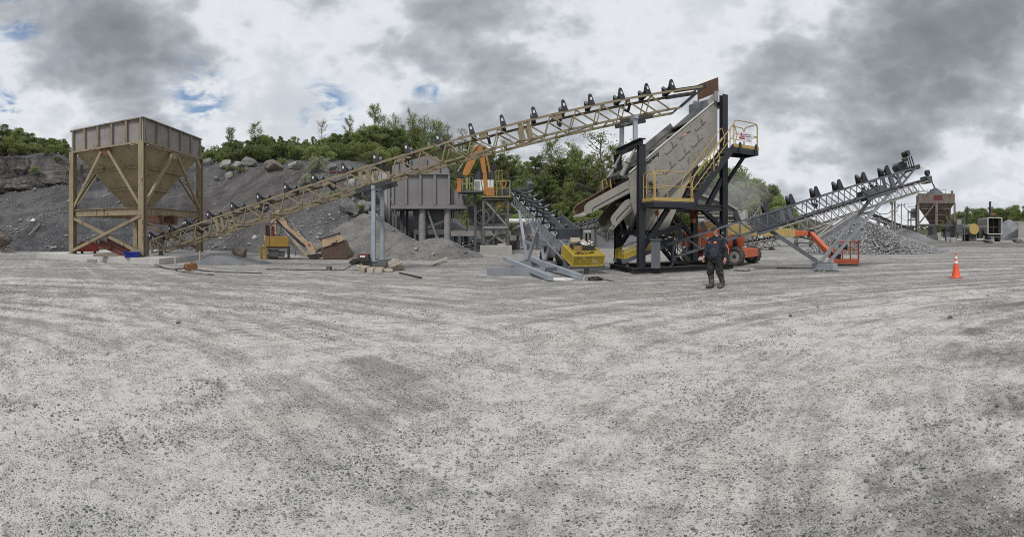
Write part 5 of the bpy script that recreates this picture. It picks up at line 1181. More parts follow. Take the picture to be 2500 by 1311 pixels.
MB().shell([(-.24, -.19, 0), (.24, -.19, 0), (.24, .19, 0), (-.24, .19, 0)], [(-.29, -.23, .22), (.29, -.23, .22), (.29, .23, .22), (-.29, .23, .22)], .015).build('wall', DGREY, tb); MB().box(-.24, .24, -.19, .19, 0, .012).build('base', DGREY, tb)
m = MB()
for i in range(14): a_, b_ = q_.uniform(-.24, .24), q_.uniform(-.19, .19); m.bar((a_, b_, .2), (a_+q_.uniform(-.1, .1), b_+q_.uniform(-.1, .1), .23), .07, .03)
m.build('contents', WHITE, tb)
m = MB()
for i in range(12): a_, b_ = q_.uniform(-.35, .35), q_.uniform(-.07, .07); m.bar((a_, b_, .015), (a_+q_.uniform(-.12, .12), b_+q_.uniform(-.05, .05), .05), .06, .02)
o = m.build('scrap_paper', RUST); o.location = gp(-.085, .3, Hh1+.012); o.rotation_euler = up_rot; tag(o, 'brown crumpled wrapping and scraps in front of the carton on the guard', 'scraps')
p = G(1452, 14.9); coil('cable_coil', 'loose black cable coiled on the pale ground below the yellow guard', (p.x, p.y, .0), .34, 5, .014, HOSE, 8, .012, tails=[[G(1430, 14.9, .015), G(1400, 14.7, .012), G(1380, 14.9, .012)], [G(1478, 14.8, .015), G(1490, 14.5, .012), G(1500, 14.6, .012)]])
p = G(1390, 15.1, .006); solo(MB().prism([(-.9, -.35), (.1, -.42), (.9, -.2), (.75, .3), (-.5, .38)], (0, 0, 0), (1, 0, 0), (0, 1, 0), (0, 0, 1), .008), 'dust_patch', 'flat pale cement sheet on the ground between the base rails', 'sheet', paint('pale_sheet', (.60, .595, .57), .9, dirt=.3), p, facing(1390))
# small loader parked behind it
ld = thing('compact_loader', 'dusty beige loader with white canopy parked behind the galvanised conveyor', 'loader', G(1383, 21.6), facing(1383)+.15); q10 = LQ(1383, 21.6)
def wheel(parent, c, ax, r, w, tyre=TYRE, rim=RIM, lugs=14):
    c, ax = Vector(c), Vector(ax).normalized(); m = MB(); up = Vector((0, 0, 1)); rt = ax.cross(up).normalized()
    prof = [(-w/2*.75, r*.62), (-w/2, r*.72), (-w/2, r*.92), (-w/2*.82, r), (w/2*.82, r), (w/2, r*.92), (w/2, r*.72), (w/2*.75, r*.62)]
    N = 28; vs = [c+ax*a_+(rt*math.cos(k/N*6.2832)+up*math.sin(k/N*6.2832))*b_ for k in range(N) for a_, b_ in prof]; n_ = len(prof)
    m.add(vs, [(k*n_+i, k*n_+(i+1) % n_, ((k+1) % N)*n_+(i+1) % n_, ((k+1) % N)*n_+i) for k in range(N) for i in range(n_)])
    for k in range(lugs):
        for s_ in (-1, 1):
            t = (k+.5*(s_ > 0))/lugs*6.2832; e = rt*math.cos(t)+up*math.sin(t); f = ax.cross(e); m.frame(c+e*(r*1.0)+ax*(s_*w*.24), (ax*.9+f*.5*s_)*w*.22, f*r*.055, e*r*.05)
    o = m.build('wheel', tyre, parent, smooth=False)
    m = MB(); m.cyl(c-ax*(w*.36), c+ax*(w*.36), r*.63, n=24); o2 = m.build('rim', rim, o, smooth=True)
    for s_ in (-1, 1): m = MB(); m.cyl(c+ax*(s_*w*.36), c+ax*(s_*w*.44), r*.2, n=12); m.build('hub', BLKDUST, o, smooth=True)
    return o
for px, y, r in ((1368, -.55, .40), (1336, .25, .44), (1430, -.3, .40), (1412, .9, .44)): wheel(ld, (q10(px, 0)[0], y, r), (.8, -.6, 0), r, .30, rim=paint('ochre_rim', (.33, .22, .10), .7, rust=.2))
a, b = q10(1340, 634), q10(1440, 600); MB().box(a[0], b[0], -.2, .6, .35, .75).build('chassis', PALEST, ld, bevel=.04); MB().box(q10(1392, 0)[0], q10(1440, 0)[0], -.1, .7, .75, 1.05).build('engine_cover', CATYEL, ld, bevel=.05)
MB().box(q10(1392, 0)[0], q10(1442, 0)[0], -.3, .85, q10(0, 570)[1], q10(0, 562)[1]).build('canopy', WHITE, ld, bevel=.04)
for px, y in ((1396, -.2), (1440, -.2), (1396, .75), (1440, .75)): x = q10(px, 0)[0]; MB().box(x-.04, x+.04, y-.04, y+.04, .75, q10(0, 570)[1]).build('canopy_post', BLKDUST, ld)
MB().box(q10(1415, 0)[0]-.2, q10(1415, 0)[0]+.2, .1, .6, 1.05, 1.35).build('seat', paint('brown_seat', (.2, .09, .04), .6), ld, bevel=.05)
# ------------------------------------------------------------------ screen tower
TR = R(8); FLp = Vector((4.83, 16.4, 0)); uh = Vector((math.cos(TR), math.sin(TR), 0)); vh = Vector((-math.sin(TR), math.cos(TR), 0))
def on_plane(px, py, v):         # (u, w) of a photo feature known to lie in the upright plane v
    a = az(px); d = Vector((math.sin(a), math.cos(a), (565-py)/1100)); o = Vector((0, 0, EYE))
    t = (v-(o-FLp).dot(vh))/d.dot(vh); p = o+d*t-FLp; return (p.dot(uh), p.z)
tw2 = thing('screen_tower', 'black steel tower on a skid holding the steep off white vibrating screen', 'tower', FLp, TR)
TL_, TW_ = 3.8, 2.4
posts = {(0, 0): 4.86, (0, TW_): 4.86, (TL_, 0): 7.35, (TL_, TW_): 7.35}
for (u, v), h in posts.items(): MB().ibeam((u, v, .22), (u, v, h), .26, .26, .03, up=(0, 1, 0)).build('post', BLKST, tw2)
for v in (0, TW_): MB().ibeam((-.35, v, .11), (4.3, v, .11), .24, .22, .03).build('skid_beam', BLKDUST, tw2)
for u in (-.2, 1.25, 2.6, 4.15): MB().ibeam((u, .13, .11), (u, TW_-.13, .11), .18, .18, .025).build('skid_beam', BLKDUST, tw2)
MB().bar((1.3, .2, .14), (2.55, 2.2, .14), .07, .07).build('skid_brace', GREYST, tw2)
MB().ibeam((0, -.16, 4.99), (0, TW_+.16, 4.99), .26, .26, .03).build('top_beam', BLKST, tw2); MB().ibeam((TL_, .13, 7.0), (TL_, TW_-.13, 7.0), .2, .2, .03).build('top_beam', BLKST, tw2)
MB().ibeam((0, .13, 1.55), (0, TW_-.13, 1.55), .16, .2, .025).build('tie_beam', BLKDUST, tw2); MB().ibeam((TL_, .13, 2.6), (TL_, TW_-.13, 2.6), .16, .2, .025).build('tie_beam', BLKDUST, tw2)
for v in (0, TW_): MB().ibeam((.13, v, 2.58), (TL_-.13, v, 2.58), .2, .22, .025).build('tie_beam', DGREY, tw2)
for (a, b) in (((.1, 0, 1.0), (1.15, 0, 2.48)), ((.1, TW_, 1.0), (1.15, TW_, 2.48)), ((TL_-.1, 0, 1.75), (2.75, 0, 2.48)), ((TL_-.1, TW_, 1.4), (2.55, TW_, 2.48)), ((TL_-.1, 0, 3.8), (3.0, 0, 2.69)), ((TL_-.1, TW_, 3.8), (3.0, TW_, 2.69)), ((0, .1, 2.35), (0, .75, 1.65)), ((0, TW_-.1, 2.35), (0, TW_-.75, 1.65))):
    MB().ibeam(a, b, .17, .19, .022, up=(0, 1, 0) if a[1] == b[1] else (1, 0, 0)).build('knee_brace', BLKST, tw2)
for (u, v) in ((TL_, .33), (TL_, 2.06)):
    m = MB(); m.prism([(-.09, 0), (.09, 0), (.09, .35), (.05, .43), (-.05, .43), (-.09, .35)], (u-.24, v-.12, 7.1), (1, 0, 0), (0, 0, 1), (0, 1, 0), .05); m.build('lifting_lug', GREYST, tw2)
# ---- vibrating screen
vs_ = thing('vibrating_screen', 'steep off white vibrating screen box with lettering, rods and two discharge chutes', 'screen', FLp+vh*1.2+Vector((0, 0, 2.0)), TR)
off = Vector((0, 1.2, 2.0))
def S(u, v, w): return (u, v-1.2, w-2.0)
side = [(3.70, 7.20), (3.70, 5.22), (-.05, 2.05), (-.28, 2.75), (-.36, 3.80)]
c40, s40 = math.cos(R(39.8)), math.sin(R(39.8))
def scr(poly, v, t): return MB().prism([(a, b-2.0) for a, b in poly], (0, v-1.2, 0), (1, 0, 0), (0, 0, 1), (0, 1, 0), t)
for v in (.34, 2.06):
    scr(side, v, .03).build('side_plate', CREAM, vs_)
    m = MB(); m.bar(S(3.62, v, 7.17), S(-.36, v, 3.84), .10, .035, up=(-s40, 0, c40)); m.build('top_flange', WHITE, vs_)
    m = MB(); m.bar(S(3.62, v, 5.15), S(-.05, v, 2.05), .10, .035, up=(-s40, 0, c40)); m.build('bottom_flange', CREAM, vs_)
def deck(h0, h1, mt, nm, t=.05):
    m = MB(); m.hull([S(h0[0], .36, h0[1]), S(h1[0], .36, h1[1]), S(h1[0], 2.04, h1[1]), S(h0[0], 2.04, h0[1])], [S(h0[0]-.03, .36, h0[1]+t), S(h1[0]-.03, .36, h1[1]+t), S(h1[0]-.03, 2.04, h1[1]+t), S(h0[0]-.03, 2.04, h0[1]+t)]); return m.build(nm, mt, vs_)
deck((3.6, 6.72), (-.3, 3.44), BLKDUST, 'upper_deck'); deck((3.6, 5.9), (-.2, 2.7), BLKDUST, 'lower_deck'); deck((3.6, 7.1), (2.4, 6.08), DGREY, 'top_cover')
for k in range(4): u = .5+k*.85; w = 3.84+(u+.36)*.833; MB().cyl(S(u, .36, w-.2), S(u, 2.04, w-.2), .06, n=10).build('cross_tube', CREAM, vs_, smooth=True)
# far side stiffener seen over the top
MB().bar(S(2.4, 2.0, 6.30), S(.3, 2.0, 4.55), .03, .22, up=(-s40, 0, c40)).build('dust_seal', GREYST, vs_)
# bolts
m = MB(); qb = random.Random(2)
for row, (a, b) in enumerate(((.12, .97), (.32, .97), (.55, .97), (.78, .95), (1.0, .93), (1.22, .85), (1.38, .8))):
    n_ = 12
    for i in range(n_):
        t = (i+.5*(row % 2))/n_*b; u = 3.55-3.85*t+a*s40*.9; w = 7.1-3.22*t-a*.9*c40-.06
        if -.2 < u < 3.5: m.cyl(S(u, .325, w), S(u, .308, w), .014, n=6)
m.build('bolt_rows', DGREY, vs_)['kind'] = 'stuff'
m = MB()
# tension rods with their clamps
for (px, py) in ((1712, 300), (1704, 340), (1641, 356), (1637, 404), (1592, 466), (1672, 372)):
    u, w = on_plane(px, py, .34)
    r0 = MB().cyl(S(u-.05, .295, w+.17), S(u+.04, .295, w-.09), .011, n=8).build('tension_rod', DGREY, vs_)
    MB().bar(S(u-.32, .30, w-.33), S(u-.06, .30, w-.11), .09, .03, up=(0, 1, 0)).build('clamp_bracket', CREAM, r0)
    MB().bar(S(u-.06, .30, w-.11), S(u+.22, .30, w+.12), .02, .03, up=(0, 1, 0)).build('clamp_bar', CREAM, r0)
# lettering
tm = Matrix(((c40, -s40, 0), (0, 0, -1), (s40, c40, 0))).to_euler()
u, w = on_plane(1571, 408, .32); INK = paint('black_lettering', (.012, .012, .013), .5, dirt=.05)
text_mesh('Frequency', .205, INK, 'lettering', vs_, S(u+.03, .3225, w+.0), tm, shear=.32, depth=.002, bold=.008)
SIGNRED = paint('sign_red', (.33, .022, .045), .5, dirt=.15, dirt_col=(.3, .1, .1))
a, b, c = (on_plane(*p, .32) for p in ((1666.5, 326), (1679.5, 327), (1666.5, 336.5)))
tri = MB().prism([(a[0], a[1]-2), (b[0], b[1]-2), (c[0], c[1]-2)], (0, .3225-1.2, 0), (1, 0, 0), (0, 0, 1), (0, 1, 0), .006).build('triangle_badge', SIGNRED, vs_)
u, w = on_plane(1668.3, 334.2, .32); text_mesh('TCI', .115, WHITE, 'badge_lettering', vs_, S(u, .318, w), tm, depth=.001, bold=.003)
m = MB()
for k in (0, 1, 2):
    for (p0, p1) in ((( 1657+k*1.5, 339+k*1.7), (1664+k*.6, 334+k*2.2)), ((1676+k*2.2, 325-k*.2), (1683+k*1.5, 319.4+k*.9))):
        (u0, w0), (u1, w1) = on_plane(*p0, .32), on_plane(*p1, .32); MB().bar(S(u0, .322, w0), S(u1, .322, w1), .012, .006, up=(0, 1, 0)).build('speed_stripe', INK, vs_)
# vibrator motor on the side
u, w = on_plane(1594, 444, .2); m = MB(); m.cyl(S(u, .02, w), S(u, .32, w), .14, n=16); m.build('vibrator', GREYST, vs_, smooth=True); m = MB(); m.bar(S(u-.16, .2, w-.3), S(u+.0, .2, w-.12), .05, .05); m.build('vibrator_mount', BLKST, vs_); m = MB(); m.bar(S(u+.18, .2, w-.38), S(u+.02, .2, w-.12), .05, .05); m.build('vibrator_mount', BLKST, vs_)
# under pan
mt_ = [S(-.30, .37, 2.75), S(2.6, .37, 4.24), S(2.6, 2.03, 4.24), S(-.30, 2.03, 2.75)]; mb_ = [S(.25, .6, 1.66), S(1.45, .6, 1.66), S(1.45, 1.6, 1.66), S(.25, 1.6, 1.66)]
MB().shell(mb_, mt_, .03).build('under_pan', paint('under_pan_cream', (.40, .385, .335), .55, rust=.06, dirt=.3), vs_)
MB().shell([S(.35, .85, 1.40), S(.95, .85, 1.40), S(.95, 1.5, 1.40), S(.35, 1.5, 1.40)], [S(.27, .62, 1.655), S(1.43, .62, 1.655), S(1.43, 1.58, 1.655), S(.27, 1.58, 1.655)], .03).build('rubber_boot', BLKDUST, vs_)
# discharge chutes
up_ = [(-.10, 3.62), (.0, 3.52), (-.02, 3.34), (-.12, 3.22), (-1.88, 2.27), (-2.06, 2.27), (-2.13, 2.38), (-2.10, 2.56), (-1.96, 2.70), (-.3, 3.60)]
CRUST = paint('chute_rust_liner', (.175, .115, .085), .8, rust=.4, rust_col=(.16, .07, .04), dirt=.4, dirt_col=(.30, .22, .16))
lo_ = [(-.30, 2.86), (-.17, 2.80), (-.12, 2.66), (-.20, 2.50), (-.86, 1.80), (-.98, 1.86), (-1.06, 2.06), (-1.0, 2.2), (-.48, 2.78)]
for poly, nm, fa, fb, v0, v1 in ((up_, 'upper_chute', (.0, 3.22), (-2.12, 2.16), .42, 1.98), (lo_, 'lower_chute', (-.1, 2.5), (-.95, 1.66), .48, 1.92)):
    o = scr(poly, v0, .03).build(nm, CREAM, vs_)
    scr(poly, v1, .04).build('far_side', CRUST if nm == 'upper_chute' else paint('brown_chute_side', (.115, .088, .068), .8, rust=.3), o)
    m = MB(); m.hull([S(fa[0], v0, fa[1]), S(fb[0], v0, fb[1]), S(fb[0], v1, fb[1]), S(fa[0], v1, fa[1])], [S(fa[0], v0, fa[1]+.05), S(fb[0], v0, fb[1]+.05), S(fb[0], v1, fb[1]+.05), S(fa[0], v1, fa[1]+.05)]); m.build('chute_floor', PALEST if nm == 'upper_chute' else CREAM, o)
    if nm == 'upper_chute':
        m = MB(); m.hull([S(-2.1, v1-.03, 2.5), S(-.4, v1-.03, 3.5), S(-.4, v1-.5, 3.62), S(-2.1, v1-.5, 2.62)], [S(-2.1, v1-.03, 2.54), S(-.4, v1-.03, 3.54), S(-.4, v1-.5, 3.66), S(-2.1, v1-.5, 2.66)]); m.build('rusty_liner', CRUST, o)
        a = [(-.35, 3.25), (-1.78, 2.48), (-1.82, 2.36)]; m = MB(); m.tube([S(p[0], v0-.025, p[1]) for p in a], .014, 5); m.build('weld_line', BLKST, o)
    else:
        a = [(-.28, 2.62), (-.82, 2.08), (-.82, 2.0)]; m = MB(); m.tube([S(p[0], v0-.025, p[1]) for p in a], .014, 5); m.build('weld_line', BLKST, o)
m = MB(); m.hull([S(-.75, .5, 3.60), S(-.12, .5, 3.95), S(-.12, 1.9, 3.95), S(-.75, 1.9, 3.60)], [S(-.8, .5, 3.75), S(-.2, .5, 4.12), S(-.2, 1.9, 4.12), S(-.8, 1.9, 3.75)]); m.build('discharge_lip', BLKDUST, vs_)
MB().box(-.55, -.42, -.6, .7, 1.25, 1.68).build('rubber_curtain', BLACK, vs_)
for v in (.45, 1.95):
    m = MB(); m.cyl(S(-.02, v, 4.85), S(-.42, v, 4.12), .055, n=10); m.build('hanger_cylinder', CREAM, vs_, smooth=True); m = MB(); m.cyl(S(-.42, v, 4.12), S(-.62, v, 3.72), .095, n=12); m.cyl(S(-.30, v, 4.34), S(-.36, v, 4.23), .12, n=12); m.build('hanger_spring', GREYST, vs_, smooth=True)
    MB().cyl(S(-.25, v-.08, 3.72), S(-.25, v+.08, 3.72), .12, n=14).build('pivot', CREAM, vs_, smooth=True)
m = MB(); m.tube([S(-.95, 1.6, 3.2), S(-1.0, 1.6, 3.62), S(-.85, 1.6, 3.72), S(-.78, 1.6, 3.5)], .03, 6); m.build('grab_handle', YELLOW, vs_, smooth=True); m = MB(); m.tube([S(-.75, 1.2, 3.3), S(-.80, 1.2, 3.66), S(-.65, 1.2, 3.74), S(-.6, 1.2, 3.5)], .03, 6); m.build('grab_handle', YELLOW, vs_, smooth=True)
# feed chute at the top
m = MB(); m.hull([S(3.78, .40, 7.58), S(3.74, 2.0, 7.62), S(3.72, 2.0, 8.30), S(3.76, .40, 8.20)], [S(3.82, .40, 7.58), S(3.78, 2.0, 7.62), S(3.76, 2.0, 8.30), S(3.80, .40, 8.20)]); fd_ = m.build('feed_deflector', RUST, vs_)
m = MB(); m.hull([S(3.30, .42, 6.66), S(3.26, 1.95, 6.80), S(3.24, 1.95, 7.30), S(3.26, .42, 7.18)], [S(3.34, .42, 6.66), S(3.30, 1.95, 6.80), S(3.28, 1.95, 7.30), S(3.30, .42, 7.18)]); m.build('feed_lip', paint('bare_grey_plate', (.23, .25, .275), .5, dirt=.3, metal=.3), vs_)
for v in (.40, 1.98): m = MB(); m.prism([(3.3, 7.2-2), (3.34, 6.8-2), (3.5, 6.9-2), (3.82, 7.58-2), (3.76, 7.62-2), (3.5, 7.4-2)], (0, v-1.2, 0), (1, 0, 0), (0, 0, 1), (0, 1, 0), .02); m.build('feed_side', PALEST, vs_)
# ---- frame on the tower for the conveyor head
sf = thing('head_support_frame', 'galvanised goal post frame on the tower top carrying the long conveyor', 'support frame', FLp+Vector((0, 0, 5.12)), TR)
zt2 = zt(4.7)-.98-5.12
for v in (.55, 1.95): MB().box(-.08, .08, v-.08, v+.08, .02, zt2).build('leg', GALV, sf, bevel=.008); MB().box(-.14, .14, v-.14, v+.14, 0, .02).build('foot_plate', GALV, sf)
MB().box(-.08, .08, .40, 2.1, zt2, zt2+.16).build('crossbar', GALV, sf)
# ---- walkway
wk = thing('access_walkway', 'steep black stair with yellow handrails and two landings on the front of the screen tower', 'walkway', FLp, TR)
F1, F2 = 2.71, 4.98
def landing(u0, u1, v0, v1, z):
    MB().box(u0, u1, v0, v1, z-.05, z).build('grating', paint('grating_grey', (.09, .092, .095), .6), wk)
    for v in (v0, v1-.06): MB().box(u0, u1, v, v+.06, z-.24, z-.05).build('edge_beam', BLKST, wk)
    for u in (u0, u1-.06): MB().box(u, u+.06, v0+.06, v1-.06, z-.235, z-.05).build('edge_beam', BLKST, wk)
landing(.0, 1.65, -1.12, -.14, F1); landing(3.50, 4.78, -1.12, -.15, F2)
for (u0, u1, v0, v1, z) in ((0, 1.66, -1.135, -1.12, F1), (3.50, 4.79, -1.135, -1.12, F2)): MB().box(u0, u1, v0, v1, z-.01, z+.12).build('toe_board', YELLOW, wk)
MB().box(4.78, 4.795, -1.12, -.15, F2-.01, F2+.12).build('toe_board', YELLOW, wk); MB().box(-.015, 0, -1.12, -.14, F1-.01, F1+.12).build('toe_board', YELLOW, wk)
def hoop(p, q_, z, parent=wk, mt=YELLOW, h=1.07, mids=1, r=.021, extra=0):
    p, q_ = Vector(p), Vector(q_); d = (q_-p); L = d.length; d.normalize(); c = .13; Z = Vector((0, 0, 1)); base = Z*z
    top = [p+base, p+base+Z*(h-c), p+base+Z*(h-.04)+d*.04, p+base+Z*h+d*c, q_+base+Z*h-d*c, q_+base+Z*(h-.04)-d*.04, q_+base+Z*(h-c), q_+base]
    m = MB(); m.tube(top, r, 8)
    for k in range(mids): zz = h*(k+1)/(mids+1); m.tube([p+base+Z*zz, q_+base+Z*zz], r*.85, 7)
    return m.build('handrail', mt, parent, smooth=True)
hoop((.02, -.18, 0), (.02, -1.08, 0), F1); hoop((.06, -1.10, 0), (1.55, -1.10, 0), F1); hoop((.15, -.18, 0), (1.05, -.18, 0), F1)
hoop((3.53, -1.10, 0), (4.74, -1.10, 0), F2); hoop((4.76, -1.05, 0), (4.76, -.18, 0), F2); hoop((4.74, -.16, 0), (4.02, -.16, 0), F2)
# stair
sa, sb = Vector((1.62, 0, F1-.05)), Vector((3.52, 0, F2-.02)); sd_ = (sb-sa).normalized(); sn = Vector((-sd_.z, 0, sd_.x))
for v in (-1.10, -.30): MB().bar(sa+Vector((0, v, 0))-sd_*.1, sb+Vector((0, v, 0))+sd_*.05, .045, .24, up=sn).build('stringer', BLKST, wk)
for k in range(10): p = sa.lerp(sb, (k+.6)/10.4); MB().box(p.x-.10, p.x+.12, -1.075, -.325, p.z-.015, p.z+.015).build('tread', paint('tread_grey', (.15, .15, .15), .6), wk)
for v in (-1.12, -.28):
    Z = Vector((0, 0, 1)); vv = Vector((0, v, 0)); m = MB()
    for (t0, t1) in ((.0, .56), (.5, 1.0)) if v == -1.12 else ((.0, .62), (.55, 1.0)):
        p, q_ = sa.lerp(sb, t0)+vv, sa.lerp(sb, t1)+vv
        m.tube([p+Z*.1, p+Z*.72-sd_*.05, p+Z*.86, p+Z*.92+sd_*.12, q_+Z*.95-sd_*.14, q_+Z*.9, q_+Z*.76+sd_*.06, q_+Z*.32+sd_*.25, q_+Z*.1+sd_*.1], .021, 8)
        m2 = p+Z*.5, q_+Z*.5; m.tube(m2, .018, 7)
        m.build('stair_rail', YELLOW, wk, smooth=True); m = MB()
MB().ibeam((4.45, -.55, F2-.24), (TL_+.13, -.02, 3.65), .12, .13, .015, up=(0, 1, 0)).build('bracket', BLKST, wk)
for u in (3.8, 4.62): m = MB(); m.prism([(-.06, 0), (.06, 0), (.06, .34), (.03, .40), (-.03, .40), (-.06, .34)], (u, -1.16, F2-.2), (1, 0, 0), (0, 0, 1), (0, 1, 0), .03); m.build('lifting_lug', BLKST, wk)
# banner on the upper rail
bn = thing('banner', 'white banner with a red triangle logo tied to the upper landing rail', 'banner', FLp+uh*4.08+vh*-1.142+Vector((0, 0, F2+.24)), TR)
BWH = paint('banner_white', (.60, .60, .64), .6, dirt=.15)
MB().box(-.34, .34, -.006, .006, 0, .40).build('sheet', BWH, bn)
MB().prism([(-.33, .12), (-.215, .36), (-.02, .12)], (0, -.009, 0), (1, 0, 0), (0, 0, 1), (0, 1, 0), .006).build('triangle', SIGNRED, bn)
fr_ = (R(90), 0, 0)
text_mesh('TCI', .11, WHITE, 'logo_lettering', bn, (-.285, -.0135, .15), fr_, depth=.001, bold=.003)
text_mesh('Manufacturing &', .058, INK, 'lettering', bn, (-.12, -.008, .285), fr_, depth=.001, bold=.002); text_mesh('Equipment Sales, Inc.', .050, INK, 'lettering', bn, (-.10, -.008, .215), fr_, depth=.001, bold=.002)
for (x0, x1, z) in ((.07, .12, .125), (.13, .15, .125), (.16, .22, .125), (.02, .10, .065), (.11, .17, .065), (.18, .27, .065), (-.33, -.24, .095), (-.23, -.15, .095), (-.14, -.05, .095)): MB().box(x0, x1, -.008, -.006, z, z+.018).build('small_print', paint('small_print_ink', (.06, .06, .07), .6), bn)
# chain hoist etc hanging in the tower
u, w = on_plane(1597, 500, .1)
ht = thing('chain_hoist', 'small red chain hoist hanging by its chain under the lower landing', 'hoist', FLp+uh*.5+vh*-.35+Vector((0, 0, 2.0)), TR)
m = MB(); m.sphere((0, 0, .28), .085, 10, (1, .7, 1.2)); m.build('body', RED, ht, smooth=True); m = MB(); m.tube([(0, 0, .36), (.05, 0, .43), (0, 0, .47)], .018, 6); m.build('hook', RED, ht); m = MB(); m.tube([(.03, 0, .2), (.03, 0, -1.2)], .012, 5); m.tube([(-.04, 0, .2), (-.30, .05, -.25), (-.42, .05, -.6)], .012, 5); m.build('chain', BLACK, ht)
rb = thing('red_strap_bundle', 'bundle of dark red slings hung on the back post of the tower', 'slings', FLp+uh*3.55+vh*2.2+Vector((0, 0, 1.9)), TR)
m = MB(); qr = random.Random(5)
for i in range(8): x = qr.uniform(-.16, .16); m.tube([(x*.4, -.1, .85), (x, -.14, .45+qr.uniform(-.1, .1)), (x*1.1+.03, -.12, .25+qr.uniform(-.1, .1)), (x*1.1+.06, -.12, .5), (x*.5+.02, -.1, .85)], .03, 5)
m.build('sling', paint('dark_red_sling', (.16, .025, .02), .8, dirt=.3), rb, smooth=True); MB().cyl((0, -.14, .10), (0, -.14, .28), .10, n=10).build('buckle', paint('orange_buckle', (.42, .14, .05), .7, dirt=.3), rb, smooth=True)
# stair at the back of the tower
bsn = thing('rear_stair', 'black stair with yellow rails seen through the legs of the screen tower', 'stair', FLp+uh*2.2+vh*3.0, TR)
for v in (0, .8): MB().bar((1.35, v, 0), (-.75, v, 2.3), .05, .22).build('stringer', BLKST, bsn); m = MB(); m.tube([(1.35, v, .1), (1.3, v, .9), (-.75, v, 3.1), (-.9, v, 2.5)], .028, 7); m.tube([(1.32, v, .5), (-.78, v, 2.75)], .024, 6); m.build('handrail', YELLOW, bsn, smooth=True)
for k in range(9): t = (k+.7)/9.4; MB().box(1.35-2.1*t-.12, 1.35-2.1*t+.12, .03, .77, 2.3*t-.015, 2.3*t+.015).build('tread', DGREY, bsn)
# ---- blue grey steel post and tail ends standing inside the tower
pst = MB(); pst.ibeam((0, 0, .0), (0, 0, 1.05), .34, .3, .03, up=(0, 1, 0)); pst.box(-.22, .22, -.2, .2, 1.05, 1.09)
solo(pst, 'support_pedestal', 'blue grey steel pedestal standing just inside the tower base', 'pedestal', BGREY, G(1601, 16.9, .225), facing(1601))
g = thing('cross_conveyor', 'short tilted conveyor tail with a battered yellow guard between the tower posts', 'conveyor', FLp+uh*.25+vh*.9, TR)
m = MB(); m.bar((-.75, 0, .48), (1.0, 0, 1.02), .85, .10); m.build('trough', BLKDUST, g)
for y in (-.45, .45): MB().bar((-.85, y, .42), (1.9, y, 1.30), .06, .16).build('side_rail', BGREY, g)
m = MB(); P8 = [(-.75, -.46, .55), (.35, -.46, .90), (.35, -.46, 1.25), (-.75, -.46, .88)]
fr = MB()
for i in range(4): fr.bar(P8[i], P8[(i+1) % 4], .035)
for i in range(4): a_, b_ = P8[i], P8[(i+1) % 4]; fr.bar((a_[0], .46, a_[2]), (b_[0], .46, b_[2]), .035); fr.bar(a_, (a_[0], .46, a_[2]), .035)
gf2 = fr.build('guard_frame', LEMON, g); m = MB(); m.hull([(x, y-.004, z) for x, y, z in P8], [(x, y+.004, z) for x, y, z in P8]); m.build('guard_mesh', YMESH, gf2)
m = MB(); m.hull([(-.75, -.46, .55), (-.75, .46, .55), (-.75, .46, .88), (-.75, -.46, .88)], [(-.742, -.46, .55), (-.742, .46, .55), (-.742, .46, .88), (-.742, -.46, .88)]); m.build('guard_mesh', YMESH, gf2)
for x, z in ((-.6, .45), (1.4, 1.1)): MB().box(x-.05, x+.05, -.4, -.3, .22, z).build('leg', BGREY, g)
MB().bar((.3, -.5, 1.38), (1.75, -.5, 1.85), .05, .2).build('skirt_plate', BLKST, g)
for i in range(5): MB().cyl((.25+.3*i, -.35, 1.1+.09*i), (.25+.3*i, .35, 1.1+.09*i), .06, n=10).build('roller', BLACK, g, smooth=True)
m = MB()
for i in range(7): a_ = qr.uniform(.6, 1.7); m.tube([(a_, -.5, 1.25), (a_+qr.uniform(-.2, .2), -.58, .9), (a_+qr.uniform(-.3, .3), -.55, .6+qr.uniform(-.2, .2))], .016, 5)
m.build('hanging_cables', HOSE, g, smooth=True)
p = G(1810, 18.6, .0); solo(MB().box(-.5, .5, -.28, .28, 0, .03).box(-.4, .45, -.2, .2, .03, .06).box(-.2, .5, -.1, .22, .06, .09), 'belt_offcuts', 'flat pile of grey belt offcuts on the ground right of the tower skid', 'belt offcuts', PALEST, p, facing(1810)+.1)
coil('cable_coil', 'pale hose coiled on the ground by the belt offcuts', (p.x-.1, p.y-.35, 0), .3, 4, .022, PALEST, 12, .015, tails=[[p+Vector((.3, -.2, .02)), p+Vector((.8, .1, .02)), p+Vector((1.1, .05, .02))]])
# ------------------------------------------------------------------ right hand conveyor on its V legs
A4, B4 = Vector((6.25, 17.35, 1.06)), Vector((15.55, 12.88, 4.36))
def rt(px):           # fraction along the centre line at a photo bearing
    k = math.tan(az(px)); return (k*A4.y-A4.x)/((B4.x-A4.x)-k*(B4.y-A4.y))
rc, rp, rd_, rs_, rn, RL = conveyor('stacking_conveyor', 'blue grey lattice conveyor with V idlers rising right to a big drum, on slanted legs', A4, B4, .92, .56, BGREY, .56,
    [rt(x) for x in (1668, 1722, 1802, 1871, 1932, 1992, 2047, 2105, 2161)], chord=.085, lace=.04, t_bot=(.01, .93), splices=[rt(1910), rt(2172)], tall=.38, fine=True, plates=False)
m = MB()
for sd in (1, -1): MB().ibeam(rp(rt(1838), sd, -.66), rp(rt(1884), sd, -.66), .14, .2, .02, up=rn).build('saddle_beam', BGREY, rc, True); MB().ibeam(rp(rt(2098), sd, -.66), rp(rt(2166), sd, -.66), .14, .22, .02, up=rn).build('saddle_beam', BGREY, rc, True)
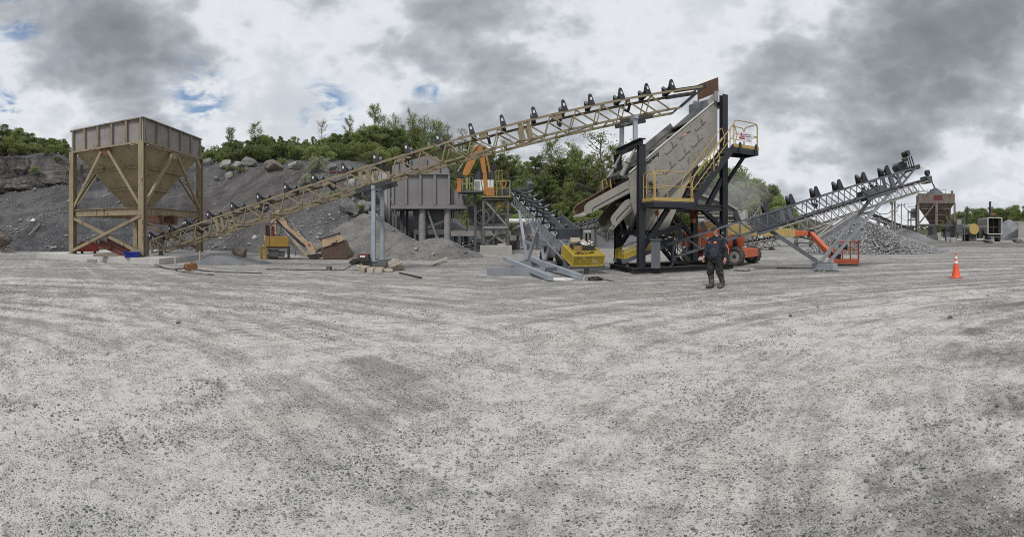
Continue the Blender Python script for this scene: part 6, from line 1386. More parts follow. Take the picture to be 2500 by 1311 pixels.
for sd in (1, -1): MB().angle(rp(.93, sd, -.56), rp(1.015, sd, 0), .085, .014, up=rs_).build('head_strut', BGREY, rc, True); MB().angle(rp(.945, sd, -.03), rp(.965, sd, -.35), .07, .014, up=rs_).build('head_strut', BGREY, rc, True)
m = MB(); m.cyl(rp(.965, -.72, .22), rp(.965, .72, .22), .21, n=24); m.build('head_drum', BLACK, rc, True, smooth=True)
for t, s_ in ((.99, 1.0), (1.01, 1.0), (.99, .5), (1.01, .5)): MB().bar(rp(t, s_, 0), rp(t, s_, .55), .04).build('motor_stand', BLKST, rc, True)
m = MB(); m.cyl(rp(.985, .55, .68), rp(1.0, 1.15, .70), .13, n=16); m.build('drive_motor', BLACK, rc, True, smooth=True); m = MB(); m.cyl(rp(.965, 1.12, .46), rp(.985, 1.2, .48), .09, n=12); m.build('gearbox', BLKDUST, rc, True, smooth=True)
m = MB(); m.frame(rp(1.02, 0, .0), rd_*.16, rs_*.5, rn*.1); m.build('head_scraper', BLKDUST, rc, True)
m = MB(); m.frame(rp(rt(2117), 0, -.42), rd_*.5, rs_*.42, rn*.10); m.build('take_up_tray', DGREY, rc, True); m = MB(); m.cyl(rp(rt(2098), .3, -.28), rp(rt(2104), .3, -.28), .12, n=12); m.build('take_up_motor', paint('olive_motor', (.11, .10, .06), .6, dirt=.4), rc, True, smooth=True)
pr = return_proto(.9)
rot4 = Matrix((rd_, rs_, rn)).transposed().to_euler() if rd_.cross(rs_).dot(rn) > 0 else Matrix((rd_, -rs_, rn)).transposed().to_euler()
for i, px in enumerate((1760, 1985, 2130)): put(pr, rc, rp(rt(px), 0, -.05), rot4, i == 0)
for sd in (1, -1):
    a, b = rt(1828), rt(1926); nn = rs_*.004; pp = [rp(a, sd, -.52), rp(b, sd, -.52), rp(b, sd, -.04), rp(a, sd, -.04)]; m = MB(); m.hull([p-nn for p in pp], [p+nn for p in pp]); m.build('side_guard', GMESH, rc, True)
F4 = G(2013, 18.55, .34)
fb = thing('foot_beam', 'short blue grey box beam footing on the ground under the stacking conveyor legs', 'footing', G(2013, 18.5), facing(2013)-.55)
MB().box(-.52, .52, -.17, .17, 0, .30).build('box_beam', GALV, fb, bevel=.012); MB().box(-.3, .36, -.1, .1, .30, .33).build('foot_plate', BGREY, fb)
m = MB()
for sd, dx in ((1, .18), (-1, -.16)):
    F_ = F4+Vector((dx*.8, -dx*.6, 0)); T_ = rp(rt(2150 if sd > 0 else 2122), sd*.95, -.77); MB().bar(F_, T_, .12, .12).build('leg', LEGGREY, rc, True)
Fn, Ff = F4+Vector((.144, -.108, 0)), F4+Vector((-.128, .096, 0)); Tn, Tf = rp(rt(2150), .95, -.77), rp(rt(2122), -.95, -.77)
for t in (.40, .74): MB().bar(Fn.lerp(Tn, t), Ff.lerp(Tf, t), .09, .09).build('leg_tie', LEGGREY, rc, True)
MB().bar(F4+Vector((-.28, .12, .02)), rp(rt(1866), .6, -.74), .14, .16).build('raking_strut', BGREY, rc, True)
solo(MB().box(-.95, .95, -.04, .04, 0, .05), 'steel_bar', 'dark steel bar lying on the ground left of the box beam footing', 'bar', BLKDUST, G(1950, 19.3), facing(1950)-.05)
mw = MB(); qw = random.Random(9)
for i in range(26): a, b = qw.uniform(-.5, .5), qw.uniform(-.14, .14); mw.frame((a, b, .03+.03*qw.random()), (qw.uniform(.03, .07), .02, .01), (-.01, .03, 0), (0, 0, .008))
solo(mw, 'weeds', 'low scrap of dark weeds at the near end of the box beam footing', 'weeds', paint('weed_green', (.05, .06, .025), .8), G(2022, 17.9), facing(2022))

# ------------------------------------------------------------------ boom lift
fwd, axl = Vector((.58, -.81, 0)).normalized(), Vector((.81, .58, 0)).normalized(); BM = Vector((10.85, 19.15, 0)); Zv = Vector((0, 0, 1))
bl = thing('boom_lift', 'orange boom lift with a long beige boom lying level and its basket near the ground', 'boom lift', (10.0, 20.2, 0))
TREAD = paint('lift_tyre', (.06, .058, .055), .85, dirt=.6, dirt_col=(.22, .21, .2), scale=3)
def wwheel(c, r, w): 
    inv = PM[bl.name].inverted(); return wheel(bl, inv @ Vector(c), axl, r, w, TREAD, RIM, 16)
for c in (BM-axl*.98, BM+axl*.98, BM-fwd*2.5-axl*.98, BM-fwd*2.5+axl*.98): wwheel(c+Zv*.43, .43, .34)
mid = BM-fwd*1.25
MB().frame(mid+Zv*.62, fwd*1.55, axl*.45, Zv*.17).build('chassis', ORANGE, bl, True, bevel=.03)
MB().frame(BM+fwd*.1+Zv*.55, fwd*.30, axl*.78, Zv*.2).build('axle_housing', ORANGE, bl, True, bevel=.03); MB().frame(BM-fwd*2.55+Zv*.5, fwd*.28, axl*.78, Zv*.18).build('axle_housing', ORANGE, bl, True, bevel=.03)
bd = Vector((.972, -.235, 0)).normalized(); bs_ = Vector((.235, .972, 0)).normalized(); TC = Vector((10.0, 20.2, 0))
m = MB(); c = TC-bd*.85
def prof(pts, cen, side, t): return MB().prism(pts, cen, bd, Zv, side, t)
prof([(-.95, .85), (.85, .82), (.95, 1.0), (.95, 1.48), (.6, 1.70), (-.7, 1.78), (-.98, 1.55)], c-bs_*.62, bs_, .55).build('engine_cover', ORANGE, bl, True, bevel=.04)
prof([(-.95, .85), (.85, .82), (.95, 1.0), (.95, 1.48), (.6, 1.70), (-.7, 1.78), (-.98, 1.55)], c+bs_*.62, bs_, .55).build('engine_cover', ORANGE, bl, True, bevel=.04)
MB().frame(c+Zv*1.15, bd*.8, bs_*.34, Zv*.3).build('counterweight', DKRED, bl, True)
for k, w in ((.35, .17), (.95, .18)): prof([(k-w, .84), (k+w*.8, .84), (k+w, 1.15), (k+w*.9, 1.42), (k-w*.7, 1.42), (k-w*1.1, 1.1)], TC-bs_*.55, bs_, .4).build('turntable_cover', ORANGE, bl, True, bevel=.03)
MB().frame(TC+bd*.6+Zv*1.0, bd*.45, bs_*.3, Zv*.22).build('turntable', BLKST, bl, True)
MB().frame(c-bs_*.9+Zv*1.28+bd*.12, bd*.16, bs_*.004, Zv*.035).build('maker_plate', WHITE, bl, True); MB().frame(c-bs_*.9+Zv*1.28+bd*.40, bd*.10, bs_*.004, Zv*.045).build('warning_plate', YELLOW, bl, True)
BEIGE = paint('boom_beige', (.40, .31, .115), .5, dirt=.25, dirt_col=(.3, .24, .13))
b0, b1 = TC-bd*1.35, TC+bd*4.0
L_ = (b1-b0).length
MB().prism([(0, 1.62), (.25, 1.5), (L_, 1.30), (L_, 1.72), (.6, 2.06), (0, 2.02)], b0, bd, Zv, bs_, .42).build('boom', BEIGE, bl, True, bevel=.02)
MB().prism([(0, 1.36), (.9, 1.39), (.9, 1.62), (0, 1.66)], b1, bd, Zv, bs_, .30).build('boom_extension', ORANGE, bl, True, bevel=.015)
kn = b1+bd*.98
m = MB(); m.cyl(kn-bs_*.2+Zv*1.52, kn+bs_*.2+Zv*1.52, .2, n=14); m.frame(kn+Zv*1.50, bd*.14, bs_*.16, Zv*.2); m.build('knuckle', BLACK, bl, True, smooth=True)
j0, j1 = Vector((kn.x, kn.y, 1.50)), Vector((13.98, 16.25, .42))
MB().bar(j0, j1, .22, .30).build('jib', ORANGE, bl, True, bevel=.02); MB().bar(j0+Zv*.02-bs_*.125, j1-bs_*.125+Zv*.02, .012, .05).build('jib_slot', BLACK, bl, True)
MB().cyl(b1+bd*.4+Zv*1.3, j0.lerp(j1, .25)-Zv*.1, .035, n=8).build('jib_cylinder', BLKST, bl, True, smooth=True)
MB().bar(j1+Vector((-.05, -.1, .05)), Vector((14.25, 15.95, .40)), .25, .22).build('rotator', BLACK, bl, True)
bk_c = Vector((14.42, 15.72, 0)); ba, bb_ = Vector((.74, -.67, 0)), Vector((.67, .74, 0)); ba, bb_ = Vector((math.cos(facing(2065)), math.sin(facing(2065)), 0)), Vector((-math.sin(facing(2065)), math.cos(facing(2065)), 0))
bkt = MB().frame(bk_c+Zv*.19, ba*.60, bb_*.42, Zv*.10).build('basket_floor', ORANGE, bl, True, bevel=.02)
cs4 = [bk_c+ba*(.57*i)+bb_*(.39*j) for i, j in ((-1, -1), (1, -1), (1, 1), (-1, 1))]
for z in (1.12, .72):
    m = MB(); m.tube([p+Zv*z for p in cs4], .024, 7, closed=True); m.build('basket_rail', ORANGE, bl, True, smooth=True)
for i in range(4):
    p, q_ = cs4[i], cs4[(i+1) % 4]
    for t in ((0, .33, .66) if i in (0, 2) else (0, .5)): r_ = p.lerp(q_, t); MB().bar(r_+Zv*.29, r_+Zv*1.13, .045).build('basket_post', ORANGE, bl, True)
MB().frame(bk_c-ba*.15+bb_*.25+Zv*.82, ba*.2, bb_*.1, Zv*.14).build('control_box', BLACK, bl, True, bevel=.02); m = MB(); m.tube([bk_c-ba*.62+Zv*.3, bk_c-ba*.75+Zv*.8, bk_c-ba*.55+Zv*1.2, bk_c-ba*.35+Zv*1.05], .04, 6); m.build('cable_track', BLACK, bl, True, smooth=True)

# ------------------------------------------------------------------ heaps
def heap(name, label, cat, cx_, cy_, lobes, m, n=64, ext=1.25, nz=.08, kind=None, freq=1.3):
    R0 = max(math.hypot(a, b)+r for a, b, r, h in lobes)*ext; g = np.linspace(-R0, R0, n); vs, fs = [], []
    for y in g:
        for x in g:
            z = -.12
            for a, b, r, h in lobes:
                q_ = math.hypot(x-a, y-b)/r*(1+.16*noise.noise((math.atan2(y-b, x-a)*1.3+a, b, 4))); zz = h*(1.03-math.sqrt(q_*q_+.045))/.818 if q_ < 1.15 else -.4; z = max(z, zz)
            if z > -.05: z += nz*noise.fractal((x*freq+cx_, y*freq+cy_, 2), 1, 2.1, 4)
            vs.append((x, y, max(z, -.14)))
    for j in range(n-1):
        for i in range(n-1):
            f = (j*n+i, j*n+i+1, (j+1)*n+i+1, (j+1)*n+i)
            if max(vs[k][2] for k in f) > -.10: fs.append(f)
    mb = MB(); mb.v, mb.f = vs, fs; o = mb.build(name, m, smooth=False); o.location = (cx_, cy_, 0); tag(o, label, cat, kind=kind)
    def hz(x, y):
        z = -1
        for a, b, r, h in lobes: z = max(z, h*(1.03-math.sqrt((math.hypot(x-cx_-a, y-cy_-b)/r)**2+.045))/.818)
        return z
    return o, hz
def gravel_mat(name, a, b, c):
    t = NT(name); n1 = t.noise(.9, 5, .6); f = t.noise(7, 6, .72); g = t.noise(32, 4, .75)
    col = t.mix(t.ss(n1, .35, .65), a, b); col = t.mix(t.ss(f, .5, .7, 0, .6), col, sc3(a, .55)); col = t.mix(t.ss(g, .55, .68, 0, .7), col, c); t.bump(t.math('ADD', f, t.math('MULTIPLY', g, .6)), .9, .08); return t.set(col, .95, 0, .1)
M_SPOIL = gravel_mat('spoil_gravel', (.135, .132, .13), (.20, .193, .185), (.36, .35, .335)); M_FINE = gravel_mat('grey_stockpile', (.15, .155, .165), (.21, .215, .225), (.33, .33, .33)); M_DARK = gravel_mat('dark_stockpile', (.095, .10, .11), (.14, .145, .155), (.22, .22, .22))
c0 = G(930, 28); lb = []
for px, d, r, h in ((893, 31, 4.6, 2.75), (915, 29, 3.6, 2.0), (960, 28.5, 3.4, 1.5), (1010, 28, 3.0, 1.05), (1066, 28.5, 2.9, 1.22), (1035, 26.4, 1.7, .5)): p = G(px, d)-c0; lb.append((p.x, p.y, r, h))
_, hz = heap('spoil_heap', 'long heap of pale gravel spilling from the slope past the trestle towards the crusher columns', 'gravel heap', c0.x, c0.y, lb, M_SPOIL, 110, 1.1, .13)
pts, szs = [], []
for i in range(3600):
    x, y = c0.x+rs.uniform(-9, 9), c0.y+rs.uniform(-5, 5); z = hz(x, y)
    if z > -.12: pts.append((x, y, max(z, 0))); szs.append(.02+.05*rs.rand()**3+(.09 if rs.rand() < .02 else 0))
tag(stones('heap_stones', pts, szs, M_SLST, 21), 'loose stones lying over the pale spoil heap', 'stones', kind='stuff')
p = G(548, 22.8); heap('gravel_mound', 'small mound of fine grey gravel against the right corner of the concrete pad', 'gravel heap', p.x, p.y, [(0, 0, 1.7, .5), (.9, .5, 1.3, .3), (-.9, .2, 1.2, .3)], M_FINE, 48, 1.1, .08)
p = G(2112, 35.6); PC = p
_, hz2 = heap('stone_pile', 'wide pile of coarse broken grey stone behind the boom lift basket', 'stone pile', p.x, p.y, [(0, 0, 4.7, 2.35), (-1.5, .4, 3.4, 1.4), (2.6, -.9, 4.0, 1.15), (.9, -2.5, 2.8, .8)], M_DARK, 72, 1.1, .1)
pts, szs = [], []
while len(pts) < 7500:
    x, y = p.x+rs.uniform(-7, 8), p.y+rs.uniform(-7, 5); z = hz2(x, y)
    if z > -.10: pts.append((x, y, max(z, .0)+.02)); szs.append(.045+.075*rs.rand()**1.7)
tag(stones('pile_stones', pts, szs, M_PILE, 31, sink=.15), 'coarse broken stones heaped over the wide stone pile', 'stones', kind='stuff')
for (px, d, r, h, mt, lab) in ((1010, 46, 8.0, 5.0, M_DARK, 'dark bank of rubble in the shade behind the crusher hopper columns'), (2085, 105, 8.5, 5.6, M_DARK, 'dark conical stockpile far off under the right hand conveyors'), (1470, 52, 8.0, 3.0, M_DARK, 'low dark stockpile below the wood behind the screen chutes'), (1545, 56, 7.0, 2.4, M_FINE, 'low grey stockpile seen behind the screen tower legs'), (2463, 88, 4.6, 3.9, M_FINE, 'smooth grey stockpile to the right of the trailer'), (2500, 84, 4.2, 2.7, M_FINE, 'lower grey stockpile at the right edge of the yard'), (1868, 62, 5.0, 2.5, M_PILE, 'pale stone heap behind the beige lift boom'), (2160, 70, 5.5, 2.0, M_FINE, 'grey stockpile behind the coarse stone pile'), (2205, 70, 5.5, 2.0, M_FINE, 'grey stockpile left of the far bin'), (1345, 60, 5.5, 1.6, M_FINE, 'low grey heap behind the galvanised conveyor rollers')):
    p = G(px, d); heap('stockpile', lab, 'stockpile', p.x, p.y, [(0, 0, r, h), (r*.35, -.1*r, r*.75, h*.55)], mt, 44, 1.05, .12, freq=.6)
# far haul road
pv = []
for x in np.linspace(2190, 2640, 24): pv.append((G(x, 68+2.0*math.sin(x*.02), .016), G(x, 46+1.5*math.sin(x*.03), .016)))
m = MB(); vs = []
for a, b in pv: vs += [a, b]
m.add(vs, [(2*i, 2*i+1, 2*i+3, 2*i+2) for i in range(len(pv)-1)]); t = NT('haul_road_dirt'); col = t.mix(t.ss(t.noise(.35, 5, .6, vec=t.map((.5, 1.6, 1))), .35, .65), (.105, .098, .09), (.19, .18, .168)); col = t.mix(t.ss(t.noise(4, 5, .7), .5, .7, 0, .6), col, (.27, .26, .25)); t.set(col, .95, 0, .1)
tag(m.build('haul_road', t.m), kind='structure')

# ------------------------------------------------------------------ pale far conveyor feeding the bin
A5, B5 = P(1893, 557, 47), P(2262, 441, 64)
fc, fp, fdv, fs_, fn, FL5 = conveyor('feed_conveyor', 'dusty far lattice conveyor dropping stone into the loading bin', A5, B5, 1.2, 1.15, PALEST, 1.15, [i/22 for i in range(1, 22)], tall=.25, chord=.14, lace=.075, t_bot=(0, .95))
MB().frame((A5+B5)/2+fn*.28, (B5-A5)/2, fs_*.55, fn*.03).build('belt', BLKDUST, fc, True)
MB().frame(fp(1.0, 0, .1), fdv*.55, fs_*.7, fn*.5).build('head_box', DGREY, fc, True, bevel=.1); m = MB(); m.cyl(fp(1.0, .2, 1.1), fp(1.0, 1.0, 1.1), .4, n=12); m.build('drive_motor', BLKDUST, fc, True, smooth=True); MB().bar(fp(1.0, .5, .55), fp(1.0, .5, .85), .3).build('motor_stand', DGREY, fc, True)
wc = G(1962, 45.5, .42)
for sd in (-1, 1):
    for t in (.30, .42): MB().cyl(Vector((wc.x, wc.y, .45))+fs_*sd*1.1, fp(t, sd, -1.15), .09, n=8).build('leg', PALEST, fc, True, smooth=True)
    inv = PM[fc.name].inverted(); wheel(fc, inv @ (wc+fs_*sd*1.3), Vector((.6, -.8, 0)), .42, .3, DGREY, PALEST, 0)
MB().bar(wc+fs_*1.2, wc-fs_*1.2, .14).build('axle', DGREY, fc, True)
for t in (.70, .72): p = fp(t, 0, -1.2); MB().box(p.x-.08, p.x+.08, p.y-.08, p.y+.08, 0, p.z).build('prop', GREYST, fc, True)
MB().box(G(2017, 50).x-.5, G(2017, 50).x+.5, G(2017, 50).y-.3, G(2017, 50).y+.3, 0, .8).build('prop_block', CONC, fc, True)
# loading bin
FB, FD = 2284, 71.0; qb_ = LQ(FB, FD)
fbn = thing('loading_bin', 'rusty brown loading bin on tall legs heaped with stone, far right of the yard', 'bin', G(FB, FD), facing(FB)+.10)
X = lambda px: qb_(px, 0)[0]; Zq = lambda py: qb_(0, py)[1]
BROWN = paint('rusty_bin_brown', (.165, .135, .115), .75, rust=.4, rust_col=(.09, .05, .04), dirt=.45, dirt_col=(.22, .2, .185), streak=True)
x0, x1, D_ = X(2242), X(2331), 5.6
for y in (0, D_):
    MB().box(x0, x1, y-.04, y+.04, Zq(495), Zq(473)).build('bin_plate', BROWN, fbn)
for x in (x0, x1): MB().box(x-.04, x+.04, .04, D_-.04, Zq(495), Zq(473)).build('bin_plate', BROWN, fbn)
for y in (0, D_): MB().box(x0-.1, x1+.1, y-.1, y+.1, Zq(473.6), Zq(472.4)).build('rim', PALEST, fbn); MB().box(x0-.08, x1+.08, y-.09, y+.09, Zq(496), Zq(494.5)).build('rim', BROWN, fbn)
MB().box(X(2279), X(2301), -.055, -.04, Zq(489), Zq(477)).build('patch_plate', DKRED, fbn)
MB().shell([(X(2278), D_*.36, Zq(551)), (X(2297), D_*.36, Zq(551)), (X(2297), D_*.62, Zq(551)), (X(2278), D_*.62, Zq(551))], [(x0, 0, Zq(495)), (x1, 0, Zq(495)), (x1, D_, Zq(495)), (x0, D_, Zq(495))], .05).build('cone', BROWN, fbn)
for f in (.27, .52, .78):
    zz = Zq(495)+(Zq(551)-Zq(495))*f; xa, xb = x0+(X(2278)-x0)*f, x1+(X(2297)-x1)*f; yy = D_*.36*f; MB().box(xa-.1, xb+.1, yy-.16, yy, zz-.06, zz+.06).build('hopper_rib', BROWN, fbn)
for x in (x0, x1):
    for y in (0, D_): MB().ibeam((x, y, 0), (x, y, Zq(495)), .3, .3, .04, up=(0, 1, 0)).build('post', BROWN, fbn)
xm = (x0+x1)/2; MB().box(xm-.2, xm+.2, -.2, .1, Zq(551), Zq(495)).build('centre_rib', BROWN, fbn)
for s_, xe in ((-1, x0), (1, x1)): MB().angle((xm+s_*.2, -.18, Zq(496)), (xe-s_*.15, -.12, Zq(545)), .22, .03, up=(0, 1, 0)).build('knee_brace', BROWN, fbn)
for y in (0, D_): MB().box(x0+.15, x1-.15, y-.1, y+.1, Zq(552), Zq(547)).build('girt', DGREY, fbn)
m = MB(); m.box(X(2270), X(2290), D_*.3, D_*.6, .5, Zq(551)); m.build('outlet_chute', DGREY, fbn); MB().box(X(2263), X(2289), -1.0, 2.5, .05, 1.0).build('feeder', DGREY, fbn, bevel=.1)
for px, h in ((2311, 455), (2323, 463)): pass
for xa, xb, y in ((X(2296), X(2310), .4), (X(2264), X(2272), .4), (X(2262), X(2310), D_-.3)): MB().tube([(xa, y, Zq(473)), (xa, y, Zq(462)), (xb, y, Zq(462)), (xb, y, Zq(473))], .05, 5).build('top_rail', DGREY, fbn)
MB().box(X(2322), X(2328), .1, .2, Zq(473), Zq(465)).build('top_plate', DGREY, fbn)
for px in (2316, 2319): MB().box(X(px)-.12, X(px)+.12, D_*.2, D_*.2+.24, 0, Zq(505)).build('standpipe', BGREY, fbn)
MB().box(X(2311), X(2330), .6, 2.2, .1, Zq(545)).build('control_cabinet', BGREY, fbn)
p = G(2283, 73.8, Zq(474)); o, _h = heap('heaped_stone', 'dark cone of stone heaped in the top of the far loading bin', 'stone heap', p.x, p.y, [(0, 0, 1.75, 1.3)], M_DARK, 26, 1.05, .08); o.location.z = Zq(474)
for (x0_, x1_, y0, y1, d, lab) in ((2250, 2262, 574, 588, 68, 'concrete block at the left foot of the loading bin'), (2311, 2321, 579, 591, 67, 'concrete block at the right foot of the loading bin, left of a pair'), (2321.5, 2335, 580, 591, 66.5, 'concrete block right of its twin at the foot of the loading bin'), (2223, 2228, 578, 587, 69, 'small concrete block left of the loading bin'), (2288, 2297, 568, 575, 85, 'small concrete block seen far behind the loading bin')):
    wallblock('concrete_block', x0_, x1_, y0, None, d, .9, CONC, lab, 'block')
p = G(2235, 68.5); heap('pale_cone_heap', 'small pale pointed heap beside the left foot of the loading bin', 'heap', p.x, p.y, [(0, 0, .62, .95)], paint('pale_fines', (.3, .3, .29), .95), 20, 1.05, .02)
st = MB(); qn = random.Random(3); h5, h6 = fp(1.012, 0, .3), Vector((p.x, p.y, 0)); hh = G(2283, 73.8, Zq(474)+1.2)
for i in range(60): t = i/60; c = h5.lerp(hh, t); st.sphere((c.x+qn.uniform(-.14, .14), c.y+qn.uniform(-.14, .14), c.z+.9*t*(1-t)), qn.uniform(.05, .12), 5)
tag(st.build('falling_stone', M_DARK), 'thin stream of stone falling from the feed conveyor head into the bin', 'stone stream', kind='stuff')
# frames to the left of the bin
tf_ = thing('side_tower', 'slim blue grey steel access tower hugging the left side of the loading bin', 'tower', G(2228, 72), facing(2228)); q11 = LQ(2228, 72)
for px in (2217, 2224, 2236):
    x = q11(px, 0)[0]; MB().box(x-.09, x+.09, -.1, .1, 0, q11(0, 515)[1]).build('post', DGREY, tf_)
for py in (518, 536, 553): z = q11(0, py)[1]; MB().box(q11(2216, 0)[0], q11(2238, 0)[0], -.2, .8, z-.08, z+.08).build('platform', BGREY, tf_)
for py in (520, 538): z = q11(0, py)[1]; MB().box(q11(2216, 0)[0], q11(2238, 0)[0], -.2, -.16, z+.9, z+.98).build('rail', GREYST, tf_)
MB().box(q11(2224, 0)[0], q11(2236, 0)[0], .2, 1.4, q11(0, 532)[1], q11(0, 509)[1]).build('pale_cladding', PALEST, tf_)
# switch cabinet
sc_ = thing('switch_cabinet', 'tall grey switch cabinet with a beige door on legs right of the loading bin', 'cabinet', G(2342, 70), facing(2342)); q12 = LQ(2342, 70)
a, b = q12(2334, 567), q12(2350, 533); MB().box(a[0], b[0], 0, 1, a[1], b[1]).build('housing', BGREY, sc_); a2, b2 = q12(2337, 549), q12(2347, 536); MB().box(a2[0], b2[0], -.03, 0, a2[1], b2[1]).build('door_panel', PALEST, sc_); a2, b2 = q12(2337, 558), q12(2347, 551); MB().box(a2[0], b2[0], -.03, 0, a2[1], b2[1]).build('dark_panel', DGREY, sc_)
for px in (2335, 2349, 2355): x = q12(px, 0)[0]; MB().box(x-.08, x+.08, .1, .26, 0, a[1]+(2.2 if px == 2355 else 0)).build('leg', BGREY, sc_)
MB().box(q12(2350, 0)[0], q12(2364, 0)[0], .2, .9, 1.2, 1.35).build('shelf', DGREY, sc_)
# poles and wires
def pole(x, d, ytop, ybase, label, arm=.8, mt=WOOD, r=.11):
    g = thing('utility_pole', label, 'pole', G(x, d), facing(x)); h = EYE+(565-ytop)*d/1100; z0 = 0
    MB().cyl((0, 0, -.2), (0, 0, h), r, r*.75, 10).build('pole', mt, g, smooth=True); MB().box(-arm, arm, -.05, .05, h-.35, h-.25).build('crossarm', mt, g)
    m = MB()
    for s_ in (-1, 1): m2 = MB(); m2.cyl((s_*arm*.85, 0, h-.25), (s_*arm*.85, 0, h-.05), .05, n=8); m2.build('insulator', DGREY, g)
    return G(x, d, h-.2)
w1 = pole(2200.5, 62, 496, 578, 'thin pale pole carrying sagging wires left of the loading bin', .55, PALEST, .09); w2 = pole(2361, 74, 504, 572, 'dark utility pole with a fan of wires right of the loading bin', .4, BLKDUST, .16); w3 = pole(2183, 98, 513, 570, 'distant little pole with a cross frame between the conveyors', .9, DGREY, .09)
solo(MB().box(-.45, .45, -.4, .4, 0, 1.0), 'pole_block', 'concrete block at the base of the thin pale pole', 'block', CONC, G(2200.5, 60.8), facing(2200))
def wire(p, q_, sag, label, r=.03):
    p, q_ = Vector(p), Vector(q_); o = MB().tube([p.lerp(q_, t/14)-Vector((0, 0, sag*4*(t/14)*(1-t/14))) for t in range(15)], r, 5).build('overhead_wire', BLACK); return tag(o, label, 'wire')
wire(w1+Vector((-.4, 0, 0)), P(2128, 512, 55), .9, 'black cable sagging left from the thin pale pole', .05); wire(w1+Vector((-.4, 0, -.15)), P(2140, 515, 58), 1.3, 'second black cable sagging left below the first', .035); wire(w1+Vector((.4, 0, 0)), P(2237, 509, 70), .7, 'black cable sagging from the thin pole to the loading bin', .05)
wire(w3, P(2232, 538, 75), .8, 'thin wire running from the distant pole down to the bin', .03); wire(w3, P(2150, 535, 90), .6, 'thin wire running left and down from the distant pole', .03)
for i, (x, y) in enumerate(((2342, 523), (2345, 532), (2338, 520))): wire(w2, P(x, y, 71), .5+.2*i, ('upper', 'lower', 'middle')[i]+' wire drooping from the dark pole to the loading bin', .035)
wire(w2, P(2368, 517, 73), .1, 'short wire hooking over the right side of the dark pole', .03)
hs = thing('hanging_sign', 'small square dark green sign hung in the air from a thin cable under the conveyors', 'sign', P(2177, 500, 50), facing(2177))
MB().box(-.20, .20, -.02, .02, 0, .34).build('panel', paint('sign_green_grey', (.08, .095, .08), .6), hs); MB().box(-.008, .008, -.008, .008, .34, 1.9).build('hanger', BLACK, hs)
# tank, trailer
tk = thing('fuel_tank', 'round horizontal tank with a faded yellow end beside the trailer', 'tank', G(2378, 72), facing(2378)+.35); q13 = LQ(2378, 72)
m = MB(); m.cyl((0, 0, 1.95), (0, 4.5, 1.95), .86, n=24); m.build('shell', PALEST, tk, smooth=True); m = MB(); m.cyl((0, -.12, 1.95), (0, 0, 1.95), .80, .87, n=24); m.build('end_cap', paint('faded_yellow_end', (.42, .30, .09), .6, rust=.15), tk, smooth=True)
for y in (.6, 3.8): MB().box(-.6, .6, y-.1, y+.1, .0, 1.3).build('saddle', DGREY, tk)
tl_ = thing('box_trailer', 'old white box trailer with open rear and dark inside, black exhaust stack on its roof', 'trailer', G(2429, 71), facing(2429)+.26); q14 = LQ(2429, 71)
W2, H0, H1, LT = 1.15, 1.28, 3.75, 7.0; OLDW = paint('old_trailer_white', (.48, .47, .44), .6, rust=.12, dirt=.5, dirt_col=(.28, .26, .24), streak=True)
for s_ in (-1, 1): MB().box(s_*W2-.04, s_*W2+.04, .08, LT, H0, H1).build('side_wall', OLDW, tl_)
for k in range(8):
    for z0, z1 in ((H0+.15, H0+1.0), (H0+1.3, H1-.2)): MB().box(-W2-.07, -W2-.04, .3+k*.82, .85+k*.82, z0, z1).build('side_panel', GREYST, tl_)
MB().box(-W2, W2, 0, LT, H1, H1+.07).build('roof', OLDW, tl_); MB().box(-W2, W2, 0, LT, H0-.16, H0).build('floor', DGREY, tl_); MB().box(-W2+.04, W2-.04, 2.2, 2.3, H0, H1).build('bulkhead', BLKDUST, tl_)
m = MB(); m.box(-W2-.05, -W2+.09, -.06, .08, H0-.16, H1+.07); m.box(W2-.09, W2+.05, -.06, .08, H0-.16, H1+.07); m.box(-W2+.09, W2-.09, -.06, .08, H1-.07, H1+.07); m.box(-W2+.09, W2-.09, -.06, .08, H0-.16, H0-.02); m.build('rear_frame', OLDW, tl_)
MB().box(-.04, .04, .9, 1.0, H0, H1).build('inner_post', RUST, tl_); MB().box(-W2+.1, W2-.1, .9, 1.0, H0+1.0, H0+1.1).build('inner_shelf', RUST, tl_)
MB().box(-W2+.1, W2-.1, -.05, .15, .62, .78).build('bumper', DGREY, tl_); MB().box(-W2+.15, W2-.15, .2, LT, .85, H0-.16).build('chassis', BLKDUST, tl_)
for y in (.9, 2.1):
    for s_ in (-1, 1): wheel(tl_, (s_*.82, y, .5), (1, 0, 0), .5, .5, TYRE, RIM, 0)
MB().box(-W2-.9, -W2-.2, 2.2, 4.0, .5, 1.9).build('side_box', DGREY, tl_)
m = MB(); m.cyl((-.55, .9, H1+.5), (.35, .9, H1+.5), .24, n=14); m.build('silencer', RUST, tl_, smooth=True); m = MB(); m.cyl((-.55, .9, H1+.07), (-.55, .9, H1+.4), .14, n=10); m.cyl((-.55, .9, H1+.5), (-.55, .9, H1+2.45), .17, n=12); m.cyl((-.55, .9, H1+2.45), (-.55, .9, H1+2.6), .22, .2, n=12); m.build('exhaust_stack', BLACK, tl_, smooth=True)
for (px, d, s, lab, m_, blk) in ((2412, 62, (1.25, .7, .42), 'long flat grey boulder in front of the trailer', M_ROCK, .8), (2494, 60, (.95, .8, .65), 'pale boulder at the right edge of the photo', M_ROCKP, .7), (2478, 66, (.6, .6, .5), 'brownish boulder left of the pale one at the right edge', M_ROCKT, .6)):
    p = G(px, d); boulder((p.x, p.y, s[2]*.5), s, int(px), m_, lab, blocky=blk)
wallblock('bin_wall', 2486, 2530, 546, None, 78, .8, CONC, 'concrete storage bay wall at the far right edge', 'wall'); wallblock('bay_roof_heap', 2476, 2530, 540, 546, 79, 3, PALEST, 'pale slab of gravel over the bay wall at the right edge', 'slab')

